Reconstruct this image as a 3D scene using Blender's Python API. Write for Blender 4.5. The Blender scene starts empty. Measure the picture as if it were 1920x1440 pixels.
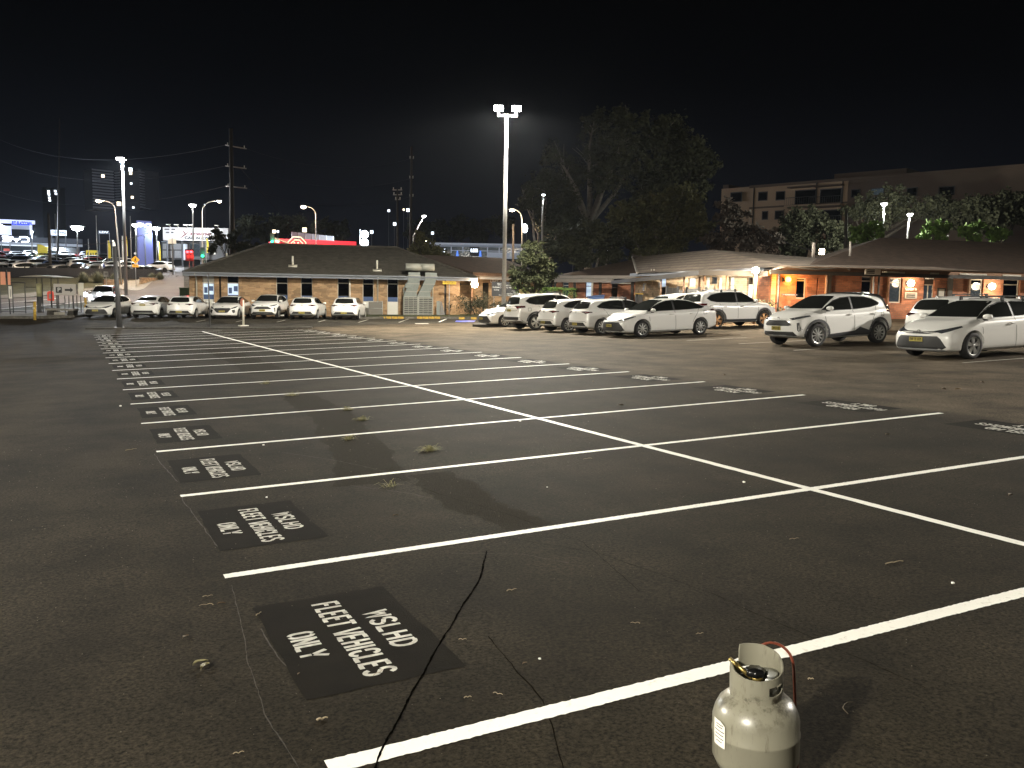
import bpy, bmesh, math, random
import numpy as np
from mathutils import Vector, Matrix, noise
from mathutils.bvhtree import BVHTree
R=math.radians
random.seed(7)
C=bpy.context.scene.collection
SC=bpy.context.scene
# ---------------------------------------------------------------- camera
F=1670.68; CAM=np.array([-0.77514,-3.27567,1.82718]); YAW=0.45412; PITCH=0.10432
ROLL_LOT=-0.01687; ROLL=0.017
def axes(roll):
    fwd=np.array([math.sin(YAW)*math.cos(PITCH),math.cos(YAW)*math.cos(PITCH),-math.sin(PITCH)])
    r=np.array([math.cos(YAW),-math.sin(YAW),0.]); u=np.cross(r,fwd)
    return r*math.cos(roll)+u*math.sin(roll), -r*math.sin(roll)+u*math.cos(roll), fwd
AR,AU,AF=axes(ROLL)
LR,LU,LF=axes(ROLL_LOT)
Mg=np.array([AR,AU,AF]).T; Ml=np.array([LR,LU,LF]).T
RG=Mg@Ml.T                       # car-park plane frame -> level frame (the lot has a slight cross fall)
FH=np.array([math.sin(YAW),math.cos(YAW),0.]); RH=np.array([math.cos(YAW),-math.sin(YAW),0.])
cam=bpy.data.cameras.new('camera'); co=bpy.data.objects.new('camera',cam); C.objects.link(co)
cam.sensor_width=36; cam.lens=36*F/1920; cam.clip_end=3000; cam.clip_start=.05
m=Matrix.Identity(4)
for i in range(3): m[i][0]=AR[i]; m[i][1]=AU[i]; m[i][2]=-AF[i]; m[i][3]=CAM[i]
co.matrix_world=m; SC.camera=co
# ---------------------------------------------------------------- night sky and exposure
w=bpy.data.worlds.new('World'); SC.world=w; w.use_nodes=True
nt=w.node_tree; bg=nt.nodes['Background']
tc=nt.nodes.new('ShaderNodeTexCoord'); sx=nt.nodes.new('ShaderNodeSeparateXYZ'); cr=nt.nodes.new('ShaderNodeValToRGB')
nt.links.new(tc.outputs['Generated'],sx.inputs[0]); nt.links.new(sx.outputs['Z'],cr.inputs[0]); nt.links.new(cr.outputs[0],bg.inputs[0])
cr.color_ramp.elements[0].position=0.0; cr.color_ramp.elements[0].color=(.0042,.0048,.0078,1)
cr.color_ramp.elements[1].position=.36; cr.color_ramp.elements[1].color=(.00005,.00006,.0001,1)
e=cr.color_ramp.elements.new(.10); e.color=(.0017,.0021,.0036,1)
e=cr.color_ramp.elements.new(.22); e.color=(.0004,.0005,.0009,1)
bg.inputs[1].default_value=1.0
SC.view_settings.view_transform='Standard'; SC.view_settings.look='None'; SC.view_settings.gamma=1; SC.view_settings.exposure=.32
SC.cycles.use_denoising=True; SC.cycles.max_bounces=5; SC.cycles.volume_bounces=0; SC.cycles.use_light_tree=True
SC.cycles.sample_clamp_indirect=3; SC.cycles.caustics_reflective=False; SC.cycles.caustics_refractive=False

def lot(x,y,z=0.):
    """car-park coordinates (x along the bay lines, y away, z above the asphalt) -> world"""
    return CAM+RG@(np.array([x,y,z])-CAM)
def ray(px,py): return AF+AR*(px-960)/F-AU*(py-720)/F
def at(px,py,D):
    d=ray(px,py); return CAM+d*(D/(d@FH))
def proj(P):
    d=np.array(P)-CAM; z=d@AF; return 960+F*(d@AR)/z, 720-F*(d@AU)/z
def ab(P): d=np.array(P)-CAM; return d@RH, d@FH
def wab(a,b,z=0.): return np.array([CAM[0]+RH[0]*a+FH[0]*b, CAM[1]+RH[1]*a+FH[1]*b, z])
# ---------------------------------------------------------------- terrain
NL=RG@np.array([0,0,1.]); P0=lot(0,0)
def zlot(X,Y): return P0[2]-(NL[0]*(X-P0[0])+NL[1]*(Y-P0[1]))/NL[2]
LB=[58,66,80,91,96,100,106,112,118,135,200,300,700]; LD=[None,2.1,2.0,1.8,1.3,.85,.2,-.5,-1.2,-2.2,-5.7,-8,-10]
def sm(x): x=min(1,max(0,x)); return x*x*(3-2*x)
def zprof(a,b):
    d0=1.93-.009*max(-40,min(a,0))-.022*max(0,min(a,34))
    if b<=58: return CAM[2]-d0
    t=a/b; k=sm((-.24-t)/.08)
    dl=np.interp(b,LB,[d0]+LD[1:])
    dr=d0+(b-58)*.0
    return CAM[2]-(dl*k+dr*(1-k))
def zraw(a,b):
    P=wab(a,b); zp=zlot(P[0],P[1]) if b>-60 else zlot(*wab(a,-60)[:2])
    a2=max(-60,min(60,a)); 
    if a!=a2: P=wab(a2,max(b,-60)); zp=zlot(P[0],P[1])
    if b<=46: return zp
    k=sm((b-46)/11); return zp*(1-k)+zprof(a2 if b<60 else a,b)*k
GA=[-700,-400,-250,-180,-140,-120]+list(range(-100,-60,4))+list(range(-60,61,2))+list(range(64,101,4))+[120,150,200,300,500,800]
GB=[-200,-60,-20,0,20,40,44]+list(range(46,60,1))+list(range(60,124,2))+list(range(126,202,6))+[220,250,300,400,700,1500]
GZ=np.array([[zraw(a,b) for a in GA] for b in GB])
def tz(a,b):
    i=min(len(GA)-2,max(0,int(np.searchsorted(GA,a))-1)); j=min(len(GB)-2,max(0,int(np.searchsorted(GB,b))-1))
    u=(a-GA[i])/(GA[i+1]-GA[i]); v=(b-GB[j])/(GB[j+1]-GB[j])
    return (GZ[j][i]*(1-u)+GZ[j][i+1]*u)*(1-v)+(GZ[j+1][i]*(1-u)+GZ[j+1][i+1]*u)*v
def ga(px,py):
    """world point where the sight line through a pixel meets the terrain"""
    d=ray(px,py); d=d/(d@FH); b=1.; st=.5
    while b<400:
        P=CAM+d*b; a,_=ab(P)
        if P[2]<tz(a,b):
            lo,hi=b-st,b
            for _ in range(18):
                mid=(lo+hi)/2; P=CAM+d*mid; a,_=ab(P)
                if P[2]<tz(a,mid): hi=mid
                else: lo=mid
            P=CAM+d*hi; return P
        b+=st
    return CAM+d*400
def foot(px,py,D):
    """ground point under the pixel's sight line at depth D"""
    P=at(px,py,D); a,b=ab(P); P=P.copy(); P[2]=tz(a,b); return P
def gz(P): a,b=ab(P); return tz(a,b)
# ---------------------------------------------------------------- materials
MATS={}
def mat(name,col=(.5,.5,.5),rough=.6,metal=0.,emit=None,es=0.,coat=0.,spec=.5,noise_amt=0.,noise_scale=8.,bump=0.,bump_scale=60.,col2=None,alpha=None):
    if name in MATS: return MATS[name]
    mt=bpy.data.materials.new(name); mt.use_nodes=True; nt=mt.node_tree; b=nt.nodes['Principled BSDF']
    b.inputs['Base Color'].default_value=(*col,1); b.inputs['Roughness'].default_value=rough; b.inputs['Metallic'].default_value=metal
    b.inputs['Specular IOR Level'].default_value=spec
    if coat: b.inputs['Coat Weight'].default_value=coat; b.inputs['Coat Roughness'].default_value=.05
    if emit: b.inputs['Emission Color'].default_value=(*emit,1); b.inputs['Emission Strength'].default_value=es
    if noise_amt or col2:
        tc=nt.nodes.new('ShaderNodeTexCoord'); n=nt.nodes.new('ShaderNodeTexNoise'); n.inputs['Scale'].default_value=noise_scale; n.inputs['Detail'].default_value=5
        nt.links.new(tc.outputs['Object'],n.inputs['Vector'])
        r=nt.nodes.new('ShaderNodeValToRGB'); r.color_ramp.elements[0].position=.3; r.color_ramp.elements[1].position=.72
        c2=col2 or tuple(c*(1-noise_amt) for c in col)
        r.color_ramp.elements[0].color=(*c2,1); r.color_ramp.elements[1].color=(*col,1)
        nt.links.new(n.outputs['Fac'],r.inputs[0]); nt.links.new(r.outputs[0],b.inputs['Base Color'])
    if bump:
        tc=nt.nodes.new('ShaderNodeTexCoord'); n=nt.nodes.new('ShaderNodeTexNoise'); n.inputs['Scale'].default_value=bump_scale; n.inputs['Detail'].default_value=3
        bp=nt.nodes.new('ShaderNodeBump'); bp.inputs['Strength'].default_value=bump; bp.inputs['Distance'].default_value=.01
        nt.links.new(tc.outputs['Object'],n.inputs['Vector']); nt.links.new(n.outputs['Fac'],bp.inputs['Height']); nt.links.new(bp.outputs[0],b.inputs['Normal'])
    MATS[name]=mt; return mt
def nodes_mat(name):
    mt=bpy.data.materials.new(name); mt.use_nodes=True; MATS[name]=mt; return mt,mt.node_tree,mt.node_tree.nodes['Principled BSDF']
def N(nt,t,**kw):
    n=nt.nodes.new(t)
    for k,v in kw.items():
        if k in n.inputs: n.inputs[k].default_value=v
        else: setattr(n,k,v)
    return n
def asphalt():
    mt,nt,b=nodes_mat('asphalt'); L=nt.links.new
    g=N(nt,'ShaderNodeNewGeometry')
    def dot(v,off):
        d=N(nt,'ShaderNodeVectorMath',operation='DOT_PRODUCT'); L(g.outputs['Position'],d.inputs[0]); d.inputs[1].default_value=tuple(v)
        a=N(nt,'ShaderNodeMath',operation='ADD'); L(d.outputs['Value'],a.inputs[0]); a.inputs[1].default_value=off; return a
    # lot coordinates from world position: x_l = (RG^T (P-CAM) + CAM).x
    rx=RG[:,0]; ry=RG[:,1]
    X=dot(rx,CAM[0]-float(rx@CAM)); Y=dot(ry,CAM[1]-float(ry@CAM))
    def ramp(src,a,c):
        m_=N(nt,'ShaderNodeMapRange'); m_.inputs['From Min'].default_value=a; m_.inputs['From Max'].default_value=c; L(src.outputs[0],m_.inputs['Value']); return m_
    wob=N(nt,'ShaderNodeTexNoise',Scale=.35,Detail=4.); L(g.outputs['Position'],wob.inputs['Vector'])
    wm=N(nt,'ShaderNodeMath',operation='MULTIPLY_ADD'); L(wob.outputs['Fac'],wm.inputs[0]); wm.inputs[1].default_value=1.6; L(X.outputs[0],wm.inputs[2])
    lane=ramp(wm,10.4,11.6)                       # right-hand driving lane: older, paler asphalt
    wy=N(nt,'ShaderNodeMath',operation='MULTIPLY_ADD'); L(wob.outputs['Fac'],wy.inputs[0]); wy.inputs[1].default_value=1.6; L(Y.outputs[0],wy.inputs[2])
    far=ramp(wy,45.6,47)
    mx=N(nt,'ShaderNodeMath',operation='MAXIMUM'); L(lane.outputs[0],mx.inputs[0]); L(far.outputs[0],mx.inputs[1])
    left=ramp(wm,1.0,.2)                          # left-hand lane, coarse and worn
    base=N(nt,'ShaderNodeMix',data_type='RGBA'); base.inputs[6].default_value=(.0158,.0127,.0080,1); base.inputs[7].default_value=(.067,.053,.037,1); L(lane.outputs[0],base.inputs[0])
    bf=N(nt,'ShaderNodeMix',data_type='RGBA'); L(far.outputs[0],bf.inputs[0]); L(base.outputs[2],bf.inputs[6]); bf.inputs[7].default_value=(.044,.039,.031,1); base=bf
    base2=N(nt,'ShaderNodeMix',data_type='RGBA'); L(left.outputs[0],base2.inputs[0]); L(base.outputs[2],base2.inputs[6]); base2.inputs[7].default_value=(.0195,.0158,.0105,1)
    # broad stains
    n1=N(nt,'ShaderNodeTexNoise',Scale=.9,Detail=7.,Roughness=.62); L(g.outputs['Position'],n1.inputs['Vector'])
    r1=N(nt,'ShaderNodeMapRange'); r1.inputs['From Min'].default_value=.3; r1.inputs['From Max'].default_value=.7; r1.inputs['To Min'].default_value=.50; r1.inputs['To Max'].default_value=1.45; L(n1.outputs['Fac'],r1.inputs['Value'])
    # streaks along the driving direction
    mp=N(nt,'ShaderNodeCombineXYZ'); sx_=N(nt,'ShaderNodeMath',operation='MULTIPLY'); L(X.outputs[0],sx_.inputs[0]); sx_.inputs[1].default_value=1.7
    sy_=N(nt,'ShaderNodeMath',operation='MULTIPLY'); L(Y.outputs[0],sy_.inputs[0]); sy_.inputs[1].default_value=.14; L(sx_.outputs[0],mp.inputs[0]); L(sy_.outputs[0],mp.inputs[1])
    n4=N(nt,'ShaderNodeTexNoise',Scale=1.,Detail=3.); L(mp.outputs[0],n4.inputs['Vector'])
    r4=N(nt,'ShaderNodeMapRange'); r4.inputs['From Min'].default_value=.3; r4.inputs['From Max'].default_value=.7; r4.inputs['To Min'].default_value=.85; r4.inputs['To Max'].default_value=1.15; L(n4.outputs['Fac'],r4.inputs['Value'])
    # aggregate
    n2=N(nt,'ShaderNodeTexNoise',Scale=52.,Detail=4.,Roughness=.75); L(g.outputs['Position'],n2.inputs['Vector'])
    r2=N(nt,'ShaderNodeMapRange'); r2.inputs['From Min'].default_value=.35; r2.inputs['From Max'].default_value=.68; r2.inputs['To Min'].default_value=.25; r2.inputs['To Max'].default_value=2.15; L(n2.outputs['Fac'],r2.inputs['Value'])
    v=N(nt,'ShaderNodeTexVoronoi',Scale=55.); L(g.outputs['Position'],v.inputs['Vector'])
    r3=N(nt,'ShaderNodeMapRange'); r3.inputs['From Min'].default_value=.02; r3.inputs['From Max'].default_value=.10; r3.inputs['To Min'].default_value=2.6; r3.inputs['To Max'].default_value=1.; L(v.outputs['Distance'],r3.inputs['Value'])
    spk=N(nt,'ShaderNodeTexNoise',Scale=6.,Detail=4.); L(g.outputs['Position'],spk.inputs['Vector'])
    ml=None
    for s in (r1,r2,r4,r3):
        if ml is None: ml=s; continue
        q=N(nt,'ShaderNodeMath',operation='MULTIPLY'); L(ml.outputs[0],q.inputs[0]); L(s.outputs[0],q.inputs[1]); ml=q
    mul=N(nt,'ShaderNodeVectorMath',operation='SCALE'); L(base2.outputs[2],mul.inputs[0]); L(ml.outputs[0],mul.inputs['Scale'])
    L(mul.outputs[0],b.inputs['Base Color']); b.inputs['Roughness'].default_value=.85; b.inputs['Specular IOR Level'].default_value=.05
    bp=N(nt,'ShaderNodeBump',Strength=.7,Distance=.004); L(n2.outputs['Fac'],bp.inputs['Height']); L(bp.outputs[0],b.inputs['Normal'])
    return mt
def brick(name,c1,c2,mortar,rough=.85,sc=1.):
    mt,nt,b=nodes_mat(name); L=nt.links.new
    tc=N(nt,'ShaderNodeTexCoord'); s=N(nt,'ShaderNodeSeparateXYZ'); L(tc.outputs['Object'],s.inputs[0])
    ad=N(nt,'ShaderNodeMath',operation='ADD'); L(s.outputs[0],ad.inputs[0]); L(s.outputs[1],ad.inputs[1])
    cb=N(nt,'ShaderNodeCombineXYZ'); L(ad.outputs[0],cb.inputs[0]); L(s.outputs[2],cb.inputs[1])
    br=N(nt,'ShaderNodeTexBrick',offset=.5); br.inputs['Scale'].default_value=1.; br.inputs['Brick Width'].default_value=.30*sc; br.inputs['Row Height'].default_value=.10*sc
    br.inputs['Mortar Size'].default_value=.010; br.inputs['Color1'].default_value=(*c1,1); br.inputs['Color2'].default_value=(*c2,1); br.inputs['Mortar'].default_value=(*mortar,1); br.inputs['Bias'].default_value=-.1
    L(cb.outputs[0],br.inputs['Vector'])
    # blend: irregular paler bricks over several courses
    mp=N(nt,'ShaderNodeMapping'); mp.inputs['Scale'].default_value=(1.9,4.2,1); L(cb.outputs[0],mp.inputs['Vector'])
    v=N(nt,'ShaderNodeTexVoronoi',Scale=1.,distance='CHEBYCHEV'); L(mp.outputs[0],v.inputs['Vector'])
    mr=N(nt,'ShaderNodeMapRange'); mr.inputs['To Min'].default_value=.72; mr.inputs['To Max'].default_value=1.35
    sc_=N(nt,'ShaderNodeSeparateColor'); L(v.outputs['Color'],sc_.inputs[0]); L(sc_.outputs[0],mr.inputs['Value'])
    ml=N(nt,'ShaderNodeVectorMath',operation='SCALE'); L(br.outputs['Color'],ml.inputs[0]); L(mr.outputs[0],ml.inputs['Scale'])
    L(ml.outputs[0],b.inputs['Base Color']); b.inputs['Roughness'].default_value=rough
    bp=N(nt,'ShaderNodeBump',Strength=.5,Distance=.01); L(br.outputs['Fac'],bp.inputs['Height']); bp.invert=True; L(bp.outputs[0],b.inputs['Normal'])
    return mt
def tiles(name,c1,c2,pitch=.34,contrast=.45):
    """courses of roof tiles: stripes by height, broken up by noise"""
    mt,nt,b=nodes_mat(name); L=nt.links.new
    tc=N(nt,'ShaderNodeTexCoord'); s=N(nt,'ShaderNodeSeparateXYZ'); L(tc.outputs['Object'],s.inputs[0])
    m1=N(nt,'ShaderNodeMath',operation='DIVIDE'); L(s.outputs[2],m1.inputs[0]); m1.inputs[1].default_value=pitch*.36
    fr=N(nt,'ShaderNodeMath',operation='FRACT'); L(m1.outputs[0],fr.inputs[0])
    mr=N(nt,'ShaderNodeMapRange'); mr.inputs['From Max'].default_value=.45; mr.inputs['To Min'].default_value=1-contrast; L(fr.outputs[0],mr.inputs['Value'])
    n=N(nt,'ShaderNodeTexNoise',Scale=3.5,Detail=6.); L(tc.outputs['Object'],n.inputs['Vector'])
    mx=N(nt,'ShaderNodeMix',data_type='RGBA'); L(n.outputs['Fac'],mx.inputs[0]); mx.inputs[6].default_value=(*c1,1); mx.inputs[7].default_value=(*c2,1)
    v=N(nt,'ShaderNodeTexVoronoi',Scale=3.4); L(tc.outputs['Object'],v.inputs['Vector']); scl=N(nt,'ShaderNodeSeparateColor'); L(v.outputs['Color'],scl.inputs[0])
    m2=N(nt,'ShaderNodeMapRange'); m2.inputs['To Min'].default_value=.72; m2.inputs['To Max'].default_value=1.2; L(scl.outputs[0],m2.inputs['Value'])
    q=N(nt,'ShaderNodeMath',operation='MULTIPLY'); L(mr.outputs[0],q.inputs[0]); L(m2.outputs[0],q.inputs[1])
    ml=N(nt,'ShaderNodeVectorMath',operation='SCALE'); L(mx.outputs[2],ml.inputs[0]); L(q.outputs[0],ml.inputs['Scale']); L(ml.outputs[0],b.inputs['Base Color'])
    b.inputs['Roughness'].default_value=.8
    bp=N(nt,'ShaderNodeBump',Strength=1.,Distance=.03); L(fr.outputs[0],bp.inputs['Height']); L(bp.outputs[0],b.inputs['Normal'])
    return mt
M={}
M['asphalt']=asphalt()
M['line']=mat('line_paint',(.80,.79,.74),.6,col2=(.50,.48,.43),noise_scale=26,bump=.4,bump_scale=90)
nt_=M['line'].node_tree
for n_ in nt_.nodes:
    if n_.type=='VALTORGB': n_.color_ramp.elements[0].position=.18; n_.color_ramp.elements[1].position=.40
M['stencil']=mat('stencil_paint',(.62,.61,.56),.7,col2=(.30,.285,.25),noise_scale=18,bump=.4,bump_scale=90)
M['oldline']=mat('worn_line_paint',(.50,.47,.40),.7,noise_amt=.5,noise_scale=14)
M['patch']=mat('blackout_paint',(.0066,.0057,.0044),.9,spec=.04,col2=(.0108,.0090,.0066),noise_scale=5,bump=.4,bump_scale=140)
M['seal']=mat('bitumen',(.0016,.0014,.001),1.,spec=0.)
M['scratch']=mat('pale_scratch',(.050,.038,.027),.9,noise_amt=.8,noise_scale=30)
M['darkasph']=mat('dark_asphalt_patch',(.0250,.0202,.0130),.9,spec=.04,noise_amt=.55,noise_scale=60,bump=.7,bump_scale=110)
M['kerb']=mat('kerb_concrete',(.13,.12,.10),.9,noise_amt=.6,noise_scale=6,bump=.5)
M['darkkerb']=mat('dark_kerb',(.065,.058,.048),.9,noise_amt=.6,noise_scale=6)
M['concrete']=mat('concrete',(.30,.28,.24),.85,noise_amt=.4,noise_scale=3,bump=.3)
M['path']=mat('path_concrete',(.20,.185,.155),.9,noise_amt=.4,noise_scale=2)
M['grass']=mat('grass_ground',(.055,.075,.022),.95,col2=(.028,.032,.012),noise_scale=5,bump=1.,bump_scale=30)
M['drygrass']=mat('verge_grass',(.06,.062,.028),.95,col2=(.022,.025,.014),noise_scale=.8,bump=1.,bump_scale=20)
M['road']=mat('road_asphalt',(.12,.10,.085),.85,noise_amt=.35,noise_scale=.6)
M['soil']=mat('soil',(.07,.055,.035),.95,noise_amt=.5,noise_scale=6)
M['white']=mat('white_car_paint',(.84,.83,.80),.28,coat=.8)
M['silver']=mat('silver_car_paint',(.36,.37,.38),.35,coat=.6)
M['grey']=mat('grey_car_paint',(.12,.13,.14),.35,coat=.6)
M['black']=mat('black_car_paint',(.012,.012,.013),.3,coat=.6)
M['blue']=mat('blue_car_paint',(.03,.06,.16),.35,coat=.6)
M['red']=mat('red_car_paint',(.30,.02,.02),.35,coat=.6)
M['glass']=mat('car_glass',(.012,.013,.012),.06,spec=.6)
M['trim']=mat('black_plastic',(.018,.018,.019),.55)
M['clad']=mat('grey_cladding',(.040,.040,.044),.6)
M['mesh']=mat('grille_mesh',(.010,.010,.010),.5,col2=(.028,.028,.028),noise_scale=60)
M['rubber']=mat('tyre_rubber',(.016,.015,.015),.8)
M['alloy']=mat('alloy',(.62,.62,.60),.3,metal=.75)
M['bronze']=mat('bronze_alloy',(.55,.30,.14),.35,metal=.6)
M['hub']=mat('wheel_dark',(.02,.02,.02),.7)
M['lamp']=mat('headlight_glass',(.045,.048,.055),.12,spec=.8)
M['reflector']=mat('headlight_reflector',(.7,.72,.75),.15,metal=.8)
M['tail']=mat('tail_light_red',(.07,.005,.006),.15)
M['taildark']=mat('tail_light_dark',(.030,.010,.012),.12)
M['plate']=mat('plate_yellow',(.40,.33,.06),.5)
M['ink']=mat('plate_ink',(.01,.01,.01),.6)
M['chrome']=mat('chrome',(.7,.7,.72),.15,metal=1)
M['seam']=mat('panel_gap',(.045,.045,.042),.7)
M['steel']=mat('galvanised_steel',(.42,.42,.41),.45,metal=.35,noise_amt=.2,noise_scale=12)
M['dsteel']=mat('dark_painted_steel',(.06,.06,.062),.5)
M['cream']=mat('cream_painted_metal',(.60,.57,.48),.5)
M['wood']=mat('pole_timber',(.038,.033,.028),.9,noise_amt=.4,noise_scale=4)
M['gaswhite']=None
M['brickL']=brick('brick_blend',(.38,.24,.125),(.27,.162,.085),(.28,.21,.135))
M['brickR']=brick('brick_red',(.40,.155,.080),(.28,.105,.058),(.20,.13,.09))
M['brickC']=brick('brick_cream',(.60,.44,.27),(.50,.35,.21),(.32,.23,.15),sc=1.2)
M['tile']=tiles('roof_tiles_dark',(.080,.071,.055),(.050,.045,.037))
M['tiled']=tiles('roof_tiles_brown',(.066,.041,.027),(.040,.026,.018),contrast=.3)
M['tilel']=tiles('roof_sheet_pale',(.21,.165,.13),(.15,.12,.095),pitch=.62,contrast=.7)
M['fascia']=mat('blue_grey_fascia',(.20,.215,.24),.6)
M['fasciao']=mat('brown_fascia',(.26,.15,.09),.6,noise_amt=.3,noise_scale=2)
M['beam']=mat('dark_beam',(.05,.045,.04),.6)
M['paleb']=mat('pale_beam',(.30,.27,.24),.6)
M['pane']=mat('window_glass',(.17,.18,.19),.03,metal=1.)
M['frame']=mat('window_frame_cream',(.45,.42,.36),.5)
M['dframe']=mat('window_frame_dark',(.04,.035,.03),.5)
M['litblue']=mat('lit_window_blue',(.5,.6,.7),.4,emit=(.62,.78,1.),es=.55,noise_amt=.3)
M['litwhite']=mat('lit_window_white',(.6,.6,.5),.4,emit=(1.,.92,.75),es=.45)
M['bluepanel']=mat('blue_spandrel',(.045,.085,.20),.4)
M['whitepanel']=mat('white_spandrel',(.62,.60,.54),.6)
M['board']=mat('sign_board_dark',(.022,.021,.023),.5)
M['signwhite']=mat('sign_white',(.70,.68,.62),.5)
M['signyellow']=mat('sign_yellow',(.80,.52,.03),.5)
M['signorange']=mat('sign_orange',(.85,.36,.02),.5,emit=(1,.42,.03),es=.35)
M['text_w']=mat('letter_white',(.75,.75,.72),.5)
M['text_k']=mat('letter_black',(.02,.02,.02),.5)
M['duct']=mat('grey_duct',(.22,.24,.22),.5,noise_amt=.15)
M['fence']=mat('grey_fence',(.22,.21,.20),.7,noise_amt=.2)
M['dfence']=mat('black_fence',(.008,.008,.010),.6)
M['yellow']=mat('yellow_paint',(.52,.33,.045),.7,noise_amt=.5,noise_scale=9)
M['bluepaint']=mat('blue_marking',(.12,.15,.60),.6)
M['leafc']=mat('crown_leaves_dark',(.062,.064,.036),.8,spec=.2,col2=(.024,.026,.016),noise_scale=.7)
M['leafl']=mat('crown_leaves_olive',(.125,.118,.052),.8,spec=.2,col2=(.045,.046,.022),noise_scale=1.2)
M['leafs']=mat('small_tree_leaves',(.055,.062,.026),.8,spec=.2,col2=(.020,.024,.012),noise_scale=1.6)
M['louvre']=mat('louvre_grey',(.30,.30,.26),.5)
M['leafg']=mat('crown_leaves_green',(.17,.27,.055),.7,col2=(.07,.12,.025),noise_scale=1.5)
M['leafb']=mat('shrub_leaves',(.05,.055,.025),.8,col2=(.02,.022,.012),noise_scale=4)
M['twigb']=mat('brown_twigs',(.085,.060,.045),.8,col2=(.04,.03,.022),noise_scale=1.2)
M['bark']=mat('pale_bark',(.20,.175,.15),.85,noise_amt=.5,noise_scale=3)
M['dbark']=mat('dark_bark',(.05,.04,.03),.9,noise_amt=.4,noise_scale=4)
M['apart']=mat('render_cream',(.46,.32,.21),.8,noise_amt=.12,noise_scale=.4)
M['apartd']=mat('render_dark',(.13,.09,.065),.8,noise_amt=.12,noise_scale=.4)
M['tower']=mat('tower_concrete',(.20,.20,.21),.8)
M['towerd']=mat('tower_recess',(.02,.02,.022),.8)
M['showroom']=mat('showroom_cladding',(.05,.055,.075),.5)
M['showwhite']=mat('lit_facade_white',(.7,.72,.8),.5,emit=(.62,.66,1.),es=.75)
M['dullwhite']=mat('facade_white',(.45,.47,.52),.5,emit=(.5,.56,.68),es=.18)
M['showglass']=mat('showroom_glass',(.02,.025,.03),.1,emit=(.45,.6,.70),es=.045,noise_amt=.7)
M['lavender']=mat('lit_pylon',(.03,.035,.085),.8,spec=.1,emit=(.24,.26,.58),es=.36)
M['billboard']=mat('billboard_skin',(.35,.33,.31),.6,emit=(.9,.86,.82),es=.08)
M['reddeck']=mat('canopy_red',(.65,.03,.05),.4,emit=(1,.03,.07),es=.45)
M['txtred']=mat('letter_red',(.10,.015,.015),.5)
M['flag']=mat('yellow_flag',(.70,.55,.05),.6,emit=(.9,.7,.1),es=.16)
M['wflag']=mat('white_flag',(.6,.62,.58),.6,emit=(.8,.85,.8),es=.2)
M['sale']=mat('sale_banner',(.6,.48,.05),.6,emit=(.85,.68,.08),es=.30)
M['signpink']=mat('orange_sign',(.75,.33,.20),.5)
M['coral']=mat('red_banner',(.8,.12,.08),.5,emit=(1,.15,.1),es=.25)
M['cardboard']=mat('timber_planter',(.50,.27,.11),.7)
def em(name,col,s): return mat(name,(.02,.02,.02),.5,emit=col,es=s)
M['E_white']=em('lamp_white',(1,1,.97),30); M['E_warm']=em('lamp_warm',(1,.80,.55),22); M['E_orange']=em('lamp_orange',(1,.45,.04),14)
M['E_cool']=em('lamp_cool',(.85,.95,1),40); M['E_sign']=em('sign_glow',(.80,.88,1),7); M['E_blue']=em('sign_blue',(.02,.05,1),1.6)
M['E_red']=em('signal_red',(1,.03,.04),14); M['E_green']=em('signal_green',(.02,1,.45),5); M['E_head']=em('headlamp_on',(.85,.9,1),22)
M['E_dim']=em('distant_light',(1,.85,.6),2.5); M['E_dimc']=em('distant_light_cool',(.8,.9,1),2.5)
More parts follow.
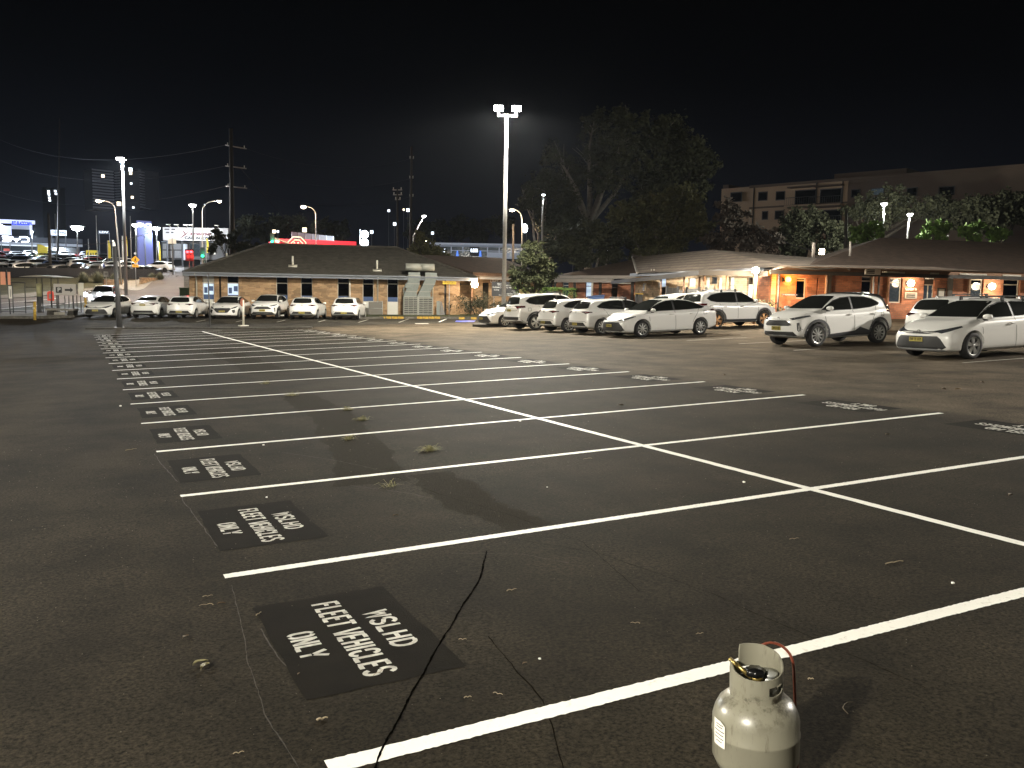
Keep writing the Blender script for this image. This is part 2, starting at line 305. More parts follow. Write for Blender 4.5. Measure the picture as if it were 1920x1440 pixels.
# ---------------------------------------------------------------- mesh helpers
class MB:
    def __init__(s): s.v=[]; s.f=[]; s.mi=[]
    def add(s,vs,fs,mi=0):
        o=len(s.v); s.v+= [tuple(map(float,p)) for p in vs]; s.f+=[tuple(i+o for i in f) for f in fs]; s.mi+=[mi]*len(fs); return s
    def box(s,c,size,rot=None,mi=0):
        hx,hy,hz=[k/2 for k in size]; vs=[]
        for x in (-hx,hx):
            for y in (-hy,hy):
                for z in (-hz,hz):
                    p=Vector((x,y,z))
                    if rot is not None: p=rot@p
                    vs.append((p.x+c[0],p.y+c[1],p.z+c[2]))
        return s.add(vs,[(0,1,3,2),(4,6,7,5),(0,4,5,1),(2,3,7,6),(0,2,6,4),(1,5,7,3)],mi)
    def bb(s,x0,x1,y0,y1,z0,z1,mi=0): return s.box(((x0+x1)/2,(y0+y1)/2,(z0+z1)/2),(abs(x1-x0),abs(y1-y0),abs(z1-z0)),None,mi)
    def tube(s,pts,rad,n=8,mi=0,cap=True):
        pts=[Vector(p) for p in pts]
        if not hasattr(rad,'__len__'): rad=[rad]*len(pts)
        up=None; rings=[]
        for i,p in enumerate(pts):
            d=(pts[min(i+1,len(pts)-1)]-pts[max(i-1,0)])
            d=d.normalized() if d.length>1e-9 else Vector((0,0,1))
            if up is None: up=Vector((0,0,1)) if abs(d.z)<.9 else Vector((1,0,0))
            a=d.cross(up); a=a.normalized() if a.length>1e-6 else d.orthogonal().normalized(); b=d.cross(a); up=-b if False else up
            rings.append([p+a*math.cos(t)*rad[i]+b*math.sin(t)*rad[i] for t in [2*math.pi*k/n for k in range(n)]])
        vs=[q for r in rings for q in r]; fs=[]
        for i in range(len(pts)-1):
            for k in range(n):
                k2=(k+1)%n; fs.append((i*n+k,i*n+k2,(i+1)*n+k2,(i+1)*n+k))
        if cap: fs.append(tuple(range(n-1,-1,-1))); fs.append(tuple((len(pts)-1)*n+k for k in range(n)))
        return s.add(vs,fs,mi)
    def lathe(s,prof,c=(0,0,0),n=24,mi=0,a0=0,a1=2*math.pi,axis='z'):
        full=abs(a1-a0-2*math.pi)<1e-6; m=n if full else n+1; vs=[]
        for r,z in prof:
            for k in range(m):
                t=a0+(a1-a0)*k/n; p=(r*math.cos(t),r*math.sin(t),z)
                if axis=='y': p=(p[0],p[2],p[1])
                vs.append((p[0]+c[0],p[1]+c[1],p[2]+c[2]))
        fs=[]
        for i in range(len(prof)-1):
            for k in range(n):
                k2=(k+1)%m; fs.append((i*m+k,i*m+k2,(i+1)*m+k2,(i+1)*m+k))
        return s.add(vs,fs,mi)
    def prism(s,poly,d,axis='y',off=0.,mi=0):
        """polygon in the plane normal to axis, thickness d starting at off"""
        n=len(poly); vs=[]
        for o in (off,off+d):
            for a,b in poly:
                vs.append({'y':(a,o,b),'x':(o,a,b),'z':(a,b,o)}[axis])
        return s.add(vs,[tuple(range(n)),tuple(range(2*n-1,n-1,-1))]+[(k,(k+1)%n+0,(k+1)%n+n,k+n)[::-1] for k in range(n)],mi)
def mesh(name,mb,mats,smooth=False):
    me=bpy.data.meshes.new(name); me.from_pydata(mb.v,[],mb.f)
    if not isinstance(mats,(list,tuple)): mats=[mats]
    for q in mats: me.materials.append(q)
    if any(mb.mi): me.polygons.foreach_set('material_index',mb.mi)
    bm=bmesh.new(); bm.from_mesh(me); bmesh.ops.recalc_face_normals(bm,faces=bm.faces); bm.to_mesh(me); bm.free()
    if smooth:
        me.polygons.foreach_set('use_smooth',[True]*len(me.polygons))
    me.update(); return me
def obj(name,mb,mats,parent=None,smooth=False,mw=None,label=None):
    me=mb if isinstance(mb,bpy.types.Mesh) else mesh(name,mb,mats,smooth)
    o=bpy.data.objects.new(name,me); C.objects.link(o)
    if parent is not None: o.parent=parent
    if mw is not None: o.matrix_world=mw
    if smooth=='angle' : pass
    if label: o['label']=label
    return o
def thing(name,label,cat,loc=(0,0,0),mw=None,group=None,rotz=0):
    o=bpy.data.objects.new(name,None); C.objects.link(o); o.empty_display_size=.2
    if mw is not None: o.matrix_world=mw
    else: o.matrix_world=Matrix.Translation(Vector(loc))@Matrix.Rotation(rotz,4,'Z')
    o['label']=label; o['category']=cat
    if group: o['group']=group
    return o
def tag(o,label,cat,group=None):
    o['label']=label; o['category']=cat
    if group: o['group']=group
    return o
def struct(name,mb,mats,smooth=False,mw=None,kind='structure'):
    o=obj(name,mb,mats,None,smooth,mw); o['kind']=kind; return o
def copy_tree(o,parent=None):
    c=o.copy(); C.objects.link(c); c.parent=parent
    for ch in list(o.children):
        copy_tree(ch,c)
    return c
def lotm(x,y,rz=0,z=0.):
    """matrix of a thing standing on the tilted lot"""
    P=lot(x,y,z); r=Matrix([list(RG[i]) for i in range(3)])@Matrix.Rotation(rz,3,'Z')
    m=r.to_4x4(); m.translation=Vector(P); return m
def frame(P0_,P1_,z=None):
    """local frame with origin P0, x toward P1 (horizontal), y away from camera side, z up"""
    d=np.array(P1_)-np.array(P0_); d[2]=0; L=float(np.linalg.norm(d)); d=d/L; y=np.array([-d[1],d[0],0])
    if y@FH<0: y=-y
    m=Matrix.Identity(4)
    for i in range(3): m[i][0]=d[i]; m[i][1]=y[i]; m[i][2]=(0,0,1)[i]; m[i][3]=P0_[i]
    return m,L
class Wall:
    """vertical plane through two ground points given by pixel column and depth"""
    def __init__(s,px0,D0,px1,D1,zbase=None):
        a=at(px0,545,D0); b=at(px1,545,D1)
        z=zbase if zbase is not None else min(gz(a),gz(b)); a=a.copy(); a[2]=z; s.O=a; s.m,s.L=frame(a,b); s.inv=s.m.inverted()
    def uv(s,px,py,y=0.):
        """local (x,z) where the sight line meets the plane local y=y"""
        o=s.inv@Vector(CAM); d=s.inv.to_3x3()@Vector(ray(px,py)); t=(y-o.y)/d.y; p=o+d*t; return p.x,p.z
def text_mb(txt,size,depth=.02,bold=0.,shear=0.):
    cu=bpy.data.curves.new('t','FONT'); cu.body=txt; cu.size=size; cu.extrude=depth/2; cu.align_x='CENTER'; cu.align_y='CENTER'; cu.offset=bold; cu.shear=shear; cu.resolution_u=3
    o=bpy.data.objects.new('t',cu); C.objects.link(o); bpy.context.view_layer.update()
    me=bpy.data.meshes.new_from_object(o.evaluated_get(bpy.context.evaluated_depsgraph_get()))
    mb=MB(); mb.add([tuple(v.co) for v in me.vertices],[tuple(p.vertices) for p in me.polygons])
    bpy.data.objects.remove(o); bpy.data.curves.remove(cu); bpy.data.meshes.remove(me); return mb
def put(mb,dst,fn,mi=0):
    """copy mb into dst with every vertex passed through fn"""
    dst.add([fn(p) for p in mb.v],mb.f,mi); return dst
def wtext(txt,size,cx,cz,y=-.03,w=None,bold=0.,shear=0.):
    """text standing in a wall's local xz plane, facing -y"""
    t=text_mb(txt,size,.02,bold,shear)
    xs=[p[0] for p in t.v]; wd=(max(xs)-min(xs)) or 1; k=(w/wd) if w else 1
    return put(t,MB(),lambda p:(cx+p[0]*k,y-p[2],cz+p[1]))
def facing(P,yawoff=0.):
    """matrix at P whose -y axis looks toward the camera"""
    d=CAM-np.array(P); ang=math.atan2(d[1],d[0])+math.pi/2+yawoff
    return Matrix.Translation(Vector(P))@Matrix.Rotation(ang,4,'Z')
def leaves(mb,blobs,n,size,seed=0,flat=.0,mi=0):
    rnd=random.Random(seed)
    tot=sum(b[3] if len(b)>3 else b[1]**2 for b in blobs)
    for b in blobs:
        c,r=b[0],b[1]; rz=b[2] if len(b)>2 and b[2] else r; k=int(n*(b[3] if len(b)>3 else r*r)/tot)
        subs=[]
        for _ in range(max(4,int(k/45))):
            u=Vector((rnd.gauss(0,1),rnd.gauss(0,1),rnd.gauss(0,1))).normalized()*(rnd.random()**.4)
            subs.append((Vector((c[0]+u.x*r,c[1]+u.y*r,c[2]+u.z*rz)),r*rnd.uniform(.16,.34)))
        for _ in range(k):
            sc_,sr=rnd.choice(subs)
            u=Vector((rnd.gauss(0,.5),rnd.gauss(0,.5),rnd.gauss(0,.42)))
            p=sc_+u*sr
            a=Vector((rnd.gauss(0,1),rnd.gauss(0,1),rnd.gauss(0,.7)-.4)).normalized(); q=a.orthogonal().normalized(); q.rotate(Matrix.Rotation(rnd.random()*6.28,3,a))
            L_=size*rnd.uniform(.6,1.4); W_=L_*rnd.uniform(.28,.5)
            mb.add([p,p+a*L_*.5+q*W_,p+a*L_,p+a*L_*.5-q*W_],[(0,1,2,3)],mi)
    return mb
# ---------------------------------------------------------------- cars (local: x forward, y left, z up, ground at z=0)
def smooth_interp(pts,x):
    xs=[p[0] for p in pts]; ys=[p[1] for p in pts]
    if x<=xs[0]: return ys[0]
    if x>=xs[-1]: return ys[-1]
    i=max(j for j in range(len(xs)) if xs[j]<=x); i=min(i,len(xs)-2)
    h=xs[i+1]-xs[i]; t=(x-xs[i])/h
    def sl(k):
        if k<=0 or k>=len(xs)-1:
            return 0 if False else ((ys[1]-ys[0])/(xs[1]-xs[0]) if k<=0 else (ys[-1]-ys[-2])/(xs[-1]-xs[-2]))
        a=(ys[k]-ys[k-1])/(xs[k]-xs[k-1]); b=(ys[k+1]-ys[k])/(xs[k+1]-xs[k])
        return 0 if a*b<=0 else 2*a*b/(a+b)
    a=sl(i)*h; b=sl(i+1)*h
    return (2*t**3-3*t*t+1)*ys[i]+(t**3-2*t*t+t)*a+(-2*t**3+3*t*t)*ys[i+1]+(t**3-t*t)*b
def clip_cell(poly,x0,x1,y0,y1):
    def clip(P,ins,inter):
        out=[]
        for i in range(len(P)):
            a,b=P[i-1],P[i]
            if ins(b):
                if not ins(a): out.append(inter(a,b))
                out.append(b)
            elif ins(a): out.append(inter(a,b))
        return out
    def ix(v): return lambda a,b:(v,a[1]+(b[1]-a[1])*(v-a[0])/(b[0]-a[0]))
    def iy(v): return lambda a,b:(a[0]+(b[0]-a[0])*(v-a[1])/(b[1]-a[1]),v)
    for ins,it in ((lambda p:p[0]>=x0,ix(x0)),(lambda p:p[0]<=x1,ix(x1)),(lambda p:p[1]>=y0,iy(y0)),(lambda p:p[1]<=y1,iy(y1))):
        if not poly: return poly
        poly=clip(poly,ins,it)
    return poly
def tess(poly,step=.06):
    xs=[p[0] for p in poly]; ys=[p[1] for p in poly]; out=[]
    x=math.floor(min(xs)/step)*step
    while x<max(xs):
        y=math.floor(min(ys)/step)*step
        while y<max(ys):
            c=clip_cell(list(poly),x,x+step,y,y+step)
            if len(c)>=3:
                q=[]
                for p in c:
                    if not q or (abs(p[0]-q[-1][0])+abs(p[1]-q[-1][1]))>1e-5: q.append(p)
                if len(q)>=3: out.append(q)
            y+=step
        x+=step
    return out
class Car:
    def __init__(s,key,S): s.S=S; s.key=key; s.build_body()
    def decal(s,mb,poly,side,off=.006,step=.06,mi=0,both=False):
        """lay a flat outline onto the body: side 'L','R' (x,z), 'F','B' (y,z), 'T' (x,y)"""
        polys=[(poly,side)]
        if both:
            polys.append(([(-a,b) for a,b in poly],side) if side in 'FB' else ((poly,'R') if side=='L' else ([(a,-b) for a,b in poly],side)))
        for pl,sd in polys:
            for c in tess(pl,step):
                vs=[]
                for a,b in c:
                    if sd=='L': o=Vector((a,3,b)); d=Vector((0,-1,0))
                    elif sd=='R': o=Vector((a,-3,b)); d=Vector((0,1,0))
                    elif sd=='F': o=Vector((5,a,b)); d=Vector((-1,0,0))
                    elif sd=='B': o=Vector((-5,a,b)); d=Vector((1,0,0))
                    else: o=Vector((a,b,4)); d=Vector((0,0,-1))
                    h=s.bvh.ray_cast(o,d)
                    if h[0] is None: break
                    n=h[1]
                    if n.dot(d)>0: n=-n
                    vs.append(h[0]+n*off*.35-d*off)
                if len(vs)==len(c): mb.add(vs,[tuple(range(len(vs)))],mi)
        return mb
    def line(s,mb,pts,side,wd=.014,off=.003,both=True):
        for (a,b) in zip(pts[:-1],pts[1:]):
            d=(b[0]-a[0],b[1]-a[1]); L=math.hypot(*d) or 1; n=(-d[1]/L*wd/2,d[0]/L*wd/2)
            s.decal(mb,[(a[0]+n[0],a[1]+n[1]),(b[0]+n[0],b[1]+n[1]),(b[0]-n[0],b[1]-n[1]),(a[0]-n[0],a[1]-n[1])],side,off,.15,0,both)
        return mb
    def build_body(s):
        S=s.S; L,W,H=S['L'],S['W'],S['H']; x1,x0=L/2,-L/2
        n=46; xs=[x0+L*(i/(n-1)) for i in range(n)]
        mb=MB(); rows=[]
        hw=lambda x: W*(1-.10*sm((x-(x1-1.0))/1.0)-.075*sm(((x0+.9)-x)/.9))
        for x in xs:
            zt=smooth_interp(S['top'],x); zb=min(smooth_interp(S['belt'],x),zt-.012); zu=smooth_interp(S['under'],x); w_=hw(x)
            hh=min(1,max(0,(zt-zb)/(S['H']-smooth_interp(S['belt'],0))))
            wr=(S['wr'])*(1-.02*abs(x)); wbelt=w_*.935
            we=wbelt*.90*(1-hh)+wr*hh; crown=min(.055,(zt-zb)*.5+.004)
            ze=zt-crown
            mid=zu+(zb-zu)*.45
            pts=[(0,zu),(w_*.55,zu),(w_*.90,zu+.005),(w_*.972,zu+.07),(w_*.992,zu+.20),(w_,mid),(w_*.997,mid+(zb-mid)*.45),(w_*.985,zb-.07),(wbelt*1.012,zb-.015),(wbelt*.975,zb+.004)]
            for k in (.33,.66,.93): pts.append((wbelt*.965+(we-wbelt*.965)*k+.018*math.sin(math.pi*k)*hh, zb+(ze-zb)*k))
            pts+= [(we*.93,ze+crown*.22),(we*.62,ze+crown*.68),(we*.3,ze+crown*.93),(0,zt)]
            rows.append([(x,y,z) for y,z in pts])
        K=len(rows[0])
        # full rings (left side then mirrored)
        ring=lambda r:[(x,y,z) for x,y,z in r]+[(x,-y,z) for x,y,z in r[-2:0:-1]]
        RN=2*K-2; vs=[]
        for r in rows: vs+=ring(r)
        fs=[]
        for i in range(n-1):
            for k in range(RN):
                k2=(k+1)%RN; fs.append((i*RN+k,(i+1)*RN+k,(i+1)*RN+k2,i*RN+k2))
        # end caps: rungs joining left k with right mirror
        for end in (0,n-1):
            base=end*RN
            kL=list(range(0,K)); kR=[0]+[RN-k for k in range(1,K-1)]+[K-1]
            prev=None; inner={}
            M_=8
            def row(k):
                a=vs[base+kL[k]]; b=vs[base+kR[k]]; out=[base+kL[k]]
                for j in range(1,M_):
                    t=j/M_; vs.append(tuple(a[q]*(1-t)+b[q]*t for q in range(3))); out.append(len(vs)-1)
                out.append(base+kR[k]); return out
            prev=row(2)
            # bottom strip: ring verts 2,1,0,.. joined to the first rung as one ngon-free fan
            bot=[base+2,base+1,base+0,base+RN-1,base+RN-2]
            fs.append(tuple(bot+prev[1:-1][::-1]))
            for k in range(3,K-4):
                cur=row(k)
                for j in range(M_): fs.append((prev[j],prev[j+1],cur[j+1],cur[j]))
                prev=cur
            topr=[base+k for k in range(K-5,K)]+[base+RN-k for k in range(K-2,K-6,-1)]
            fs.append(tuple(topr+prev[1:-1][::-1]))
        # shape the nose and tail
        out=[]
        for x,y,z in vs:
            for sgn,lim,cv,pr in ((1,x1,S['fcurve'],S['fprof']),(-1,x0,S['bcurve'],S['bprof'])):
                d=(lim-x)*sgn; f=sm(1-d/.75)
                if f>0:
                    sh=cv*(abs(y)/W)**2.3*f + smooth_interp(pr,z)*f
                    x=x-sgn*sh
            out.append((x,y,z))
        mb.add(out,fs)
        me=mesh('car_body',mb,[M['white'],M['trim']],True)
        o=bpy.data.objects.new('tmp',me); C.objects.link(o)
        md=o.modifiers.new('s','SUBSURF'); md.levels=1; md.render_levels=1
        cutters=[]
        for ax in (S['ax'][0],S['ax'][1]):
            for sg in (1,-1):
                c=MB(); c.lathe([(0,0),(S['wr_']+.055,0),(S['wr_']+.055,.34),(0,.34)],n=32,axis='y')
                cm=mesh('cut',c,[M['trim'],M['trim']]); cm.polygons.foreach_set('material_index',[1]*len(cm.polygons))
                k=bpy.data.objects.new('cut',cm); C.objects.link(k); k.location=(ax,(W-.26) if sg>0 else (-W+.26-.34),S['wr_']+.005)
                b=o.modifiers.new('b','BOOLEAN'); b.operation='DIFFERENCE'; b.object=k; b.solver='EXACT'; cutters.append(k)
        bpy.context.view_layer.update(); dg=bpy.context.evaluated_depsgraph_get()
        ev=bpy.data.meshes.new_from_object(o.evaluated_get(dg)); 
        for k in cutters+[o]: bpy.data.objects.remove(k)
        me=ev; me.name='car_body'
        me.materials.clear(); me.materials.append(M['white']); me.materials.append(M['trim'])
        for p in me.polygons:
            c=p.center; m_=0
            for ax in S['ax']:
                if math.hypot(c.x-ax,c.z-S['wr_']-.005)<S['wr_']+.052 and abs(p.normal.x)+abs(p.normal.z)>.0 and c.z<S['wr_']*2+.1: m_=1
            if c.z<smooth_interp(S['under'],c.x)+.015 and p.normal.z<-.8: m_=1
            if S.get('dark_low') and c.z<S['dark_low']: m_=1
            p.material_index=m_; p.use_smooth=True
        # keep the wheel-arch lip crisp
        me.set_sharp_from_angle(angle=R(50))
        s.body=me
        bm=bmesh.new(); bm.from_mesh(me); s.bvh=BVHTree.FromBMesh(bm); bm.free()
def wheel_meshes(r,style,key):
    ty=MB(); w=.105
    ty.lathe([(r*.66,-w*.8),(r*.70,-w),(r*.93,-w),(r*.985,-w*.8),(r,-w*.4),(r,w*.4),(r*.985,w*.8),(r*.93,w),(r*.70,w),(r*.66,w*.8)],n=36,axis='y')
    hb=MB(); hb.lathe([(0,w*.30),(r*.66,w*.30),(r*.66,-w*.8),(0,-w*.8)],n=24,axis='y')
    rm=MB(); rr=r*.70
    rm.lathe([(rr*.93,w*.5),(rr*.95,w*.98),(rr,w*1.02),(rr*1.0,w*.5)],n=36,axis='y')
    ns={'ten':10,'five':5,'star':5,'multi':9}[style]
    for k in range(ns):
        t=2*math.pi*k/ns
        wd=(.030 if ns>=9 else .052)*r/.32
        offs=[0] if ns>=9 else [-.17,.17]
        for o_ in offs:
            a,b=t+o_*.5,t+o_
            p0=(math.cos(a)*rr*.15,w*.92,math.sin(a)*rr*.15); p1=(math.cos(b)*rr*.96,w*.80,math.sin(b)*rr*.96)
            d=Vector(p1)-Vector(p0); n=Vector((-math.sin(t),0,math.cos(t)))
            w0,w1=wd*.62,wd*(.95 if len(offs)==1 else .62)
            P0_,P1_=Vector(p0),Vector(p1); yy=Vector((0,.03,0))
            vs=[P0_-n*w0/1.4,P0_+n*w0/1.4,P1_+n*w1/1.4,P1_-n*w1/1.4]; vs=[v for v in vs]+[v-yy for v in vs]
            rm.add(vs,[(0,1,2,3),(4,7,6,5),(0,4,5,1),(1,5,6,2),(2,6,7,3),(3,7,4,0)])
    rm.lathe([(0,w*1.02),(rr*.14,w*1.02),(rr*.22,w*.9),(rr*.22,w*.6)],n=16,axis='y')
    return (mesh('tyre',ty,M['rubber'],True),mesh('rim',rm,M['alloy'],False),mesh('wheel',hb,M['hub']))
def mirror_mesh(me):
    q=me.copy(); q.transform(Matrix.Rotation(math.pi,4,'Z')); return q
# body shapes ------------------------------------------------------
SPEC={}
SPEC['hatch']=dict(L=4.37,W=.895,H=1.435,wr=.60,ax=(1.255,-1.385),wr_=.318,fcurve=.26,bcurve=.20,
 top=[(-2.185,.93),(-2.12,.97),(-2.06,1.03),(-1.72,1.345),(-1.60,1.385),(-1.2,1.415),(-.5,1.435),(.05,1.42),(.35,1.345),(.95,1.055),(1.15,.985),(1.6,.905),(2.0,.80),(2.12,.745),(2.185,.68)],
 belt=[(-2.185,.90),(-1.9,.97),(-1.4,.975),(-.5,.945),(.6,.925),(1.1,.905),(1.6,.845),(2.0,.75),(2.185,.65)],
 under=[(-2.185,.30),(-1.8,.22),(-1.2,.19),(1.2,.17),(1.9,.17),(2.185,.21)],
 fprof=[(.15,.10),(.25,.0),(.50,.0),(.62,.03),(.70,.09),(.80,.16)],bprof=[(.2,.12),(.32,.02),(.55,-.01),(.70,.02),(.95,.06),(1.1,.02),(1.3,0)])
SPEC['sedan']=dict(L=4.63,W=.89,H=1.435,wr=.60,ax=(1.375,-1.325),wr_=.318,fcurve=.26,bcurve=.20,
 top=[(-2.315,1.00),(-2.2,1.07),(-1.95,1.09),(-1.72,1.13),(-1.1,1.345),(-.8,1.40),(-.3,1.435),(.1,1.425),(.45,1.345),(1.1,1.03),(1.3,.975),(1.75,.895),(2.1,.79),(2.24,.735),(2.315,.66)],
 belt=[(-2.315,.95),(-1.9,.99),(-1.4,.97),(-.5,.945),(.6,.925),(1.2,.90),(1.7,.84),(2.1,.745),(2.315,.63)],
 under=[(-2.315,.30),(-1.8,.21),(-1.2,.18),(1.2,.16),(2.0,.16),(2.315,.20)],
 fprof=[(.15,.08),(.25,.0),(.50,.0),(.62,.04),(.70,.10),(.80,.16)],bprof=[(.2,.12),(.32,.02),(.6,0),(.9,.02),(1.1,.0)])
SPEC['suv']=dict(L=4.18,W=.885,H=1.565,wr=.615,ax=(1.25,-1.31),wr_=.342,fcurve=.24,bcurve=.20,
 top=[(-2.09,1.02),(-2.03,1.06),(-1.95,1.12),(-1.62,1.44),(-1.45,1.49),(-1.0,1.535),(-.3,1.565),(.15,1.55),(.42,1.47),(.95,1.20),(1.12,1.13),(1.6,1.055),(1.9,.97),(2.02,.91),(2.09,.84)],
 belt=[(-2.09,.96),(-1.8,1.09),(-1.4,1.09),(-.7,1.03),(.5,1.0),(1.05,1.01),(1.5,.985),(1.9,.90),(2.09,.80)],
 under=[(-2.09,.38),(-1.7,.27),(-1.1,.24),(1.1,.22),(1.75,.24),(2.09,.32)],
 fprof=[(.2,.14),(.33,.02),(.6,.0),(.75,.01),(.85,.05),(.95,.12)],bprof=[(.25,.14),(.4,.0),(.6,-.02),(.8,.02),(1.05,.08),(1.3,0)])
SPEC['wagon']=dict(L=4.60,W=.925,H=1.685,wr=.66,ax=(1.37,-1.32),wr_=.362,fcurve=.22,bcurve=.17,
 top=[(-2.30,1.08),(-2.26,1.12),(-2.2,1.18),(-1.98,1.555),(-1.85,1.60),(-1.3,1.655),(-.4,1.685),(.15,1.67),(.45,1.58),(1.02,1.22),(1.2,1.16),(1.7,1.10),(2.05,1.02),(2.2,.95),(2.30,.86)],
 belt=[(-2.30,1.03),(-1.9,1.12),(-1.4,1.10),(-.6,1.06),(.6,1.04),(1.15,1.04),(1.7,1.01),(2.1,.92),(2.30,.82)],
 under=[(-2.30,.42),(-1.8,.28),(-1.1,.24),(1.2,.23),(1.9,.26),(2.30,.34)],
 fprof=[(.2,.14),(.35,.02),(.6,.0),(.8,.01),(.92,.05),(1.0,.1)],bprof=[(.25,.16),(.42,-.02),(.62,-.02),(.8,.03),(1.1,.06),(1.4,0)])
SPEC['lift']=dict(SPEC['sedan']); SPEC['lift'].update(L=4.47,ax=(1.33,-1.37),H=1.45,
 top=[(-2.235,1.0),(-2.15,1.08),(-1.95,1.13),(-1.3,1.315),(-.8,1.41),(-.3,1.45),(.1,1.44),(.42,1.36),(1.02,1.03),(1.22,.985),(1.7,.91),(2.02,.82),(2.15,.765),(2.235,.70)],
 belt=[(-2.235,.95),(-1.9,.99),(-1.4,.97),(-.5,.945),(.6,.925),(1.2,.90),(1.7,.85),(2.05,.765),(2.235,.66)],
 under=[(-2.235,.30),(-1.8,.21),(-1.2,.18),(1.2,.16),(2.0,.16),(2.235,.20)])
PAR={}
PAR['hatch']=dict(style='ten',
 dlo=[(1.02,.955),(.78,1.09),(.40,1.265),(.08,1.352),(-.35,1.375),(-.9,1.36),(-1.28,1.29),(-1.58,1.14),(-1.50,1.065),(-1.0,1.01),(-.3,.985),(.5,.965)],bp=-.28,
 wind=[(-.71,1.0),(-.66,1.09),(-.56,1.33),(-.50,1.372),(0,1.388),(.50,1.372),(.56,1.33),(.66,1.09),(.71,1.0),(0,1.0)],
 rear=[(-.60,1.085),(-.52,1.30),(-.44,1.335),(0,1.345),(.44,1.335),(.52,1.30),(.60,1.085),(.50,1.045),(0,1.03),(-.50,1.045)],
 head=[(.38,.685),(.60,.735),(.80,.805),(.83,.775),(.72,.675),(.60,.632),(.50,.655)],drl=[(.62,.665),(.72,.69),(.76,.72),(.64,.685)],
 grilles=[[(-.40,.685),(0,.665),(.40,.685),(.50,.655),(.30,.618),(-.30,.618),(-.50,.655)],[(-.52,.565),(.52,.565),(.60,.50),(.72,.30),(.62,.245),(-.62,.245),(-.72,.30),(-.60,.50)]],
 lip=[(-.70,.235),(-.5,.262),(.5,.262),(.70,.235),(.62,.205),(-.62,.205)],
 fplate=(.43,.535),fbadge=.665,
 tail=[(.36,.935),(.60,.950),(.795,.925),(.815,.885),(.62,.835),(.56,.875),(.40,.905)],tred=[(.58,.94),(.78,.915),(.79,.892),(.60,.865)],
 low=[(-.56,.50),(.56,.50),(.70,.31),(.60,.285),(-.60,.285),(-.70,.31)],rlip=[(-.62,.335),(.62,.335),(.58,.30),(-.58,.30)],rplate=(.385,.485),rbadge=.90,
 seams=[[(1.02,.95),(.95,.70),(.94,.35),(.86,.24)],[(-.28,.97),(-.30,.30),(-.32,.235)],[(-1.30,1.03),(-1.12,.78),(-1.02,.60),(-.98,.50)],[(.86,.24),(-.80,.235)]],
 handles=(-.10,-1.02,.835),mirror=(.80,.985))
PAR['sedan']=dict(style='multi',
 dlo=[(1.12,.955),(.85,1.10),(.48,1.265),(.15,1.35),(-.3,1.375),(-.8,1.345),(-1.22,1.235),(-1.62,1.075),(-1.42,1.02),(-.8,.995),(-.1,.975),(.6,.96)],bp=-.12,
 wind=[(-.71,1.0),(-.66,1.09),(-.56,1.33),(-.50,1.372),(0,1.388),(.50,1.372),(.56,1.33),(.66,1.09),(.71,1.0),(0,1.0)],
 rear=[(-.60,1.135),(-.52,1.29),(-.44,1.335),(0,1.35),(.44,1.335),(.52,1.29),(.60,1.135),(0,1.125)],
 head=[(.40,.665),(.60,.715),(.82,.80),(.845,.775),(.74,.665),(.58,.628),(.46,.64)],drl=[(.62,.655),(.74,.69),(.78,.72),(.64,.68)],
 grilles=[[(-.38,.665),(.38,.665),(.44,.64),(-.44,.64)],[(-.52,.58),(.52,.58),(.66,.44),(.76,.28),(.62,.235),(-.62,.235),(-.76,.28),(-.66,.44)]],
 lip=[(-.66,.225),(-.5,.25),(.5,.25),(.66,.225),(.6,.20),(-.6,.20)],fplate=(.40,.505),fbadge=.655,
 tail=[(.40,.945),(.60,.965),(.80,.985),(.83,.93),(.66,.86),(.50,.90)],tred=[(.50,.945),(.80,.97),(.81,.93),(.64,.90)],
 low=[(-.56,.50),(.56,.50),(.70,.30),(.60,.275),(-.60,.275),(-.70,.30)],rlip=[(-.60,.33),(.60,.33),(.56,.295),(-.56,.295)],rplate=(.80,.90),rbadge=.97,
 seams=[[(1.12,.95),(1.06,.70),(1.05,.35),(.96,.235)],[(-.12,.97),(-.14,.30),(-.16,.225)],[(-1.28,1.02),(-1.12,.80),(-.98,.60),(-.94,.50)],[(.96,.235),(-.75,.23)],[(-1.62,.93),(-1.47,.93),(-1.47,.80),(-1.62,.80),(-1.62,.93)]],
 handles=(.06,-.90,.835),mirror=(.90,.985))
PAR['lift']=dict(PAR['sedan']); PAR['lift'].update(style='multi',
 grilles=[[(-.44,.70),(.44,.70),(.54,.62),(.36,.42),(.28,.385),(-.28,.385),(-.36,.42),(-.54,.62)],[(.58,.56),(.76,.60),(.78,.42),(.66,.36)],[(-.58,.56),(-.76,.60),(-.78,.42),(-.66,.36)]],
 head=[(.50,.66),(.62,.715),(.82,.82),(.845,.79),(.76,.68),(.60,.64)],lip=[(-.6,.25),(.6,.25),(.5,.22),(-.5,.22)],fplate=(.42,.53),fbadge=.755)
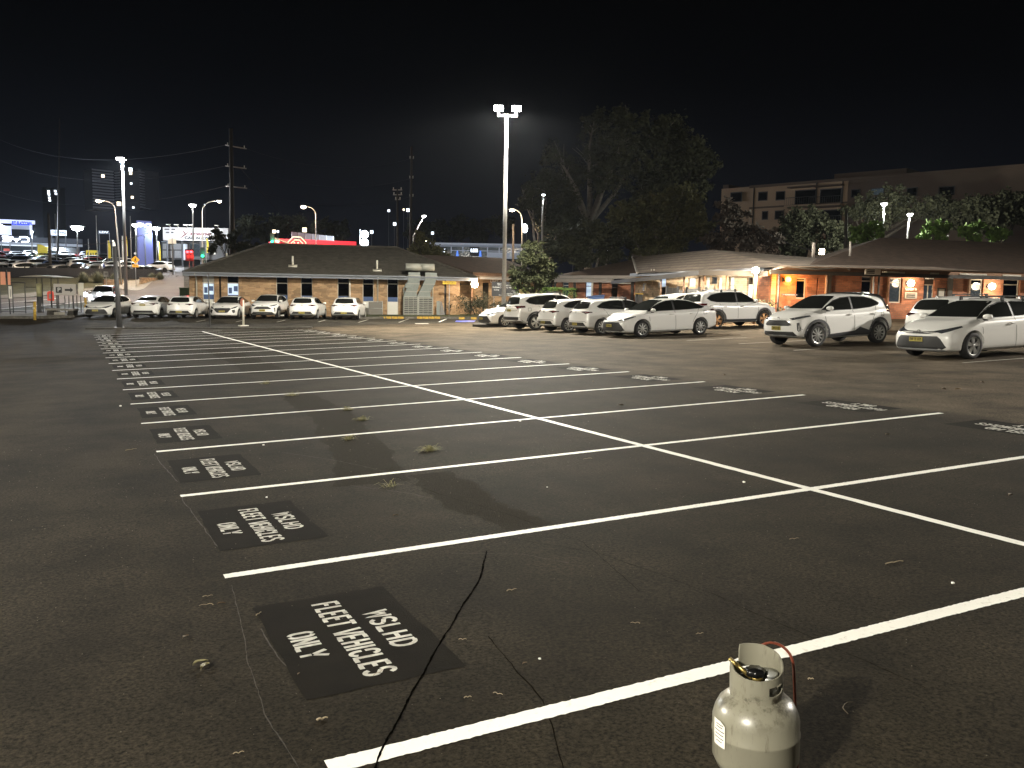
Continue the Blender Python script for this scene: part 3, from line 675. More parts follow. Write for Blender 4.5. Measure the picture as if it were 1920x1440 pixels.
PAR['suv']=dict(style='ten',clad=.10,sill=[(.90,.24),(-.95,.24),(-.90,.42),(-.45,.55),(-.25,.44),(.80,.36)],
 dlo=[(1.02,1.085),(.78,1.21),(.45,1.375),(.15,1.458),(-.3,1.485),(-.85,1.465),(-1.15,1.40),(-1.42,1.265),(-1.36,1.20),(-1.0,1.13),(-.4,1.08),(.5,1.065)],bp=-.22,
 wind=[(-.70,1.135),(-.66,1.21),(-.56,1.45),(-.50,1.498),(0,1.515),(.50,1.498),(.56,1.45),(.66,1.21),(.70,1.135),(0,1.13)],
 rear=[(-.62,1.17),(-.54,1.38),(-.46,1.43),(0,1.44),(.46,1.43),(.54,1.38),(.62,1.17),(0,1.13)],
 head=[(.40,.845),(.62,.90),(.80,.945),(.825,.91),(.72,.845),(.56,.81)],drl=[(.62,.85),(.74,.875),(.78,.90),(.64,.88)],
 grilles=[[(-.34,.80),(.34,.80),(.46,.74),(.56,.66),(.46,.635),(-.46,.635),(-.56,.66),(-.46,.74)],[(-.60,.46),(.60,.46),(.72,.33),(-.72,.33)],[(.70,.72),(.76,.74),(.80,.52),(.75,.46),(.72,.50)],[(-.70,.72),(-.76,.74),(-.80,.52),(-.75,.46),(-.72,.50)]],
 lip=[(-.56,.345),(.56,.345),(.60,.315),(-.60,.315)],fplate=(.50,.62),fbadge=.85,
 tail=[(.30,1.04),(.60,1.06),(.80,1.05),(.82,.98),(.62,.94),(.5,.99)],tred=[(.5,1.03),(.80,1.04),(.81,1.0),(.6,.97)],
 low=[(-.80,.56),(.80,.56),(.80,.33),(-.80,.33)],rlip=[(-.5,.42),(.5,.42),(.5,.37),(-.5,.37)],rplate=(.70,.81),rbadge=.99,
 seams=[[(1.02,1.08),(.95,.80),(.93,.40),(.88,.30)],[(-.22,1.06),(-.24,.44)],[(-1.22,1.16),(-1.10,.95),(-1.0,.75),(-.93,.58)],[(-1.50,.97),(-1.37,.97),(-1.37,.85),(-1.50,.85),(-1.50,.97)]],
 handles=(-.02,-1.02,.935),mirror=(.80,1.12))
PAR['wagon']=dict(style='five',clad=.10,sill=[(1.0,.25),(-.95,.25),(-.92,.40),(.98,.38)],
 dlo=[(1.05,1.135),(.80,1.28),(.45,1.48),(.15,1.575),(-.4,1.60),(-1.1,1.575),(-1.55,1.50),(-1.80,1.34),(-1.62,1.22),(-1.3,1.16),(-.4,1.13),(.5,1.12)],bp=-.15,
 wind=[(-.73,1.19),(-.69,1.27),(-.60,1.56),(-.54,1.615),(0,1.63),(.54,1.615),(.60,1.56),(.69,1.27),(.73,1.19),(0,1.18)],
 rear=[(-.64,1.21),(-.58,1.46),(-.50,1.53),(0,1.545),(.50,1.53),(.58,1.46),(.64,1.21),(0,1.18)],
 head=[(.46,.885),(.66,.94),(.84,.98),(.86,.93),(.74,.86),(.56,.85)],drl=[(.62,.885),(.76,.91),(.8,.94),(.64,.92)],
 grilles=[[(-.44,.90),(.44,.90),(.50,.80),(.40,.70),(-.40,.70),(-.50,.80)],[(-.60,.56),(.60,.56),(.70,.38),(-.70,.38)]],
 lip=[(-.56,.36),(.56,.36),(.6,.32),(-.6,.32)],fplate=(.58,.69),fbadge=.85,
 tail=[(.36,1.12),(.62,1.13),(.82,1.12),(.86,1.04),(.68,.98),(.56,1.05)],tred=[(.5,1.11),(.82,1.11),(.85,1.05),(.66,1.01)],
 low=[(-.84,.62),(.84,.62),(.84,.36),(-.84,.36)],rlip=[(-.5,.44),(.5,.44),(.5,.38),(-.5,.38)],rplate=(.86,.97),rbadge=1.08,
 seams=[[(1.05,1.12),(1.0,.80),(.98,.42)],[(-.15,1.11),(-.17,.42)],[(-1.15,1.12),(-1.08,.90),(-.98,.66),(-.95,.60)],[(-1.72,1.02),(-1.57,1.02),(-1.57,.88),(-1.72,.88),(-1.72,1.02)]],
 handles=(.06,-.90,.96),mirror=(.82,1.17))
CARS={}; PROTO={}
def plate(mb_p,mb_t,x,z0,z1,sgn,txt):
    zc=(z0+z1)/2
    mb_p.bb(x-.006,x+.006,-.186,.186,z0,z1)
    t=text_mb(txt,(z1-z0)*1.05,.004)
    xs=[p[0] for p in t.v]; k=.32/(max(xs)-min(xs))
    put(t,mb_t,lambda p:(x+sgn*(.008+p[2]),sgn*p[0]*k,zc+p[1]))
def make_car(kind,label,paint='white',plate_txt='CW 31 QB',rack=None,lights=False,bronze=False,style=None,antenna=True):
    if kind not in CARS: CARS[kind]=Car(kind,SPEC[kind])
    c=CARS[kind]; S=c.S; P=PAR[kind]; L,W=S['L'],S['W']
    t=thing('parked_car',label,'car')
    def paintmesh():
        me=c.body
        if paint!='white':
            key=(kind,paint)
            if key not in CARS:
                q=c.body.copy(); q.materials[0]=M[paint]; CARS[key]=q
            me=CARS[key]
        return me
    body=obj('body',paintmesh(),None,t)
    def D(name,polys,side,mt,both=False,off=.006,label_=None,parent=t):
        mb=MB()
        for p in polys: c.decal(mb,p,side,off,both=both)
        return obj(name,mb,mt,parent)
    pm=lambda p:[(-a,b) for a,b in p]
    D('windscreen',[P['wind']],'F',M['glass'])
    D('rear_window',[P['rear']],'B',M['glass'])
    for sd in 'LR':
        D('window_trim',[P['dlo']],sd,M['trim'],off=.004)
        bp=P['bp']
        def inset(poly,x0,x1):
            cx=sum(p[0] for p in poly)/len(poly); cz=sum(p[1] for p in poly)/len(poly)
            q=[(cx+(p[0]-cx)*.97,cz+(p[1]-cz)*.90) for p in poly]
            return clip_cell(q,x0,x1,0,3)
        for a,b in ((bp+.045,9),(-9,bp-.045)): D('side_window',[inset(P['dlo'],a,b)],sd,M['glass'],off=.010)
    for s_ in (1,-1):
        f=(lambda p:p) if s_>0 else pm
        h=D('headlight',[f(P['head'])],'F',M['E_head'] if lights else M['lamp'],off=.009)
        D('reflector',[f(P['drl'])],'F',M['E_head'] if lights else M['reflector'],off=.014,parent=h)
        h=D('tail_light',[f(P['tail'])],'B',M['taildark'],off=.009)
        D('lens',[f(P['tred'])],'B',M['tail'],off=.013,parent=h)
    for g in P['grilles']: D('grille',[g],'F',M['mesh'])
    D('front_lip',[P['lip']],'F',M['silver'] if kind!='lift' else M['trim'],off=.011)
    D('rear_bumper_insert',[P['low']],'B',M['mesh'])
    D('rear_lip',[P['rlip']],'B',M['silver'],off=.010)
    for q in P['seams']:
        for sd in 'LR':
            mb=MB(); c.line(mb,q,sd,both=False); obj('panel_gap',mb,M['seam'],t)
    mb=MB()
    rp=P['rear']; zl=P['rplate'][1]+.03
    c.line(mb,[(-.72,zl-.02),(-.60,zl-.10 if zl>.6 else zl+.03),(.60,zl-.10 if zl>.6 else zl+.03),(.72,zl-.02)],'B',both=False)
    obj('panel_gap',mb,M['seam'],t)
    if P.get('clad'):
        for ax in S['ax']:
            for sd in 'LR':
                mb=MB(); r0=S['wr_']+.056; r1=r0+P['clad']*.82; n=16
                for k in range(n):
                    a0,a1=math.pi*(-.12+1.24*k/n),math.pi*(-.12+1.24*(k+1)/n); cz=S['wr_']+.005
                    c.decal(mb,[(ax+math.cos(a0)*r0,cz+math.sin(a0)*r0),(ax+math.cos(a0)*r1,cz+math.sin(a0)*r1),(ax+math.cos(a1)*r1,cz+math.sin(a1)*r1),(ax+math.cos(a1)*r0,cz+math.sin(a1)*r0)],sd,.014,.5)
                obj('arch_cladding',mb,M['clad'],t)
        [D('sill_cladding',[P['sill']],sd,M['clad'],off=.010) for sd in 'LR']
    # plates and badges
    def surf(side,y,z):
        h=c.bvh.ray_cast(Vector((5 if side=='F' else -5,y,z)),Vector((-1 if side=='F' else 1,0,0))); return h[0].x
    for side,key in (('F','fplate'),('B','rplate')):
        a=MB(); b=MB(); z0,z1=P[key]; sg=1 if side=='F' else -1
        x=surf(side,0,(z0+z1)/2); x=max(x*sg,surf(side,0,z1)*sg,surf(side,0,z0)*sg)*sg+sg*.014
        plate(a,b,x,z0,z1,sg,plate_txt); p=obj('number_plate',a,M['plate'],t); obj('lettering',b,M['ink'],p)
    for side,key in (('F','fbadge'),('B','rbadge')):
        a=MB(); z=P[key]; sg=1 if side=='F' else -1; x=surf(side,0,z)
        a.tube([(x+sg*.012,.058*math.cos(k*math.pi/6),z+.04*math.sin(k*math.pi/6)) for k in range(13)],.006,5)
        a.tube([(x+sg*.012,.028*math.cos(k*math.pi/4),z+.038*math.sin(k*math.pi/4)) for k in range(9)],.005,5)
        obj('badge',a,M['chrome'],t)
    # mirrors and handles
    mx,mz=P['mirror']
    for sg in (1,-1):
        a=MB(); yy=W*.90
        prof=[]
        a.lathe([(0,-.105),(.055,-.10),(.085,-.05),(.09,.02),(.075,.08),(0,.10)],n=14)
        vs=[(mx+.02+p[0]*.85,sg*(yy+.10+p[2]*1.05),mz+.02+p[1]*.75) for p in a.v]
        b=MB(); b.add(vs,a.f,0); k=MB(); k.box((mx+.02,sg*(yy+.02),mz-.05),(.07,.14,.045)); b.add(k.v,k.f,1)
        obj('wing_mirror',b,[M[paint] ,M['trim']],t,True)
        for hx in P['handles'][:2]:
            hz=P['handles'][2]; h=c.bvh.ray_cast(Vector((hx,sg*3,hz)),Vector((0,-sg,0)))[0]
            a=MB(); a.tube([(hx-.095,h.y+sg*.0,hz),(hx-.07,h.y+sg*.035,hz),(hx+.07,h.y+sg*.035,hz+.004),(hx+.095,h.y,hz)],[.012,.016,.016,.012],6)
            obj('door_handle',a,M[paint] if not bronze else M['trim'],t,True)
    # wheels
    st=style or P['style']
    if (kind,st) not in PROTO:
        ty,rm,hb=wheel_meshes(S['wr_'],st,kind); PROTO[(kind,st)]=[(ty,rm,hb),tuple(mirror_mesh(q) for q in (ty,rm,hb))]
    for ax in S['ax']:
        for sg in (1,-1):
            ty,rm,hb=PROTO[(kind,st)][0 if sg>0 else 1]
            o=obj('wheel',hb,None,t); o.location=(ax,sg*(W-.115),S['wr_'])
            o.rotation_euler=(0,random.uniform(-1,1),0)
            obj('tyre',ty,None,o); rr=obj('rim',rm,None,o)
            if bronze: rr.material_slots[0].link='OBJECT'; rr.material_slots[0].material=M['bronze']
    top=lambda x,y:c.bvh.ray_cast(Vector((x,y,4)),Vector((0,0,-1)))[0].z
    if antenna:
        a=MB(); x=-L/2+.62 if kind!='sedan' else -1.05; z=top(x,0)
        a.add([(x-.09,-.02,z-.01),(x-.09,.02,z-.01),(x+.09,.0,z-.005),(x-.07,0,z+.075)],[(0,1,3),(1,2,3),(2,0,3),(0,2,1)])
        obj('roof_antenna',a,M[paint],t,True)
    if rack:
        for x in rack:
            a=MB(); yw=S['wr']*.99; z0=top(x,S['wr']*.72)
            a.tube([(x,-yw-.02,z0+.075),(x,yw+.02,z0+.075)],.018,6)
            for sg in (1,-1):
                a.box((x,sg*(yw-.02),z0+.02),(.07,.06,.12)); a.tube([(x,sg*(yw-.01),z0+.01),(x,sg*(yw+.055),z0-.07)],.012,5)
            obj('roof_bar',a,M['trim'] if rack[0]>-9 else M['steel'],t)
    if kind=='wagon':
        for sg in (1,-1):
            a=MB(); y=sg*(S['wr']*.90); a.tube([(.35,y,top(.35,y)-.005),(.2,y,top(.2,y)+.045),(-.5,y,top(-.5,y)+.05),(-1.4,y,top(-1.4,y)+.045),(-1.6,y,top(-1.6,y)-.005)],.016,6); obj('roof_rail',a,M['steel'],t)
    return t
def low_cars():
    """cars too far off to show fittings: body, glass, wheels as three parts"""
    out={}
    for kind in ('hatch','sedan','suv','wagon'):
        if kind not in CARS: CARS[kind]=Car(kind,SPEC[kind])
        c=CARS[kind]; P=PAR[kind]; S=c.S
        g=[]
        for nm,pl,sd,mt_ in (('windscreen',P['wind'],'F','glass'),('rear_window',P['rear'],'B','glass'),('side_window',P['dlo'],'L','glass'),('side_window',P['dlo'],'R','glass'),('grille',P['grilles'][-1] if len(P['grilles'])<3 else P['grilles'][0],'F','mesh')):
            q=MB(); c.decal(q,pl,sd,.008,.12); g.append(mesh(nm,q,M[mt_]))
        wl=MB(); wl.lathe([(0,-.1),(S['wr_'],-.1),(S['wr_'],.1),(0,.1)],n=16,axis='y')
        wm=mesh('wheel',wl,M['rubber'])
        out[kind]=(c.body,g,wm,S)
    return out
def place_lot(o,x,y,rz):
    o.matrix_world=lotm(x,y,rz,.002)
def place_g(o,px,py,D=None,az=0.):
    """stand a car on the terrain under a pixel; az = heading azimuth from world +Y toward +X (front direction)"""
    P=ga(px,py) if D is None else foot(px,py,D)
    rz=math.pi/2-az; d=np.array([math.cos(rz),math.sin(rz)])
    e=1.3; zf=gz(P+np.array([d[0]*e,d[1]*e,0])); zb=gz(P-np.array([d[0]*e,d[1]*e,0]))
    n=np.array([-d[1],d[0]]); zl=gz(P+np.array([n[0]*.8,n[1]*.8,0])); zr=gz(P-np.array([n[0]*.8,n[1]*.8,0]))
    X=Vector((d[0]*2*e,d[1]*2*e,zf-zb)).normalized(); Y=Vector((n[0]*1.6,n[1]*1.6,zl-zr)); Y=(Y-X*Y.dot(X)).normalized(); Z=X.cross(Y)
    m=Matrix.Identity(4)
    for i in range(3): m[i][0]=X[i]; m[i][1]=Y[i]; m[i][2]=Z[i]; m[i][3]=P[i]
    m[2][3]=(zf+zb+zl+zr)/4+.002
    o.matrix_world=m
PI=math.pi
G_R='white fleet cars in the right-hand rows'; G_L='white fleet cars in front of the brick building'
cars=[]
def rc(kind,x,y,rz,label,group=G_R,**k):
    o=make_car(kind,label,**k); o['group']=group; place_lot(o,x,y,rz); cars.append(o); return o
rc('hatch',19.86,11.95,PI,'white hatchback cut by the right picture edge, nose to the lane',rack=(-.15,-.95),plate_txt='EW 18 WM',style='five')
rc('suv',20.45,17.55,PI,'white compact crossover with grey wheel arch cladding, nose to the lane',plate_txt='CW 31 QB')
rc('sedan',19.72,25.5,PI,'white sedan with a red seat in the front window, nose to the lane',plate_txt='EI 04 BK')
rc('hatch',19.75,28.35,0,'white hatchback right behind the sedan, rear to the lane, floodlight glinting in its back window',rack=(-.1,),plate_txt='DX 62 LM')
rc('hatch',19.75,31.1,0,'white hatchback between the tall grey-bumpered wagon and another hatchback, rear to the lane',plate_txt='DX 63 LM')
rc('wagon',19.7,34.2,0,'white tall off-road wagon with dark grey lower bumper and roof bar, rear to the lane',rack=(.1,),plate_txt='EB 75 RN')
rc('sedan',20.1,38.2,PI,'white sedan whose nose alone shows beside the light pole island',plate_txt='CV 20 HT')
rc('wagon',26.15,29.2,0,'white tall wagon with bronze wheels and crowded roof rails in the second row',bronze=True,rack=(-.1,-.9),plate_txt='DP 93 KC')
rc('suv',26.4,32.4,0,'white car of which only the roof and dark windows show behind the sedan',plate_txt='DP 94 KC',antenna=False)
rc('hatch',24.55,15.6,0,'white hatchback seen from behind, between the compact crossover and the rightmost hatchback',rack=(-.1,),plate_txt='EA 19 ZT')
rc('suv',26.2,22.6,PI,'black car almost hidden behind the white compact crossover',group='cars of the second right-hand row',paint='black',plate_txt='BK 11 ZZ')
LROW=[('hatch',205,596,.41,0,'white hatchback parked leftmost, nose forward, beside the yellow bollard','CZ 40 GA'),
('sedan',292,598,.41,1,'white sedan parked rear out, second car from the left','CZ 41 GA'),
('hatch',356,598.5,.41,1,'white hatchback parked rear out between a white sedan and a dark-grilled liftback','CZ 42 GA'),
('lift',434,599,.41,0,'white liftback with a large black hexagonal grille, behind the sign post in the median','CZ 43 GA'),
('suv',507,599,.43,0,'white compact crossover parked nose out in front of the long brick panel','CZ 44 GA'),
('hatch',579,599.5,.43,1,'white hatchback parked rear out, second from the right end of the left row','CZ 45 GA'),
('hatch',655,600,.43,1,'white hatchback parked rear out at the right end of the left row','CZ 46 GA')]
for k,px,py,az,rear,lb,pt in LROW:
    o=make_car(k,lb,plate_txt=pt); o['group']=G_L
    place_g(o,px,py-6,58.8,az if rear else az+PI); cars.append(o)
# ---------------------------------------------------------------- lamps' light
def light(kind,P,power,col,size=.1,name='lamp_light',parent=None,aim=None,spot=120,blend=.6):
    l=bpy.data.lights.new(name,kind); l.energy=power; l.color=col
    if kind=='AREA': l.size=size
    else: l.shadow_soft_size=size
    if kind=='SPOT': l.spot_size=R(spot); l.spot_blend=blend
    o=bpy.data.objects.new(name,l); C.objects.link(o)
    q=Vector(aim)-Vector(P) if aim is not None else Vector((0,0,-1))
    o.matrix_world=Matrix.Translation(Vector(P))@q.to_track_quat('-Z','Y').to_matrix().to_4x4()
    if parent: 
        mw=o.matrix_world.copy(); o.parent=parent; o.matrix_parent_inverse=parent.matrix_world.inverted()
    return o
COOL=(.93,.97,1.0); NEUT=(1.,.95,.84); WARM=(1.,.72,.46); ORNG=(1.,.42,.08)
# ---------------------------------------------------------------- lamp poles
def pole_top(P,h): return np.array([P[0],P[1],P[2]+h])
def twin_flood(px_base,D,py_top,label,power,col=NEUT,lotpos=None,h=None,heads=((-.55,0),(.55,0)),aimlot=None,em='E_white',rad=.11,name='light_pole'):
    if lotpos is not None: P=lot(*lotpos); 
    else:
        P=foot(px_base,600,D); T=at(px_base,py_top,D); h=T[2]-P[2]
    t=thing(name,label,'light pole',mw=Matrix.Translation(Vector(P))@Matrix.Rotation(-YAW,4,'Z'))
    a=MB(); a.tube([(0,0,-.05),(0,0,h*.5),(0,0,h-.35)],[rad*1.15,rad*.95,rad*.7],14); obj('pole',a,M['steel'],t,True)
    a=MB(); a.box((0,0,.02),(.42,.42,.05)); 
    for q in ((.15,.15),(-.15,.15),(.15,-.15),(-.15,-.15)): a.tube([(q[0],q[1],.03),(q[0],q[1],.10)],.02,6)
    obj('base_plate',a,M['dsteel'],t)
    xs=[q[0] for q in heads]
    a=MB(); a.tube([(min(xs)-.05,0,h-.3),(max(xs)+.05,0,h-.3)],.05,8); a.tube([(0,0,h-.36),(0,0,h-.24)],.12,10); obj('cross_bar',a,M['cream'],t,True)
    for x,dy in heads:
        a=MB(); a.tube([(x,0,h-.3),(x,0,h-.05)],.045,8); obj('bracket',a,M['cream'],t,True)
        a=MB(); a.box((x,-.08,h+.05),(.52,.60,.13),Matrix.Rotation(R(10),3,'X')); hd=obj('lamp_head',a,M['dsteel'],t)
        a=MB(); a.box((x,-.10,h-.05),(.46,.52,.05),Matrix.Rotation(R(10),3,'X')); a.box((x,-.40,h+.06),(.46,.03,.16),Matrix.Rotation(R(10),3,'X')); obj('lamp_glass',a,M[em],hd)
        if power:
            m=t.matrix_world@Vector((x,-.12,h-.22))
            light('POINT',tuple(m),power/len(heads)*.22,col,.12,parent=t)
            light('SPOT',tuple(m),power/len(heads),col,.12,parent=t,aim=tuple(m+Vector((0,0,-1))),spot=172,blend=.25)
    return t
MAIN=twin_flood(944,47.5,206,'tall galvanised light pole with two blazing floodlights, on the island in the middle',31000,(1.,.94,.80),heads=((-.42,0),(.50,0)))
def pole_b():
    D=97; return twin_flood(238,D,299,'tall light pole at the left with a single bright head high above the street',16000,COOL,heads=((-.25,0),(.12,0)),rad=.16)
pole_b()
twin_flood(0,0,0,'light pole behind the camera at the left that lights the nearest bays',62000,(1.,.94,.80),lotpos=(-19.5,-9.),h=11.5)
twin_flood(0,0,0,'light pole beyond the right edge of the picture, past the white cars',32000,(1.,.94,.83),lotpos=(44,6),h=10.)
twin_flood(0,0,0,'light pole beyond the left edge of the picture, beside the middle bays',46000,(1.,.94,.80),lotpos=(-22.,31.),h=11.5)  # extra pole added out of view to brighten the car fronts
# ---------------------------------------------------------------- ground and markings
g=MB(); g.add([tuple(wab(a,b,GZ[j][i])) for j,b in enumerate(GB) for i,a in enumerate(GA)],[(j*len(GA)+i,j*len(GA)+i+1,(j+1)*len(GA)+i+1,(j+1)*len(GA)+i) for j in range(len(GB)-1) for i in range(len(GA)-1)])
struct('ground',g,M['asphalt'])
def resample(pts,n):
    pts=[np.array(p,float) for p in pts]; d=[0]
    for a,b in zip(pts[:-1],pts[1:]): d.append(d[-1]+np.linalg.norm(b-a))
    out=[]
    for k in range(n):
        t=d[-1]*k/(n-1); i=min(len(pts)-2,max(j for j in range(len(pts)) if d[j]<=t+1e-9)); i=min(i,len(pts)-2)
        u=(t-d[i])/max(d[i+1]-d[i],1e-9); out.append(pts[i]*(1-u)+pts[i+1]*u)
    return out
def sheet(near,far,name,mt,n=24,m=8,dz=.012,kind='structure'):
    """a strip of ground between two outlines given in picture columns/rows, draped on the terrain"""
    A=[ga(*p) for p in resample(near,n)]; B=[ga(*p) for p in resample(far,n)]
    mb=MB(); vs=[]
    for j in range(m+1):
        for i in range(n):
            P=A[i]*(1-j/m)+B[i]*(j/m); P=P.copy(); P[2]=gz(P)+dz; vs.append(tuple(P))
    mb.add(vs,[(j*n+i,j*n+i+1,(j+1)*n+i+1,(j+1)*n+i) for j in range(m) for i in range(n-1)])
    return struct(name,mb,mt,kind=kind)
Wd=2.65; XA=5.10; XB=10.175; NLN=18
def lotsheet(mb,x0,y0,x1,y1,z,wd=None,jag=0.,seg=.12,rnd=random):
    """painted stroke from one point to another with slightly ragged edges"""
    d=np.array([x1-x0,y1-y0]); L=np.linalg.norm(d); d/=L; n=np.array([-d[1],d[0]]); k=max(1,int(L/seg)) if jag else max(1,int(L/2))
    vs=[]
    for i in range(k+1):
        p=np.array([x0,y0])+d*L*i/k
        for s in (1,-1):
            q=p+n*s*(wd/2+(rnd.uniform(-jag,jag) if jag else 0)); vs.append(tuple(lot(q[0],q[1],z)))
    mb.add(vs,[(2*i,2*i+1,2*i+3,2*i+2) for i in range(k)])
rl=random.Random(3)
for k in range(-1,NLN):
    mb=MB(); j=.0035 if k<6 else 0; wl=.092 if k!=0 else .105
    pass
    lotsheet(mb,0,k*Wd,XB,k*Wd,.0020,wl,j,.016 if k<3 else .06,rl)
    struct('bay_line',mb,M['line'])
mb=MB(); lotsheet(mb,XA,-Wd*1.5,XA,(NLN-1)*Wd,.0027,.092,.005,.1,rl); struct('centre_line',mb,M['line'])
# stencilled lettering: condensed strokes with stencil bridges
def arc(cx,cy,rx,ry,a0,a1,n=7): return [(cx+rx*math.cos(R(a0+(a1-a0)*i/n)),cy+ry*math.sin(R(a0+(a1-a0)*i/n))) for i in range(n+1)]
GL={'W':[[(0,1),(.22,0),(.44,.85)],[(.56,.85),(.78,0),(1,1)]],'S':[arc(.5,.73,.42,.25,20,200)+[(.2,.58)],[(.25,.56),(.78,.44)],[(.8,.42)]+arc(.5,.27,.42,.25,20,-160)],
'L':[[(.1,1),(.1,.0)],[(.24,.07),(.9,.07)]],'H':[[(.1,1),(.1,0)],[(.9,1),(.9,0)],[(.2,.5),(.8,.5)]],'D':[[(.1,1),(.1,0)],[(.22,.95)]+arc(.4,.5,.5,.45,90,-90)+[(.22,.05)]],
'F':[[(.1,1),(.1,0)],[(.24,.94),(.9,.94)],[(.24,.52),(.8,.52)]],'E':[[(.1,1),(.1,0)],[(.24,.94),(.9,.94)],[(.24,.5),(.8,.5)],[(.24,.06),(.9,.06)]],
'T':[[(.0,.94),(1,.94)],[(.5,.84),(.5,0)]],'V':[[(0,1),(.42,0)],[(.58,0),(1,1)]],'I':[[(.5,1),(.5,0)]],'C':[arc(.55,.70,.42,.26,15,180)+[(.13,.56)],[(.13,.44)]+arc(.55,.30,.42,.26,180,345)],
'O':[[(.40,.955)]+arc(.5,.70,.42,.25,120,180,4)+[(.08,.30)]+arc(.5,.30,.42,.25,180,240,4)+[(.40,.045)],[(.60,.955)]+arc(.5,.70,.42,.25,60,0,4)+[(.92,.30)]+arc(.5,.30,.42,.25,0,-60,4)+[(.60,.045)]],
'N':[[(.1,0),(.1,1)],[(.16,.9),(.84,.1)],[(.9,0),(.9,1)]],'Y':[[(0,1),(.45,.5)],[(.55,.5),(1,1)],[(.5,.42),(.5,0)]]}
def letters(mb,txt,u0,u1,v0,v1,fn,sw):
    """txt fills the box u0..u1 (reading direction) x v0..v1 (height); fn maps (u,v) to the lot"""
    adv={'I':.45,' ':.55}; tot=sum(adv.get(c,1.)+.28 for c in txt)-.28; s=(u1-u0)/tot; u=u0
    for ch in txt:
        a=adv.get(ch,1.)
        if ch!=' ':
            for st in GL[ch]:
                pts=[((u+(q[0] if ch!='I' else .22)*s),(v0+q[1]*(v1-v0))) for q in st]
                L=[];Rr=[]
                for i,p in enumerate(pts):
                    a_=pts[max(i-1,0)]; b_=pts[min(i+1,len(pts)-1)]; d=(b_[0]-a_[0],b_[1]-a_[1]); l=math.hypot(*d) or 1
                    n=(-d[1]/l*sw/2,d[0]/l*sw/2); L.append((p[0]+n[0],p[1]+n[1])); Rr.append((p[0]-n[0],p[1]-n[1]))
                vs=[fn(*q) for q in L+Rr]; m_=len(L)
                mb.add(vs,[(i,i+1,m_+i+1,m_+i) for i in range(m_-1)])
        u+=(a+.28)*s
for k in range(-1,NLN-1):
    jx0,jy0,jr=rl.uniform(-.025,.025),rl.uniform(-.03,.03),rl.uniform(-.012,.012); y0=k*Wd
    pa=MB()
    for (xa,xb) in (((.06,.85) if k!=0 else (.06,.85)),):
        n=8; ed=[]
        vs=[]
        for i in range(n+1):
            for j in range(n+1):
                jx=rl.uniform(-.008,.008) if i in(0,n) or j in (0,n) else 0
                vs.append(tuple(lot(xa+(xb-xa)*i/n+jx,y0+.61+1.35*j/n+jx,.0014)))
        pa.add(vs,[(i*(n+1)+j,i*(n+1)+j+1,(i+1)*(n+1)+j+1,(i+1)*(n+1)+j) for i in range(n) for j in range(n)])
    struct('blackout_patch',pa,M['patch'])
    tx=MB(); z=.0024
    fl=lambda u,v:tuple(lot(v+jx0*(k>0)+jr*(k>0)*(u-1.3),y0+2.65-u+jy0*(k>0)-jr*(k>0)*(v-.4),z))       # left ends: reads toward -y, top toward +x
    sw=.026
    letters(tx,'WSLHD',1.10,1.66,.605,.745,fl,sw); letters(tx,'FLEET VEHICLES',.82,1.93,.375,.53,fl,sw); letters(tx,'ONLY',1.22,1.58,.145,.285,fl,sw)
    struct('painted_lettering',tx,M['stencil'])
    if k>=0:
        pr=MB(); pr.add([tuple(lot(XB-.06,y0+.61,.0014)),tuple(lot(XB-.85,y0+.61,.0014)),tuple(lot(XB-.85,y0+1.96,.0014)),tuple(lot(XB-.06,y0+1.96,.0014))],[(0,1,2,3)])
        struct('blackout_patch',pr,M['patch'])
        tx=MB(); fr=lambda u,v:tuple(lot(XB-v-jy0,y0+u+jx0,z))
        letters(tx,'WSLHD',.90,1.46,.60,.76,fr,sw*1.15); letters(tx,'FLEET VEHICLES',.62,1.75,.37,.53,fr,sw*1.15); letters(tx,'ONLY',1.00,1.38,.14,.30,fr,sw*1.15)
        struct('painted_lettering',tx,M['stencil'])
# cracks, seams, old patches
M['hair']=mat('hairline_crack',(.006,.005,.0035),1.,spec=0.)
def crack(pts,wd,mt,name='crack',z=.0009,jit=.012,seg=.05,seed=1):
    r=random.Random(seed); q=resample(pts,max(3,int(sum(math.dist(a,b) for a,b in zip(pts[:-1],pts[1:]))/seg))); mb=MB(); L=[];off=0
    vs=[]
    for i,p in enumerate(q):
        a=q[max(i-1,0)]; b=q[min(i+1,len(q)-1)]; d=b-a; d/=np.linalg.norm(d)+1e-9; n=np.array([-d[1],d[0]]); off=off*.8+r.uniform(-jit,jit); w_=wd*r.uniform(.35,1.3)
        for s in (1,-1):
            c=p+n*(off+s*w_/2); vs.append(tuple(lot(c[0],c[1],z)))
    mb.add(vs,[(2*i,2*i+1,2*i+3,2*i+2) for i in range(len(q)-1)]); struct(name,mb,mt)
crack([(1.74,2.33),(1.45,1.80),(.80,.88),(.24,.05),(-.1,-.55)],.0105,M['seal'],seed=2,z=.0032,jit=.0022,seg=.02)
crack([(1.9,2.75),(2.4,1.9),(2.55,.9),(2.6,-.6)],.0045,M['hair'],seed=3,jit=.006)
crack([(1.10,.9),(1.0,.1),(.75,-.6)],.0055,M['hair'],seed=13,jit=.005)
crack([(2.0,5.1),(2.1,4.2),(2.35,3.1),(2.45,2.2),(2.2,1.1)],.0045,M['hair'],seed=5,jit=.006)
crack([(0.02,2.45),(-.02,2.0),(-.10,1.2),(-.13,.5),(-.05,-.6)],.005,M['scratch'],'scratch_mark',seed=4,jit=.004)
crack([(.04,1.6),(.05,1.1),(.09,.7)],.007,M['scratch'],'scratch_mark',seed=6,jit=.004)
crack([(0.0,5.3),(.03,4.4),(.06,3.4)],.008,M['scratch'],'scratch_mark',seed=7,jit=.005)
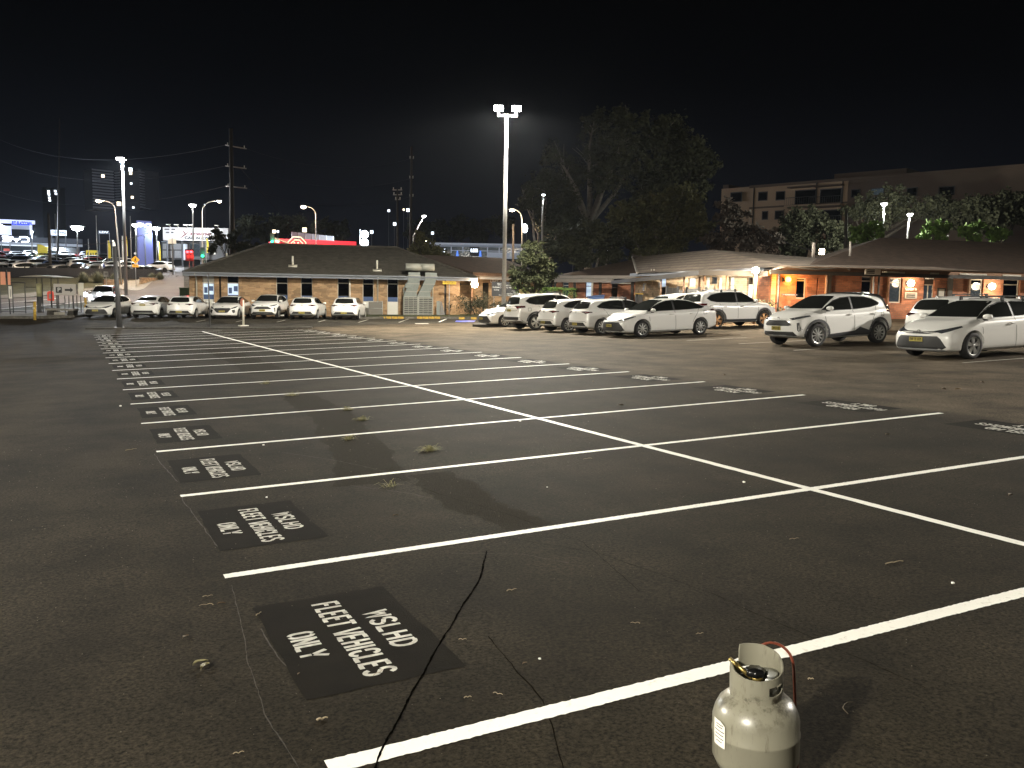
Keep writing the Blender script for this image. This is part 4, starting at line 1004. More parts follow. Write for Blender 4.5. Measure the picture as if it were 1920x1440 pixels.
crack([(-.03,7.8),(0,6.8),(.05,6.0)],.008,M['scratch'],'scratch_mark',seed=8,jit=.005)
crack([(1.5,4.95),(1.9,4.3),(2.0,4.0)],.006,M['scratch'],'scratch_mark',seed=9,jit=.006)
crack([(1.3,7.1),(1.75,6.2),(2.0,5.4)],.006,M['scratch'],'scratch_mark',seed=10,jit=.006)
crack([(1.5,2.4),(1.95,2.15),(2.1,1.8)],.004,M['scratch'],'scratch_mark',seed=19,jit=.01)
def darkpatch(left,right,seed,n=40):
    r=random.Random(seed); A=resample(left,n); B=resample(right,n); mb=MB(); vs=[]; o1=o2=0
    for a,b in zip(A,B):
        o1=o1*.7+r.uniform(-.05,.05); o2=o2*.7+r.uniform(-.05,.05)
        vs+=[tuple(lot(a[0]+o1,a[1],.0004+.0001*seed)),tuple(lot(b[0]+o2,b[1],.0004+.0001*seed))]
    mb.add(vs,[(2*i,2*i+1,2*i+3,2*i+2) for i in range(n-1)]); struct('asphalt_patch',mb,M['darkasph'])
darkpatch([(1.35,4.95),(1.75,6.5),(2.2,9.3),(2.5,13)],[(2.05,4.85),(2.45,6.5),(2.9,9.3),(3.1,13)],1)
darkpatch([(2.1,2.75),(1.95,4.0),(2.1,5.1)],[(2.5,2.75),(2.45,4.0),(2.6,5.1)],2)
darkpatch([(2.8,18),(3.1,30)],[(3.8,18),(4.0,30)],3)
# faint worn lines in the bays opposite and in front of the brick building
mb=MB()
for y,x0,x1 in ((10.55,17.55,21.5),(16.0,17.6,18.6),(19.3,18.4,21.4),(21.9,18.3,21),(24.3,17.7,21.5),(26.9,17.9,21.8)):
    lotsheet(mb,x0,y,x1,y,.002,.09,.006,.1,rl)
struct('worn_bay_lines',mb,M['oldline'])
def quadstroke(pxs,name,mt,w_=.1,dz=.02):
    mb=MB()
    for a,b in pxs:
        A=ga(*a);B=ga(*b); d=B-A; d[2]=0; d/=np.linalg.norm(d); n=np.array([-d[1],d[0],0])*w_/2
        vs=[]
        for P in (A+n,A-n,B-n,B+n): P=P.copy(); P[2]=gz(P)+dz; vs.append(tuple(P))
        mb.add(vs,[(0,1,2,3)])
    return struct(name,mb,mt)
quadstroke([((368,604),(385,600.5)),((443,604),(458,600.5)),((519,604.5),(535,600.5)),((596,604.5),(610,600.5)),((672,605),(690,600)),((748,605),(766,598.5))],'worn_short_lines',M['oldline'],.12)
quadstroke([((823,604.3),(837,598.5))],'white_short_line',M['line'],.13)
sheet([(853,604),(889,604)],[(856,601.6),(892,601.6)],'blue_bay_marking',M['bluepaint'],6,2,.02)
sheet([(780,608),(805,608)],[(777,606.6),(802,606.6)],'worn_arrow',M['oldline'],4,2,.02)
# kerbs
def kerb(pxs,name,mt,w_=.18,h=.12,n=30):
    P=[ga(*p) for p in resample(pxs,n)]; mb=MB(); vs=[]
    for i,p in enumerate(P):
        a=P[max(i-1,0)]; b=P[min(i+1,len(P)-1)]; d=b-a; d[2]=0; d/=np.linalg.norm(d); nn=np.array([-d[1],d[0],0])
        if nn@FH<0: nn=-nn
        z=gz(p)
        for o,zz in ((0,-.05),(.01,h-.02),(.03,h),(w_,h),(w_,-.05)):
            q=p+nn*o; vs.append((q[0],q[1],z+zz))
    mb.add(vs,[(i*5+k,i*5+(k+1)%5,(i+1)*5+(k+1)%5,(i+1)*5+k) for i in range(n-1) for k in range(5)]+[(0,1,2,3,4),tuple((n-1)*5+k for k in (4,3,2,1,0))])
    return struct(name,mb,mt)
kerb([(160,617.5),(230,616.5),(330,616),(450,617),(560,615.5),(585,615)],'median_kerb',M['darkkerb'],.40,.07)
kerb([(660,598),(760,597.6),(860,597.8),(950,599.5),(1010,600)],'kerb',M['kerb'],.16,.14)
kerb([(0,597.5),(90,597.5),(130,596),(165,592.5),(178,590)],'kerb',M['kerb'],.16,.14)
sheet([(660,597.2),(760,596.8),(860,597),(950,598.7),(1010,599)],[(660,585),(760,584),(860,584),(950,584),(1010,584)],'grass_strip',M['grass'],30,8,.13)
sheet([(893,596.5),(920,597.2)],[(935,586),(950,586)],'garden_path',M['path'],6,6,.15)
# light-pole island
I=[ga(*p) for p in ((886,612.5),(960,613.5),(1000,613.5),(985,606),(900,608.5))]
mb=MB(); n_=len(I); vs=[(p[0],p[1],gz(p)-.02) for p in I]+[(p[0],p[1],gz(p)+.12) for p in I]
mb.add(vs,[tuple(range(n_)),tuple(range(2*n_-1,n_-1,-1))]+[(k,(k+1)%n_,(k+1)%n_+n_,k+n_) for k in range(n_)]); struct('pole_island',mb,M['darkkerb'])
# verge, footpath, street
sheet([(0,596.8),(90,596.8),(130,595.4),(165,592)],[(0,586),(60,584),(120,584),(172,586)],'footpath',M['path'],20,5,.13)
sheet([(0,586),(60,584),(120,584),(172,586)],[(0,581),(60,577),(120,572),(190,566)],'verge_grass',M['drygrass'],20,5,.10)
sheet([(0,580),(60,576),(120,571),(200,572),(345,590)],[(0,561),(60,558),(120,551),(200,543),(345,538)],'street',M['road'],30,14,.04)
sheet([(240,553),(345,560)],[(262,520),(345,496)],'side_street',M['road'],12,14,.05)
sheet([(0,561),(60,558),(120,551),(200,543)],[(0,555),(60,550),(120,545),(212,539)],'far_footpath',M['path'],20,4,.10)
sheet([(0,555),(60,550),(120,545),(212,539)],[(0,524),(60,522),(150,522),(235,522)],'grass_bank',M['drygrass'],24,10,.10)
sheet([(212,541),(255,547),(270,543)],[(225,528),(255,527),(300,517)],'corner_footpath',M['concrete'],10,4,.11)
quadstroke([((0,570),(30,567.5)),((30,567.5),(110,561))],'street_edge_line',M['line'],.16,.07)
quadstroke([((0,583),(60,577)),((60,577),(120,572.5)),((120,572.5),(165,568))],'street_kerb_line',M['line'],.28,.14)
# ---------------------------------------------------------------- gas cylinder
def gas_cylinder():
    cx,cy=1.40,-.83
    t=thing('gas_cylinder','dirty white gas cylinder with collar and rust-red hose, standing in the front bay','gas cylinder',mw=lotm(cx,cy,YAW*-1))
    mt,nt,b=nodes_mat('cylinder_enamel'); L=nt.links.new
    tc=N(nt,'ShaderNodeTexCoord'); s=N(nt,'ShaderNodeSeparateXYZ'); L(tc.outputs['Object'],s.inputs[0])
    mp=N(nt,'ShaderNodeMapping'); mp.inputs['Scale'].default_value=(9,9,1.6); L(tc.outputs['Object'],mp.inputs['Vector'])
    n1=N(nt,'ShaderNodeTexNoise',Scale=4.5,Detail=6.,Roughness=.7); L(mp.outputs[0],n1.inputs['Vector'])
    n2=N(nt,'ShaderNodeTexNoise',Scale=16.,Detail=8.,Roughness=.75); L(tc.outputs['Object'],n2.inputs['Vector'])
    # dirt gathers on the shoulder
    sh=N(nt,'ShaderNodeMapRange'); sh.inputs['From Min'].default_value=.24; sh.inputs['From Max'].default_value=.335; L(s.outputs[2],sh.inputs['Value'])
    sh2=N(nt,'ShaderNodeMapRange'); sh2.inputs['From Min'].default_value=.375; sh2.inputs['From Max'].default_value=.345; L(s.outputs[2],sh2.inputs['Value'])
    m0=N(nt,'ShaderNodeMath',operation='MULTIPLY'); L(sh.outputs[0],m0.inputs[0]); L(sh2.outputs[0],m0.inputs[1])
    th=N(nt,'ShaderNodeMapRange'); th.inputs['From Min'].default_value=.49; th.inputs['From Max'].default_value=.62; L(n2.outputs['Fac'],th.inputs['Value'])
    m1=N(nt,'ShaderNodeMath',operation='MULTIPLY'); L(m0.outputs[0],m1.inputs[0]); L(th.outputs[0],m1.inputs[1])
    st=N(nt,'ShaderNodeMapRange'); st.inputs['From Min'].default_value=.56; st.inputs['From Max'].default_value=.72; st.inputs['To Max'].default_value=.75; L(n1.outputs['Fac'],st.inputs['Value'])
    mm=N(nt,'ShaderNodeMath',operation='MAXIMUM'); L(m1.outputs[0],mm.inputs[0]); L(st.outputs[0],mm.inputs[1])
    mx=N(nt,'ShaderNodeMix',data_type='RGBA'); L(mm.outputs[0],mx.inputs[0]); mx.inputs[6].default_value=(.20,.19,.145,1); mx.inputs[7].default_value=(.040,.033,.022,1)
    n3=N(nt,'ShaderNodeTexNoise',Scale=2.5,Detail=4.); L(tc.outputs['Object'],n3.inputs['Vector'])
    mx2=N(nt,'ShaderNodeMix',data_type='RGBA'); mr=N(nt,'ShaderNodeMapRange'); mr.inputs['From Min'].default_value=.45; mr.inputs['From Max'].default_value=.75; mr.inputs['To Max'].default_value=.22; L(n3.outputs['Fac'],mr.inputs['Value']); L(mr.outputs[0],mx2.inputs[0]); L(mx.outputs[2],mx2.inputs[6]); mx2.inputs[7].default_value=(.12,.105,.07,1)
    L(mx2.outputs[2],b.inputs['Base Color']); b.inputs['Roughness'].default_value=.33; b.inputs['Coat Weight'].default_value=.25
    M['gas']=mt
    r=.157; B=MB()
    prof=[(0,.035),(.10,.038),(.14,.062),(r,.10),(r,.186),(r+.0022,.190),(r+.0022,.198),(r,.202),(r,.245),(.149,.275),(.136,.302),(.113,.323),(.085,.337),(.05,.345),(0,.349)]
    # smooth the shoulder
    B.lathe(prof,n=64); bd=obj('body',B,mt,t,True); 
    F_=MB(); F_.lathe([(.105,.0),(.112,.0),(.118,.045),(.111,.045),(.105,.0)],n=40); obj('foot_ring',F_,mt,t,True)
    # collar with cut-outs: angle 0 = +x of the local frame (picture right), -90 = toward the camera
    K=MB(); n=192; rr=.0955; th_=.004
    # a grid in angle x height, faces left out where the collar is cut
    def top(a):   # height of the upper edge by angle (deg, 0..360)
        a=a%360
        pts=[(0,.455),(20,.47),(60,.485),(100,.487),(116,.486),(117,.424),(150,.424),(176,.424),(178,.462),(186,.455),(200,.436),(230,.424),(262,.420),(300,.425),(330,.435),(360,.455)]
        return float(np.interp(a,[p[0] for p in pts],[p[1] for p in pts]))
    rows=44; zb=.322
    def inhole(a,z):
        if 283<=a<=332:      # hand hole: straight left edge, rounded right end
            u=(a-283)/49.; lo=.360+.012*max(0,u-.5); hi=.392+.008*u
            return lo<z<hi and (u<.72 or abs(z-(lo+hi)/2)<(hi-lo)/2*math.sqrt(max(0,1-((u-.72)/.28)**2)))
        if 66<=a<=112: return .37<z<.40
        return False
    idx={}; vs=[]
    for i in range(n):
        a=360*i/n; zt=top(a); lo=zb
        if 265<=a<=280: lo=zb-.012
        for j in range(rows+1):
            z=lo+(zt-lo)*j/rows; fl_=.002*max(0,(z-.45)/.03)
            for k,rad in enumerate((rr+fl_,rr-th_+fl_)): idx[i,j,k]=len(vs); vs.append((rad*math.cos(R(a)),rad*math.sin(R(a)),z))
    fs=[]; keep={}
    for i in range(n):
        for j in range(rows):
            a=360*(i+.5)/n; z=(vs[idx[i,j,0]][2]+vs[idx[i,j+1,0]][2])/2
            keep[i,j]=not inhole(a,z)
    for i in range(n):
        i2=(i+1)%n
        for j in range(rows):
            if not keep[i,j]: continue
            fs.append((idx[i,j,0],idx[i2,j,0],idx[i2,j+1,0],idx[i,j+1,0])); fs.append((idx[i,j,1],idx[i,j+1,1],idx[i2,j+1,1],idx[i2,j,1]))
            if j==rows-1 or not keep[i,j+1]: fs.append((idx[i,j+1,0],idx[i2,j+1,0],idx[i2,j+1,1],idx[i,j+1,1]))
            if j==0 or not keep[i,j-1]: fs.append((idx[i,j,0],idx[i,j,1],idx[i2,j,1],idx[i2,j,0]))
            if not keep[i2,j]: fs.append((idx[i2,j,0],idx[i2,j,1],idx[i2,j+1,1],idx[i2,j+1,0]))
            if not keep[(i-1)%n,j]: fs.append((idx[i,j,0],idx[i,j+1,0],idx[i,j+1,1],idx[i,j,1]))
    K.add(vs,fs); co_=obj('collar',K,mt,t,True)
    co_.data.set_sharp_from_angle(angle=R(40))
    brass=mat('brass',(.42,.31,.10),.35,metal=.8,noise_amt=.4,noise_scale=40)
    V=MB(); V.tube([(0,0,.34),(0,0,.385)],[.020,.017],14); V.tube([(0,0,.385),(0,0,.405)],[.024,.024],8); V.tube([(-.005,.0,.372),(.05,.025,.372)],[.014,.014],10); V.tube([(-.085,.055,.445),(-.02,-.01,.398)],[.008,.009],8)
    v=obj('valve',V,brass,t,True)
    H=MB(); n=28; vs=[]
    H.lathe([(0,.402),(.030,.404),(.036,.410),(.036,.424),(.030,.430),(0,.431)],n=28)
    H.v=[(x*(1+.09*math.cos(7*math.atan2(y,x))),y*(1+.09*math.cos(7*math.atan2(y,x))),z) for x,y,z in H.v]
    h_=obj('hand_wheel',H,mat('black_knob',(.006,.006,.006),.25),v,True); h_.location=(-.004,0,0)
    rg=MB(); rg.tube([(.045,.02,.355),(.05,.022,.40)],[.026,.026],16); rg.lathe([(0,.395),(.035,.395),(.035,.408),(0,.412)],c=(.05,.022,0),n=20); obj('regulator',rg,mat('zinc',(.45,.46,.44),.4,metal=.5,noise_amt=.3),t,True)
    hs=MB(); cps=[(.02,.100,.40),(.025,.104,.45),(.05,.108,.478),(.09,.108,.486),(.125,.105,.474),(.158,.09,.44),(.166,.085,.39),(.168,.085,.34),(.170,.08,.27),(.172,.07,.19),(.172,.05,.10),(.165,.02,.03),(.14,-.05,.012),(.06,-.135,.010),(-.06,-.17,.010),(-.16,-.19,.009),(-.30,-.22,.009)]
    q=[tuple(p) for p in resample(cps,70)]
    for _ in range(2): q=[q[0]]+[tuple((np.array(q[i-1])+2*np.array(q[i])+np.array(q[i+1]))/4) for i in range(1,len(q)-1)]+[q[-1]]
    hs.tube(q,.0055,8); obj('hose',hs,mat('red_hose',(.15,.035,.018),.35),t,True)
    # label stuck to the left of the body, wrapped on the curve
    LB_=MB(); LT=MB()
    def wrap(a,z,o=.0008): return ((r+o)*math.cos(R(a)),(r+o)*math.sin(R(a)),z)
    a0,a1,z0,z1=190,213,.165,.262
    nn=8; LB_.add([wrap(a0+(a1-a0)*i/nn,z0 if k==0 else z1-(.0 if i<6 else .004*(i-5)),.0049) for i in range(nn+1) for k in (0,1)],[(2*i,2*i+2,2*i+3,2*i+1) for i in range(nn)])
    lb=obj('label',LB_,M['signwhite'],t)
    for zz,b0,b1 in ((.246,196,210),(.236,196,209),(.222,193,212),(.208,194,211),(.194,193,211),(.182,196,208)):
        LT.add([wrap(b0+(b1-b0)*i/6,zz+k*.0035,.0056) for i in range(7) for k in (0,1)],[(2*i,2*i+2,2*i+3,2*i+1) for i in range(6)])
    obj('print',LT,M['ink'],lb)
    return t
gas_cylinder()
# ---------------------------------------------------------------- litter
def leaf(px,py,size,rot,label,col='leafdry'):
    d=gp_lot(px,py); mb=MB(); n=8; vs=[]
    for i in range(n+1):
        s=i/n; w_=.36*math.sin(math.pi*min(1,s*1.05))**.8*(1-.3*s) if i<n else 0
        zc=.10*math.sin(s*math.pi*1.3)+.03
        for k in (-1,0,1): vs.append(((s-.5)*size,k*w_*size*.5,(zc+.10*abs(k)+.03*math.sin(9*s))*size))
    mb.add(vs,[(i*3+k,i*3+k+1,(i+1)*3+k+1,(i+1)*3+k) for i in range(n) for k in (0,1)])
    st=MB(); 
    o=obj('fallen_leaf',mb,M[col],None,mw=lotm(d[0],d[1],rot,.003)); tag(o,label,'leaf','fallen leaves on the asphalt'); return o
M['leafdry']=mat('dry_leaf',(.42,.38,.20),.6,noise_amt=.35,noise_scale=40); M['leafbrown']=mat('brown_leaf',(.22,.15,.085),.7,noise_amt=.4,noise_scale=40)
M['twig']=mat('pale_twig',(.34,.27,.17),.7,noise_amt=.3,noise_scale=40)
def gp_lot(px,py):
    d=RG.T@ray(px,py); t=-CAM[2]/d[2]; P=CAM+d*t; return P[:2]
leaf(376,1245,.085,.4,'pale green-yellow fallen leaf, left of the nearest blacked-out lettering')
leaf(385,1252,.095,1.0,'broad pale leaf folded under the green-yellow one at lower left')
for px,py,s,r_,lb in ((348,1196,.06,.9,'small tan leaf above the pale pair at lower left'),(415,1133,.05,.2,'tiny leaf left of the top of the nearest lettering patch'),(742,968,.07,.5,'brown curled leaf between the second and third bay line'),(1165,760,.10,.3,'leaf lying beyond the centre line, right of the tall pole'),(1770,731,.16,.2,'curled brown leaf on the right lane, left of its pair'),(1796,731,.14,1.4,'curled brown leaf on the right lane, right of its pair'),(1722,725,.11,.8,'flat tan leaf on the right lane'),(1842,718,.13,.1,'grey leaf on the right lane under the crossover'),(1358,704,.11,.5,'pale leaf on the lane beyond the sixth bay line'),(560,1265,.03,1.,'pale fleck of leaf below the nearest lettering'),(984,1245,.035,.4,'green leaf scrap between the two nearest lines'),(1112,716,.09,.6,'leaf scrap near the far right lettering'),(1664,816,.10,.2,'flat brown leaf between the third and second bay line at right'),(1895,930,.09,.2,'dark leaf by the right border under the second line')):
    leaf(px,py,s,r_,lb,'leafbrown')
def twig(px,py,L,rot,curl,label,rad=.0022,n=7):
    d=gp_lot(px,py); r=random.Random(int(px*7+py)); pts=[]; a=0; x=y=0
    for i in range(n):
        pts.append((x,y,.004+.006*abs(math.sin(i)))); x+=math.cos(a)*L/n; y+=math.sin(a)*L/n; a+=curl/n+r.uniform(-.25,.25)
    mb=MB(); mb.tube(pts,[rad*(1-.5*i/n) for i in range(n)],5)
    o=obj('twig',mb,M['twig'],None,mw=lotm(d[0],d[1],rot,.0)); return tag(o,label,'twig','twigs on the asphalt')
TW=[(594,1352,.055,.0,.1,'short flat chip of bark near the bottom line',.006),(1660,1058,.17,-.25,.1,'straight pale stick lying in the second bay at right',.004),(950,1109,.08,.1,.0,'short stick above the long crack',.003),(1590,1340,.16,1.4,-2.2,'thin stem curling over the gas cylinder shadow',.0018),(400,1135,.10,2.2,1.8,'forked twig left of the nearest lettering',.002),(380,1120,.07,-.4,.6,'hair-thin twig left of the second bay line end',.002),(480,1155,.06,.5,.2,'dark twig on the corner of the nearest patch',.003),(925,1300,.06,-1.2,1.2,'curled twig right of the long crack',.002),(860,1200,.05,-.8,.3,'small twig beside the long crack',.002),(700,1268,.09,.5,.3,'thin twig below the word VEHICLES',.0018),(870,1310,.04,-.2,.1,'short twig on the bottom bay',.0025),(1480,1012,.09,-.3,.5,'thin curved twig in the second bay at right',.002),(1110,860,.14,2.8,1.2,'curled grass stem in the third bay',.002),(437,1415,.05,-.3,.6,'pale twig at the bottom left',.0022),(1305,1190,.05,-.6,.5,'tiny twig just left of the cylinder collar',.002),(1515,1275,.03,-.3,.2,'grain-sized chip right of the red hose',.003),(1200,1170,.06,2.4,.8,'thin twig over the bottom line near the centre',.0018),(235,845,.16,.1,.0,'straight pale straw beside the fourth bay line end',.004)]
for px,py,L,r_,c_,lb,rd in TW: twig(px,py,L,r_,c_,lb,rd)
def pebble(px,py,s,label,mt='signwhite'):
    d=gp_lot(px,py); mb=MB(); r=random.Random(int(px)); mb.lathe([(0,-.35),(.4,-.3),(.5,0),(.38,.3),(0,.4)],n=9); mb.v=[(x*s*r.uniform(.8,1.2),y*s*r.uniform(.7,1.),z*s*.8+s*.2) for x,y,z in mb.v]
    o=obj('pebble',mb,M[mt],None,True,mw=lotm(d[0],d[1],r.random()*6)); tag(o,label,'pebble','pebbles on the asphalt')
for px,py,s,lb in ((1786,1094,.022,'small white stone in the bay above the bottom line at right'),(1026,914,.018,'white stone above the second bay line'),(500,933,.02,'pale stone at the edge of the second lettering patch'),(226,762,.045,'white stone left of the sixth bay line end'),(494,835,.03,'brown stone in the fourth bay'),(1012,1236,.015,'tiny stone right of the long crack'),(975,790,.04,'tiny pale stone in the fourth bay'),(1395,905,.03,'tiny stone above the second line')): pebble(px,py,s,lb)
# loose grit: uncountable
gm=MB(); rg_=random.Random(11)
for _ in range(1500):
    y=rg_.uniform(-2.,9)**1.; x=rg_.uniform(-2.5,9); s=rg_.uniform(.0012,.0036)*(1+max(0,y)*.10)
    P=lot(x,y,.001); mb_=[(P[0]-s,P[1]-s*.6,P[2]),(P[0]+s,P[1]-s*.5,P[2]),(P[0]+s*.3,P[1]+s,P[2]),(P[0],P[1],P[2]+s)]
    gm.add(mb_,[(0,1,3),(1,2,3),(2,0,3)])
struct('loose_grit',gm,mat('grit',(.22,.19,.15),.9,noise_amt=.7,noise_scale=3),kind='stuff')
def tuft(px,py,s,label,n=60):
    d=gp_lot(px,py); mb=MB(); r=random.Random(int(px+py))
    for _ in range(n):
        a=r.random()*6.28; L=s*r.uniform(.5,1.1); h=L*r.uniform(.08,.45); x0,y0=r.gauss(0,s*.22),r.gauss(0,s*.15); w_=.003
        dx,dy=math.cos(a),math.sin(a); pts=[(x0,y0,0),(x0+dx*L*.4,y0+dy*L*.4,h),(x0+dx*L,y0+dy*L,h*r.uniform(.1,.8))]
        mb.add([(pts[0][0]-dy*w_,pts[0][1]+dx*w_,0),(pts[0][0]+dy*w_,pts[0][1]-dx*w_,0),(pts[1][0]+dy*w_,pts[1][1]-dx*w_,pts[1][2]),(pts[1][0]-dy*w_,pts[1][1]+dx*w_,pts[1][2]),pts[2]],[(0,1,2,3),(3,2,4)])
    o=obj('grass_tuft',mb,M['tuft'],None,mw=lotm(d[0],d[1],0)); tag(o,label,'grass','grass tufts growing through the asphalt')
M['tuft']=mat('tuft_blades',(.30,.30,.12),.8,col2=(.20,.17,.08),noise_scale=12)
for px,py,s,lb,n in ((806,845,.17,'largest straw-green grass tuft, in the third bay',110),(679,788,.14,'grass tuft in the fifth bay, behind the largest one',80),(652,769,.13,'grass tuft on the fifth bay line',70),(654,824,.14,'small tuft on the fourth bay line',40),(547,742,.20,'low tuft in the seventh bay',50),(499,720,.18,'tuft with a tall stalk far down the row',40),(730,912,.16,'scattered dry blades by the second patch of dark asphalt',16),): tuft(px,py,s,lb,n)
# ---------------------------------------------------------------- long brick building at the left
def walls(mb,u0,u1,z0,z1,holes,y0=0.,th=.25,mi=0):
    """front wall with openings [(ua,ub,za,zb)]; sorted, not overlapping"""
    u=u0
    for a,b,za,zb in sorted(holes):
        if a>u: mb.bb(u,a,y0,y0+th,z0,z1,mi)
        if za>z0: mb.bb(a,b,y0,y0+th,z0,za,mi)
        if zb<z1: mb.bb(a,b,y0,y0+th,zb,z1,mi)
        u=b
    if u1>u: mb.bb(u,u1,y0,y0+th,z0,z1,mi)
def hip(mb,x0,x1,y0,y1,z0,z1,inl,inr,dy=None,th=.18):
    """hipped roof: eave rectangle at z0, ridge at z1 from x0+inl to x1-inr"""
    ym=(y0+y1)/2 if dy is None else y0+dy
    e=[(x0,y0,z0),(x1,y0,z0),(x1,y1,z0),(x0,y1,z0),(x0+inl,ym,z1),(x1-inr,ym,z1)]
    mb.add(e,[(0,1,5,4),(1,2,5),(2,3,4,5),(3,0,4),(0,3,2,1)])
WL=Wall(355,62.2,862,66.0); mL=WL.m
bl=thing('brick_building','long single-storey brick building with a dark tiled hip roof behind the left row of cars','building',mw=mL)
U=lambda px,py=560,y=0.: WL.uv(px,py,y)
u_=lambda px: U(px,555)[0]; z_=lambda px,py: U(px,py)[1]
zeL=z_(600,519); LL=u_(862)
eo=.75
zbot=-.6
wins=[(380,402,591,514),(426,448,591,514),(518,540,590,516),(564,586,590,517),(633,655,590,518),(680,701,590,519),(726,747,590,520)]
holes=[(u_(a),u_(b),-.02,zeL-.02) for a,b,_,_ in wins]+[(u_(411),u_(415),-.02,zeL-.02),(u_(833),u_(837),.1,zeL-.02)]
mb=MB(); walls(mb,0,LL,zbot,zeL+.05,holes)
mb.bb(0,.25,.25,9,zbot,zeL+.05); mb.bb(LL-.25,LL,.25,9,zbot,zeL+.05); mb.bb(.25,LL-.25,8.75,9,zbot,zeL+.05)
obj('wall',mb,M['brickL'],bl)
mb=MB(); 
for a,b in ((411,415),(833,837)): mb.bb(u_(a),u_(b),.2,.24,0,zeL)
obj('slot_panel',mb,M['dframe'],bl)
zc=zeL-.06
for i,(a,b,_,_) in enumerate(wins):
    ua,ub=u_(a),u_(b); w_=ub-ua
    fr=MB(); f=.05
    zt=zeL-.04; ztr=z_((a+b)/2,531 if i<5 else 532.5); zbl=z_((a+b)/2,552+i*.9); zb2=z_((a+b)/2,561+i*.8)
    for x0,x1,zz0,zz1 in ((ua,ua+f,0,zt),(ub-f,ub,0,zt),(ua+f,ub-f,ztr-.03,ztr+.03),(ua+f,ub-f,zt-.05,zt)): fr.bb(x0,x1,.10,.17,zz0,zz1)
    fo=obj('window',fr,M['frame'],bl)
    up=MB(); up.bb(ua+f,ub-f,.13,.14,ztr+.03,zt-.05); obj('pane',up,M['whitepanel'] if i==0 else M['pane'],fo)
    lo=MB(); lo.bb(ua+f,ub-f,.13,.14,zbl,ztr-.03)
    obj('pane',lo,M['litblue'] if i<2 else M['pane'],fo)
    if i<2:
        k=MB(); k.bb(ua+f+.05,ua+w_*.4,.115,.125,zbl+.1,zbl+.5); k.bb(ua+w_*.55,ub-f-.04,.115,.125,zbl+.25,ztr-.2); obj('poster',k,M['bluepanel'],fo)
    bpn=MB(); bpn.bb(ua+f,ub-f,.12,.15,zb2,zbl); obj('spandrel',bpn,M['bluepanel'],fo)
    wp=MB(); wp.bb(ua+f,ub-f,.12,.15,.0,zb2); obj('spandrel',wp,M['whitepanel'],fo)
# roof: ridge between the traced points
yR=6.2
uRl=U(500,459,yR)[0]; uRr,zR=U(742,463,yR)
uR0=U(343,509,-eo)[0]; uR1=U(895,523,-eo)[0]
zRa=(U(500,459,yR)[1]+zR)/2
mb=MB(); e=[(uR0,-eo,zeL+.14),(uR1,-eo,zeL+.14),(uR1,10,zeL+.14),(uR0,10,zeL+.14),(uRl,yR,zRa),(uRr,yR,zRa)]
mb.add(e,[(0,1,5,4),(1,2,5),(2,3,4,5),(3,0,4),(0,3,2,1)]); roof=obj('roof',mb,M['tile'],bl)
for a,b in ((0,4),(1,5)):
    k=MB(); k.tube([e[a],e[b]],.11,6); obj('hip_capping',k,M['tile'],roof)
k=MB(); k.tube([e[4],e[5]],.11,6); obj('ridge_capping',k,M['tile'],roof)
mb=MB(); mb.bb(uR0,uR1,-eo-.03,-eo,zeL-.11,zeL+.15); mb.bb(uR0-.03,uR0,-eo-.03,10,zeL-.11,zeL+.15); mb.bb(uR1,uR1+.03,-eo-.03,10,zeL-.11,zeL+.15); obj('fascia',mb,M['fascia'],bl)
gt=MB(); gt.tube([(uR0,-eo-.09,zeL+.10),(uR1,-eo-.09,zeL+.10)],.07,6); obj('gutter',gt,M['fascia'],bl)
mb=MB(); mb.bb(uR0,uR1,-eo,0,zeL-.03,zeL); obj('soffit',mb,M['beam'],bl)
# vents through the roof
sl=(zRa-zeL-.14)/(yR+eo)
for px,py0,py1 in ((549,480,498),(707,488,506),(425,475,482)):
    # find where the sight line meets the roof slope
    best=None
    for y in np.linspace(-.5,yR,60):
        u,z=U(px,py1,y); d=abs(z-(zeL+.14+sl*(y+eo)))
        if best is None or d<best[0]: best=(d,u,y,z)
    _,u,y,z=best; h=U(px,py0,y)[1]-z; k=MB(); k.tube([(u,y,z-.15),(u,y,z+h)],.07,8)
    if px>430: k.box((u,y-.15,z-.02),(.62,.5,.04),Matrix.Rotation(math.atan(sl),3,'X'))
    obj('vent_pipe',k,M['cream'],roof,True)
for px,zt in ((369,1),(708,1),(811,1),(656,0)):
    k=MB(); u=u_(px); k.tube([(u,-.07,-.2),(u,-.07,zeL-.25),(u,-eo-.05,zeL+.05)] if zt else [(u,-.06,-.1),(u,-.06,zeL)],.05,8); obj('downpipe',k,M['cream'],bl,True)
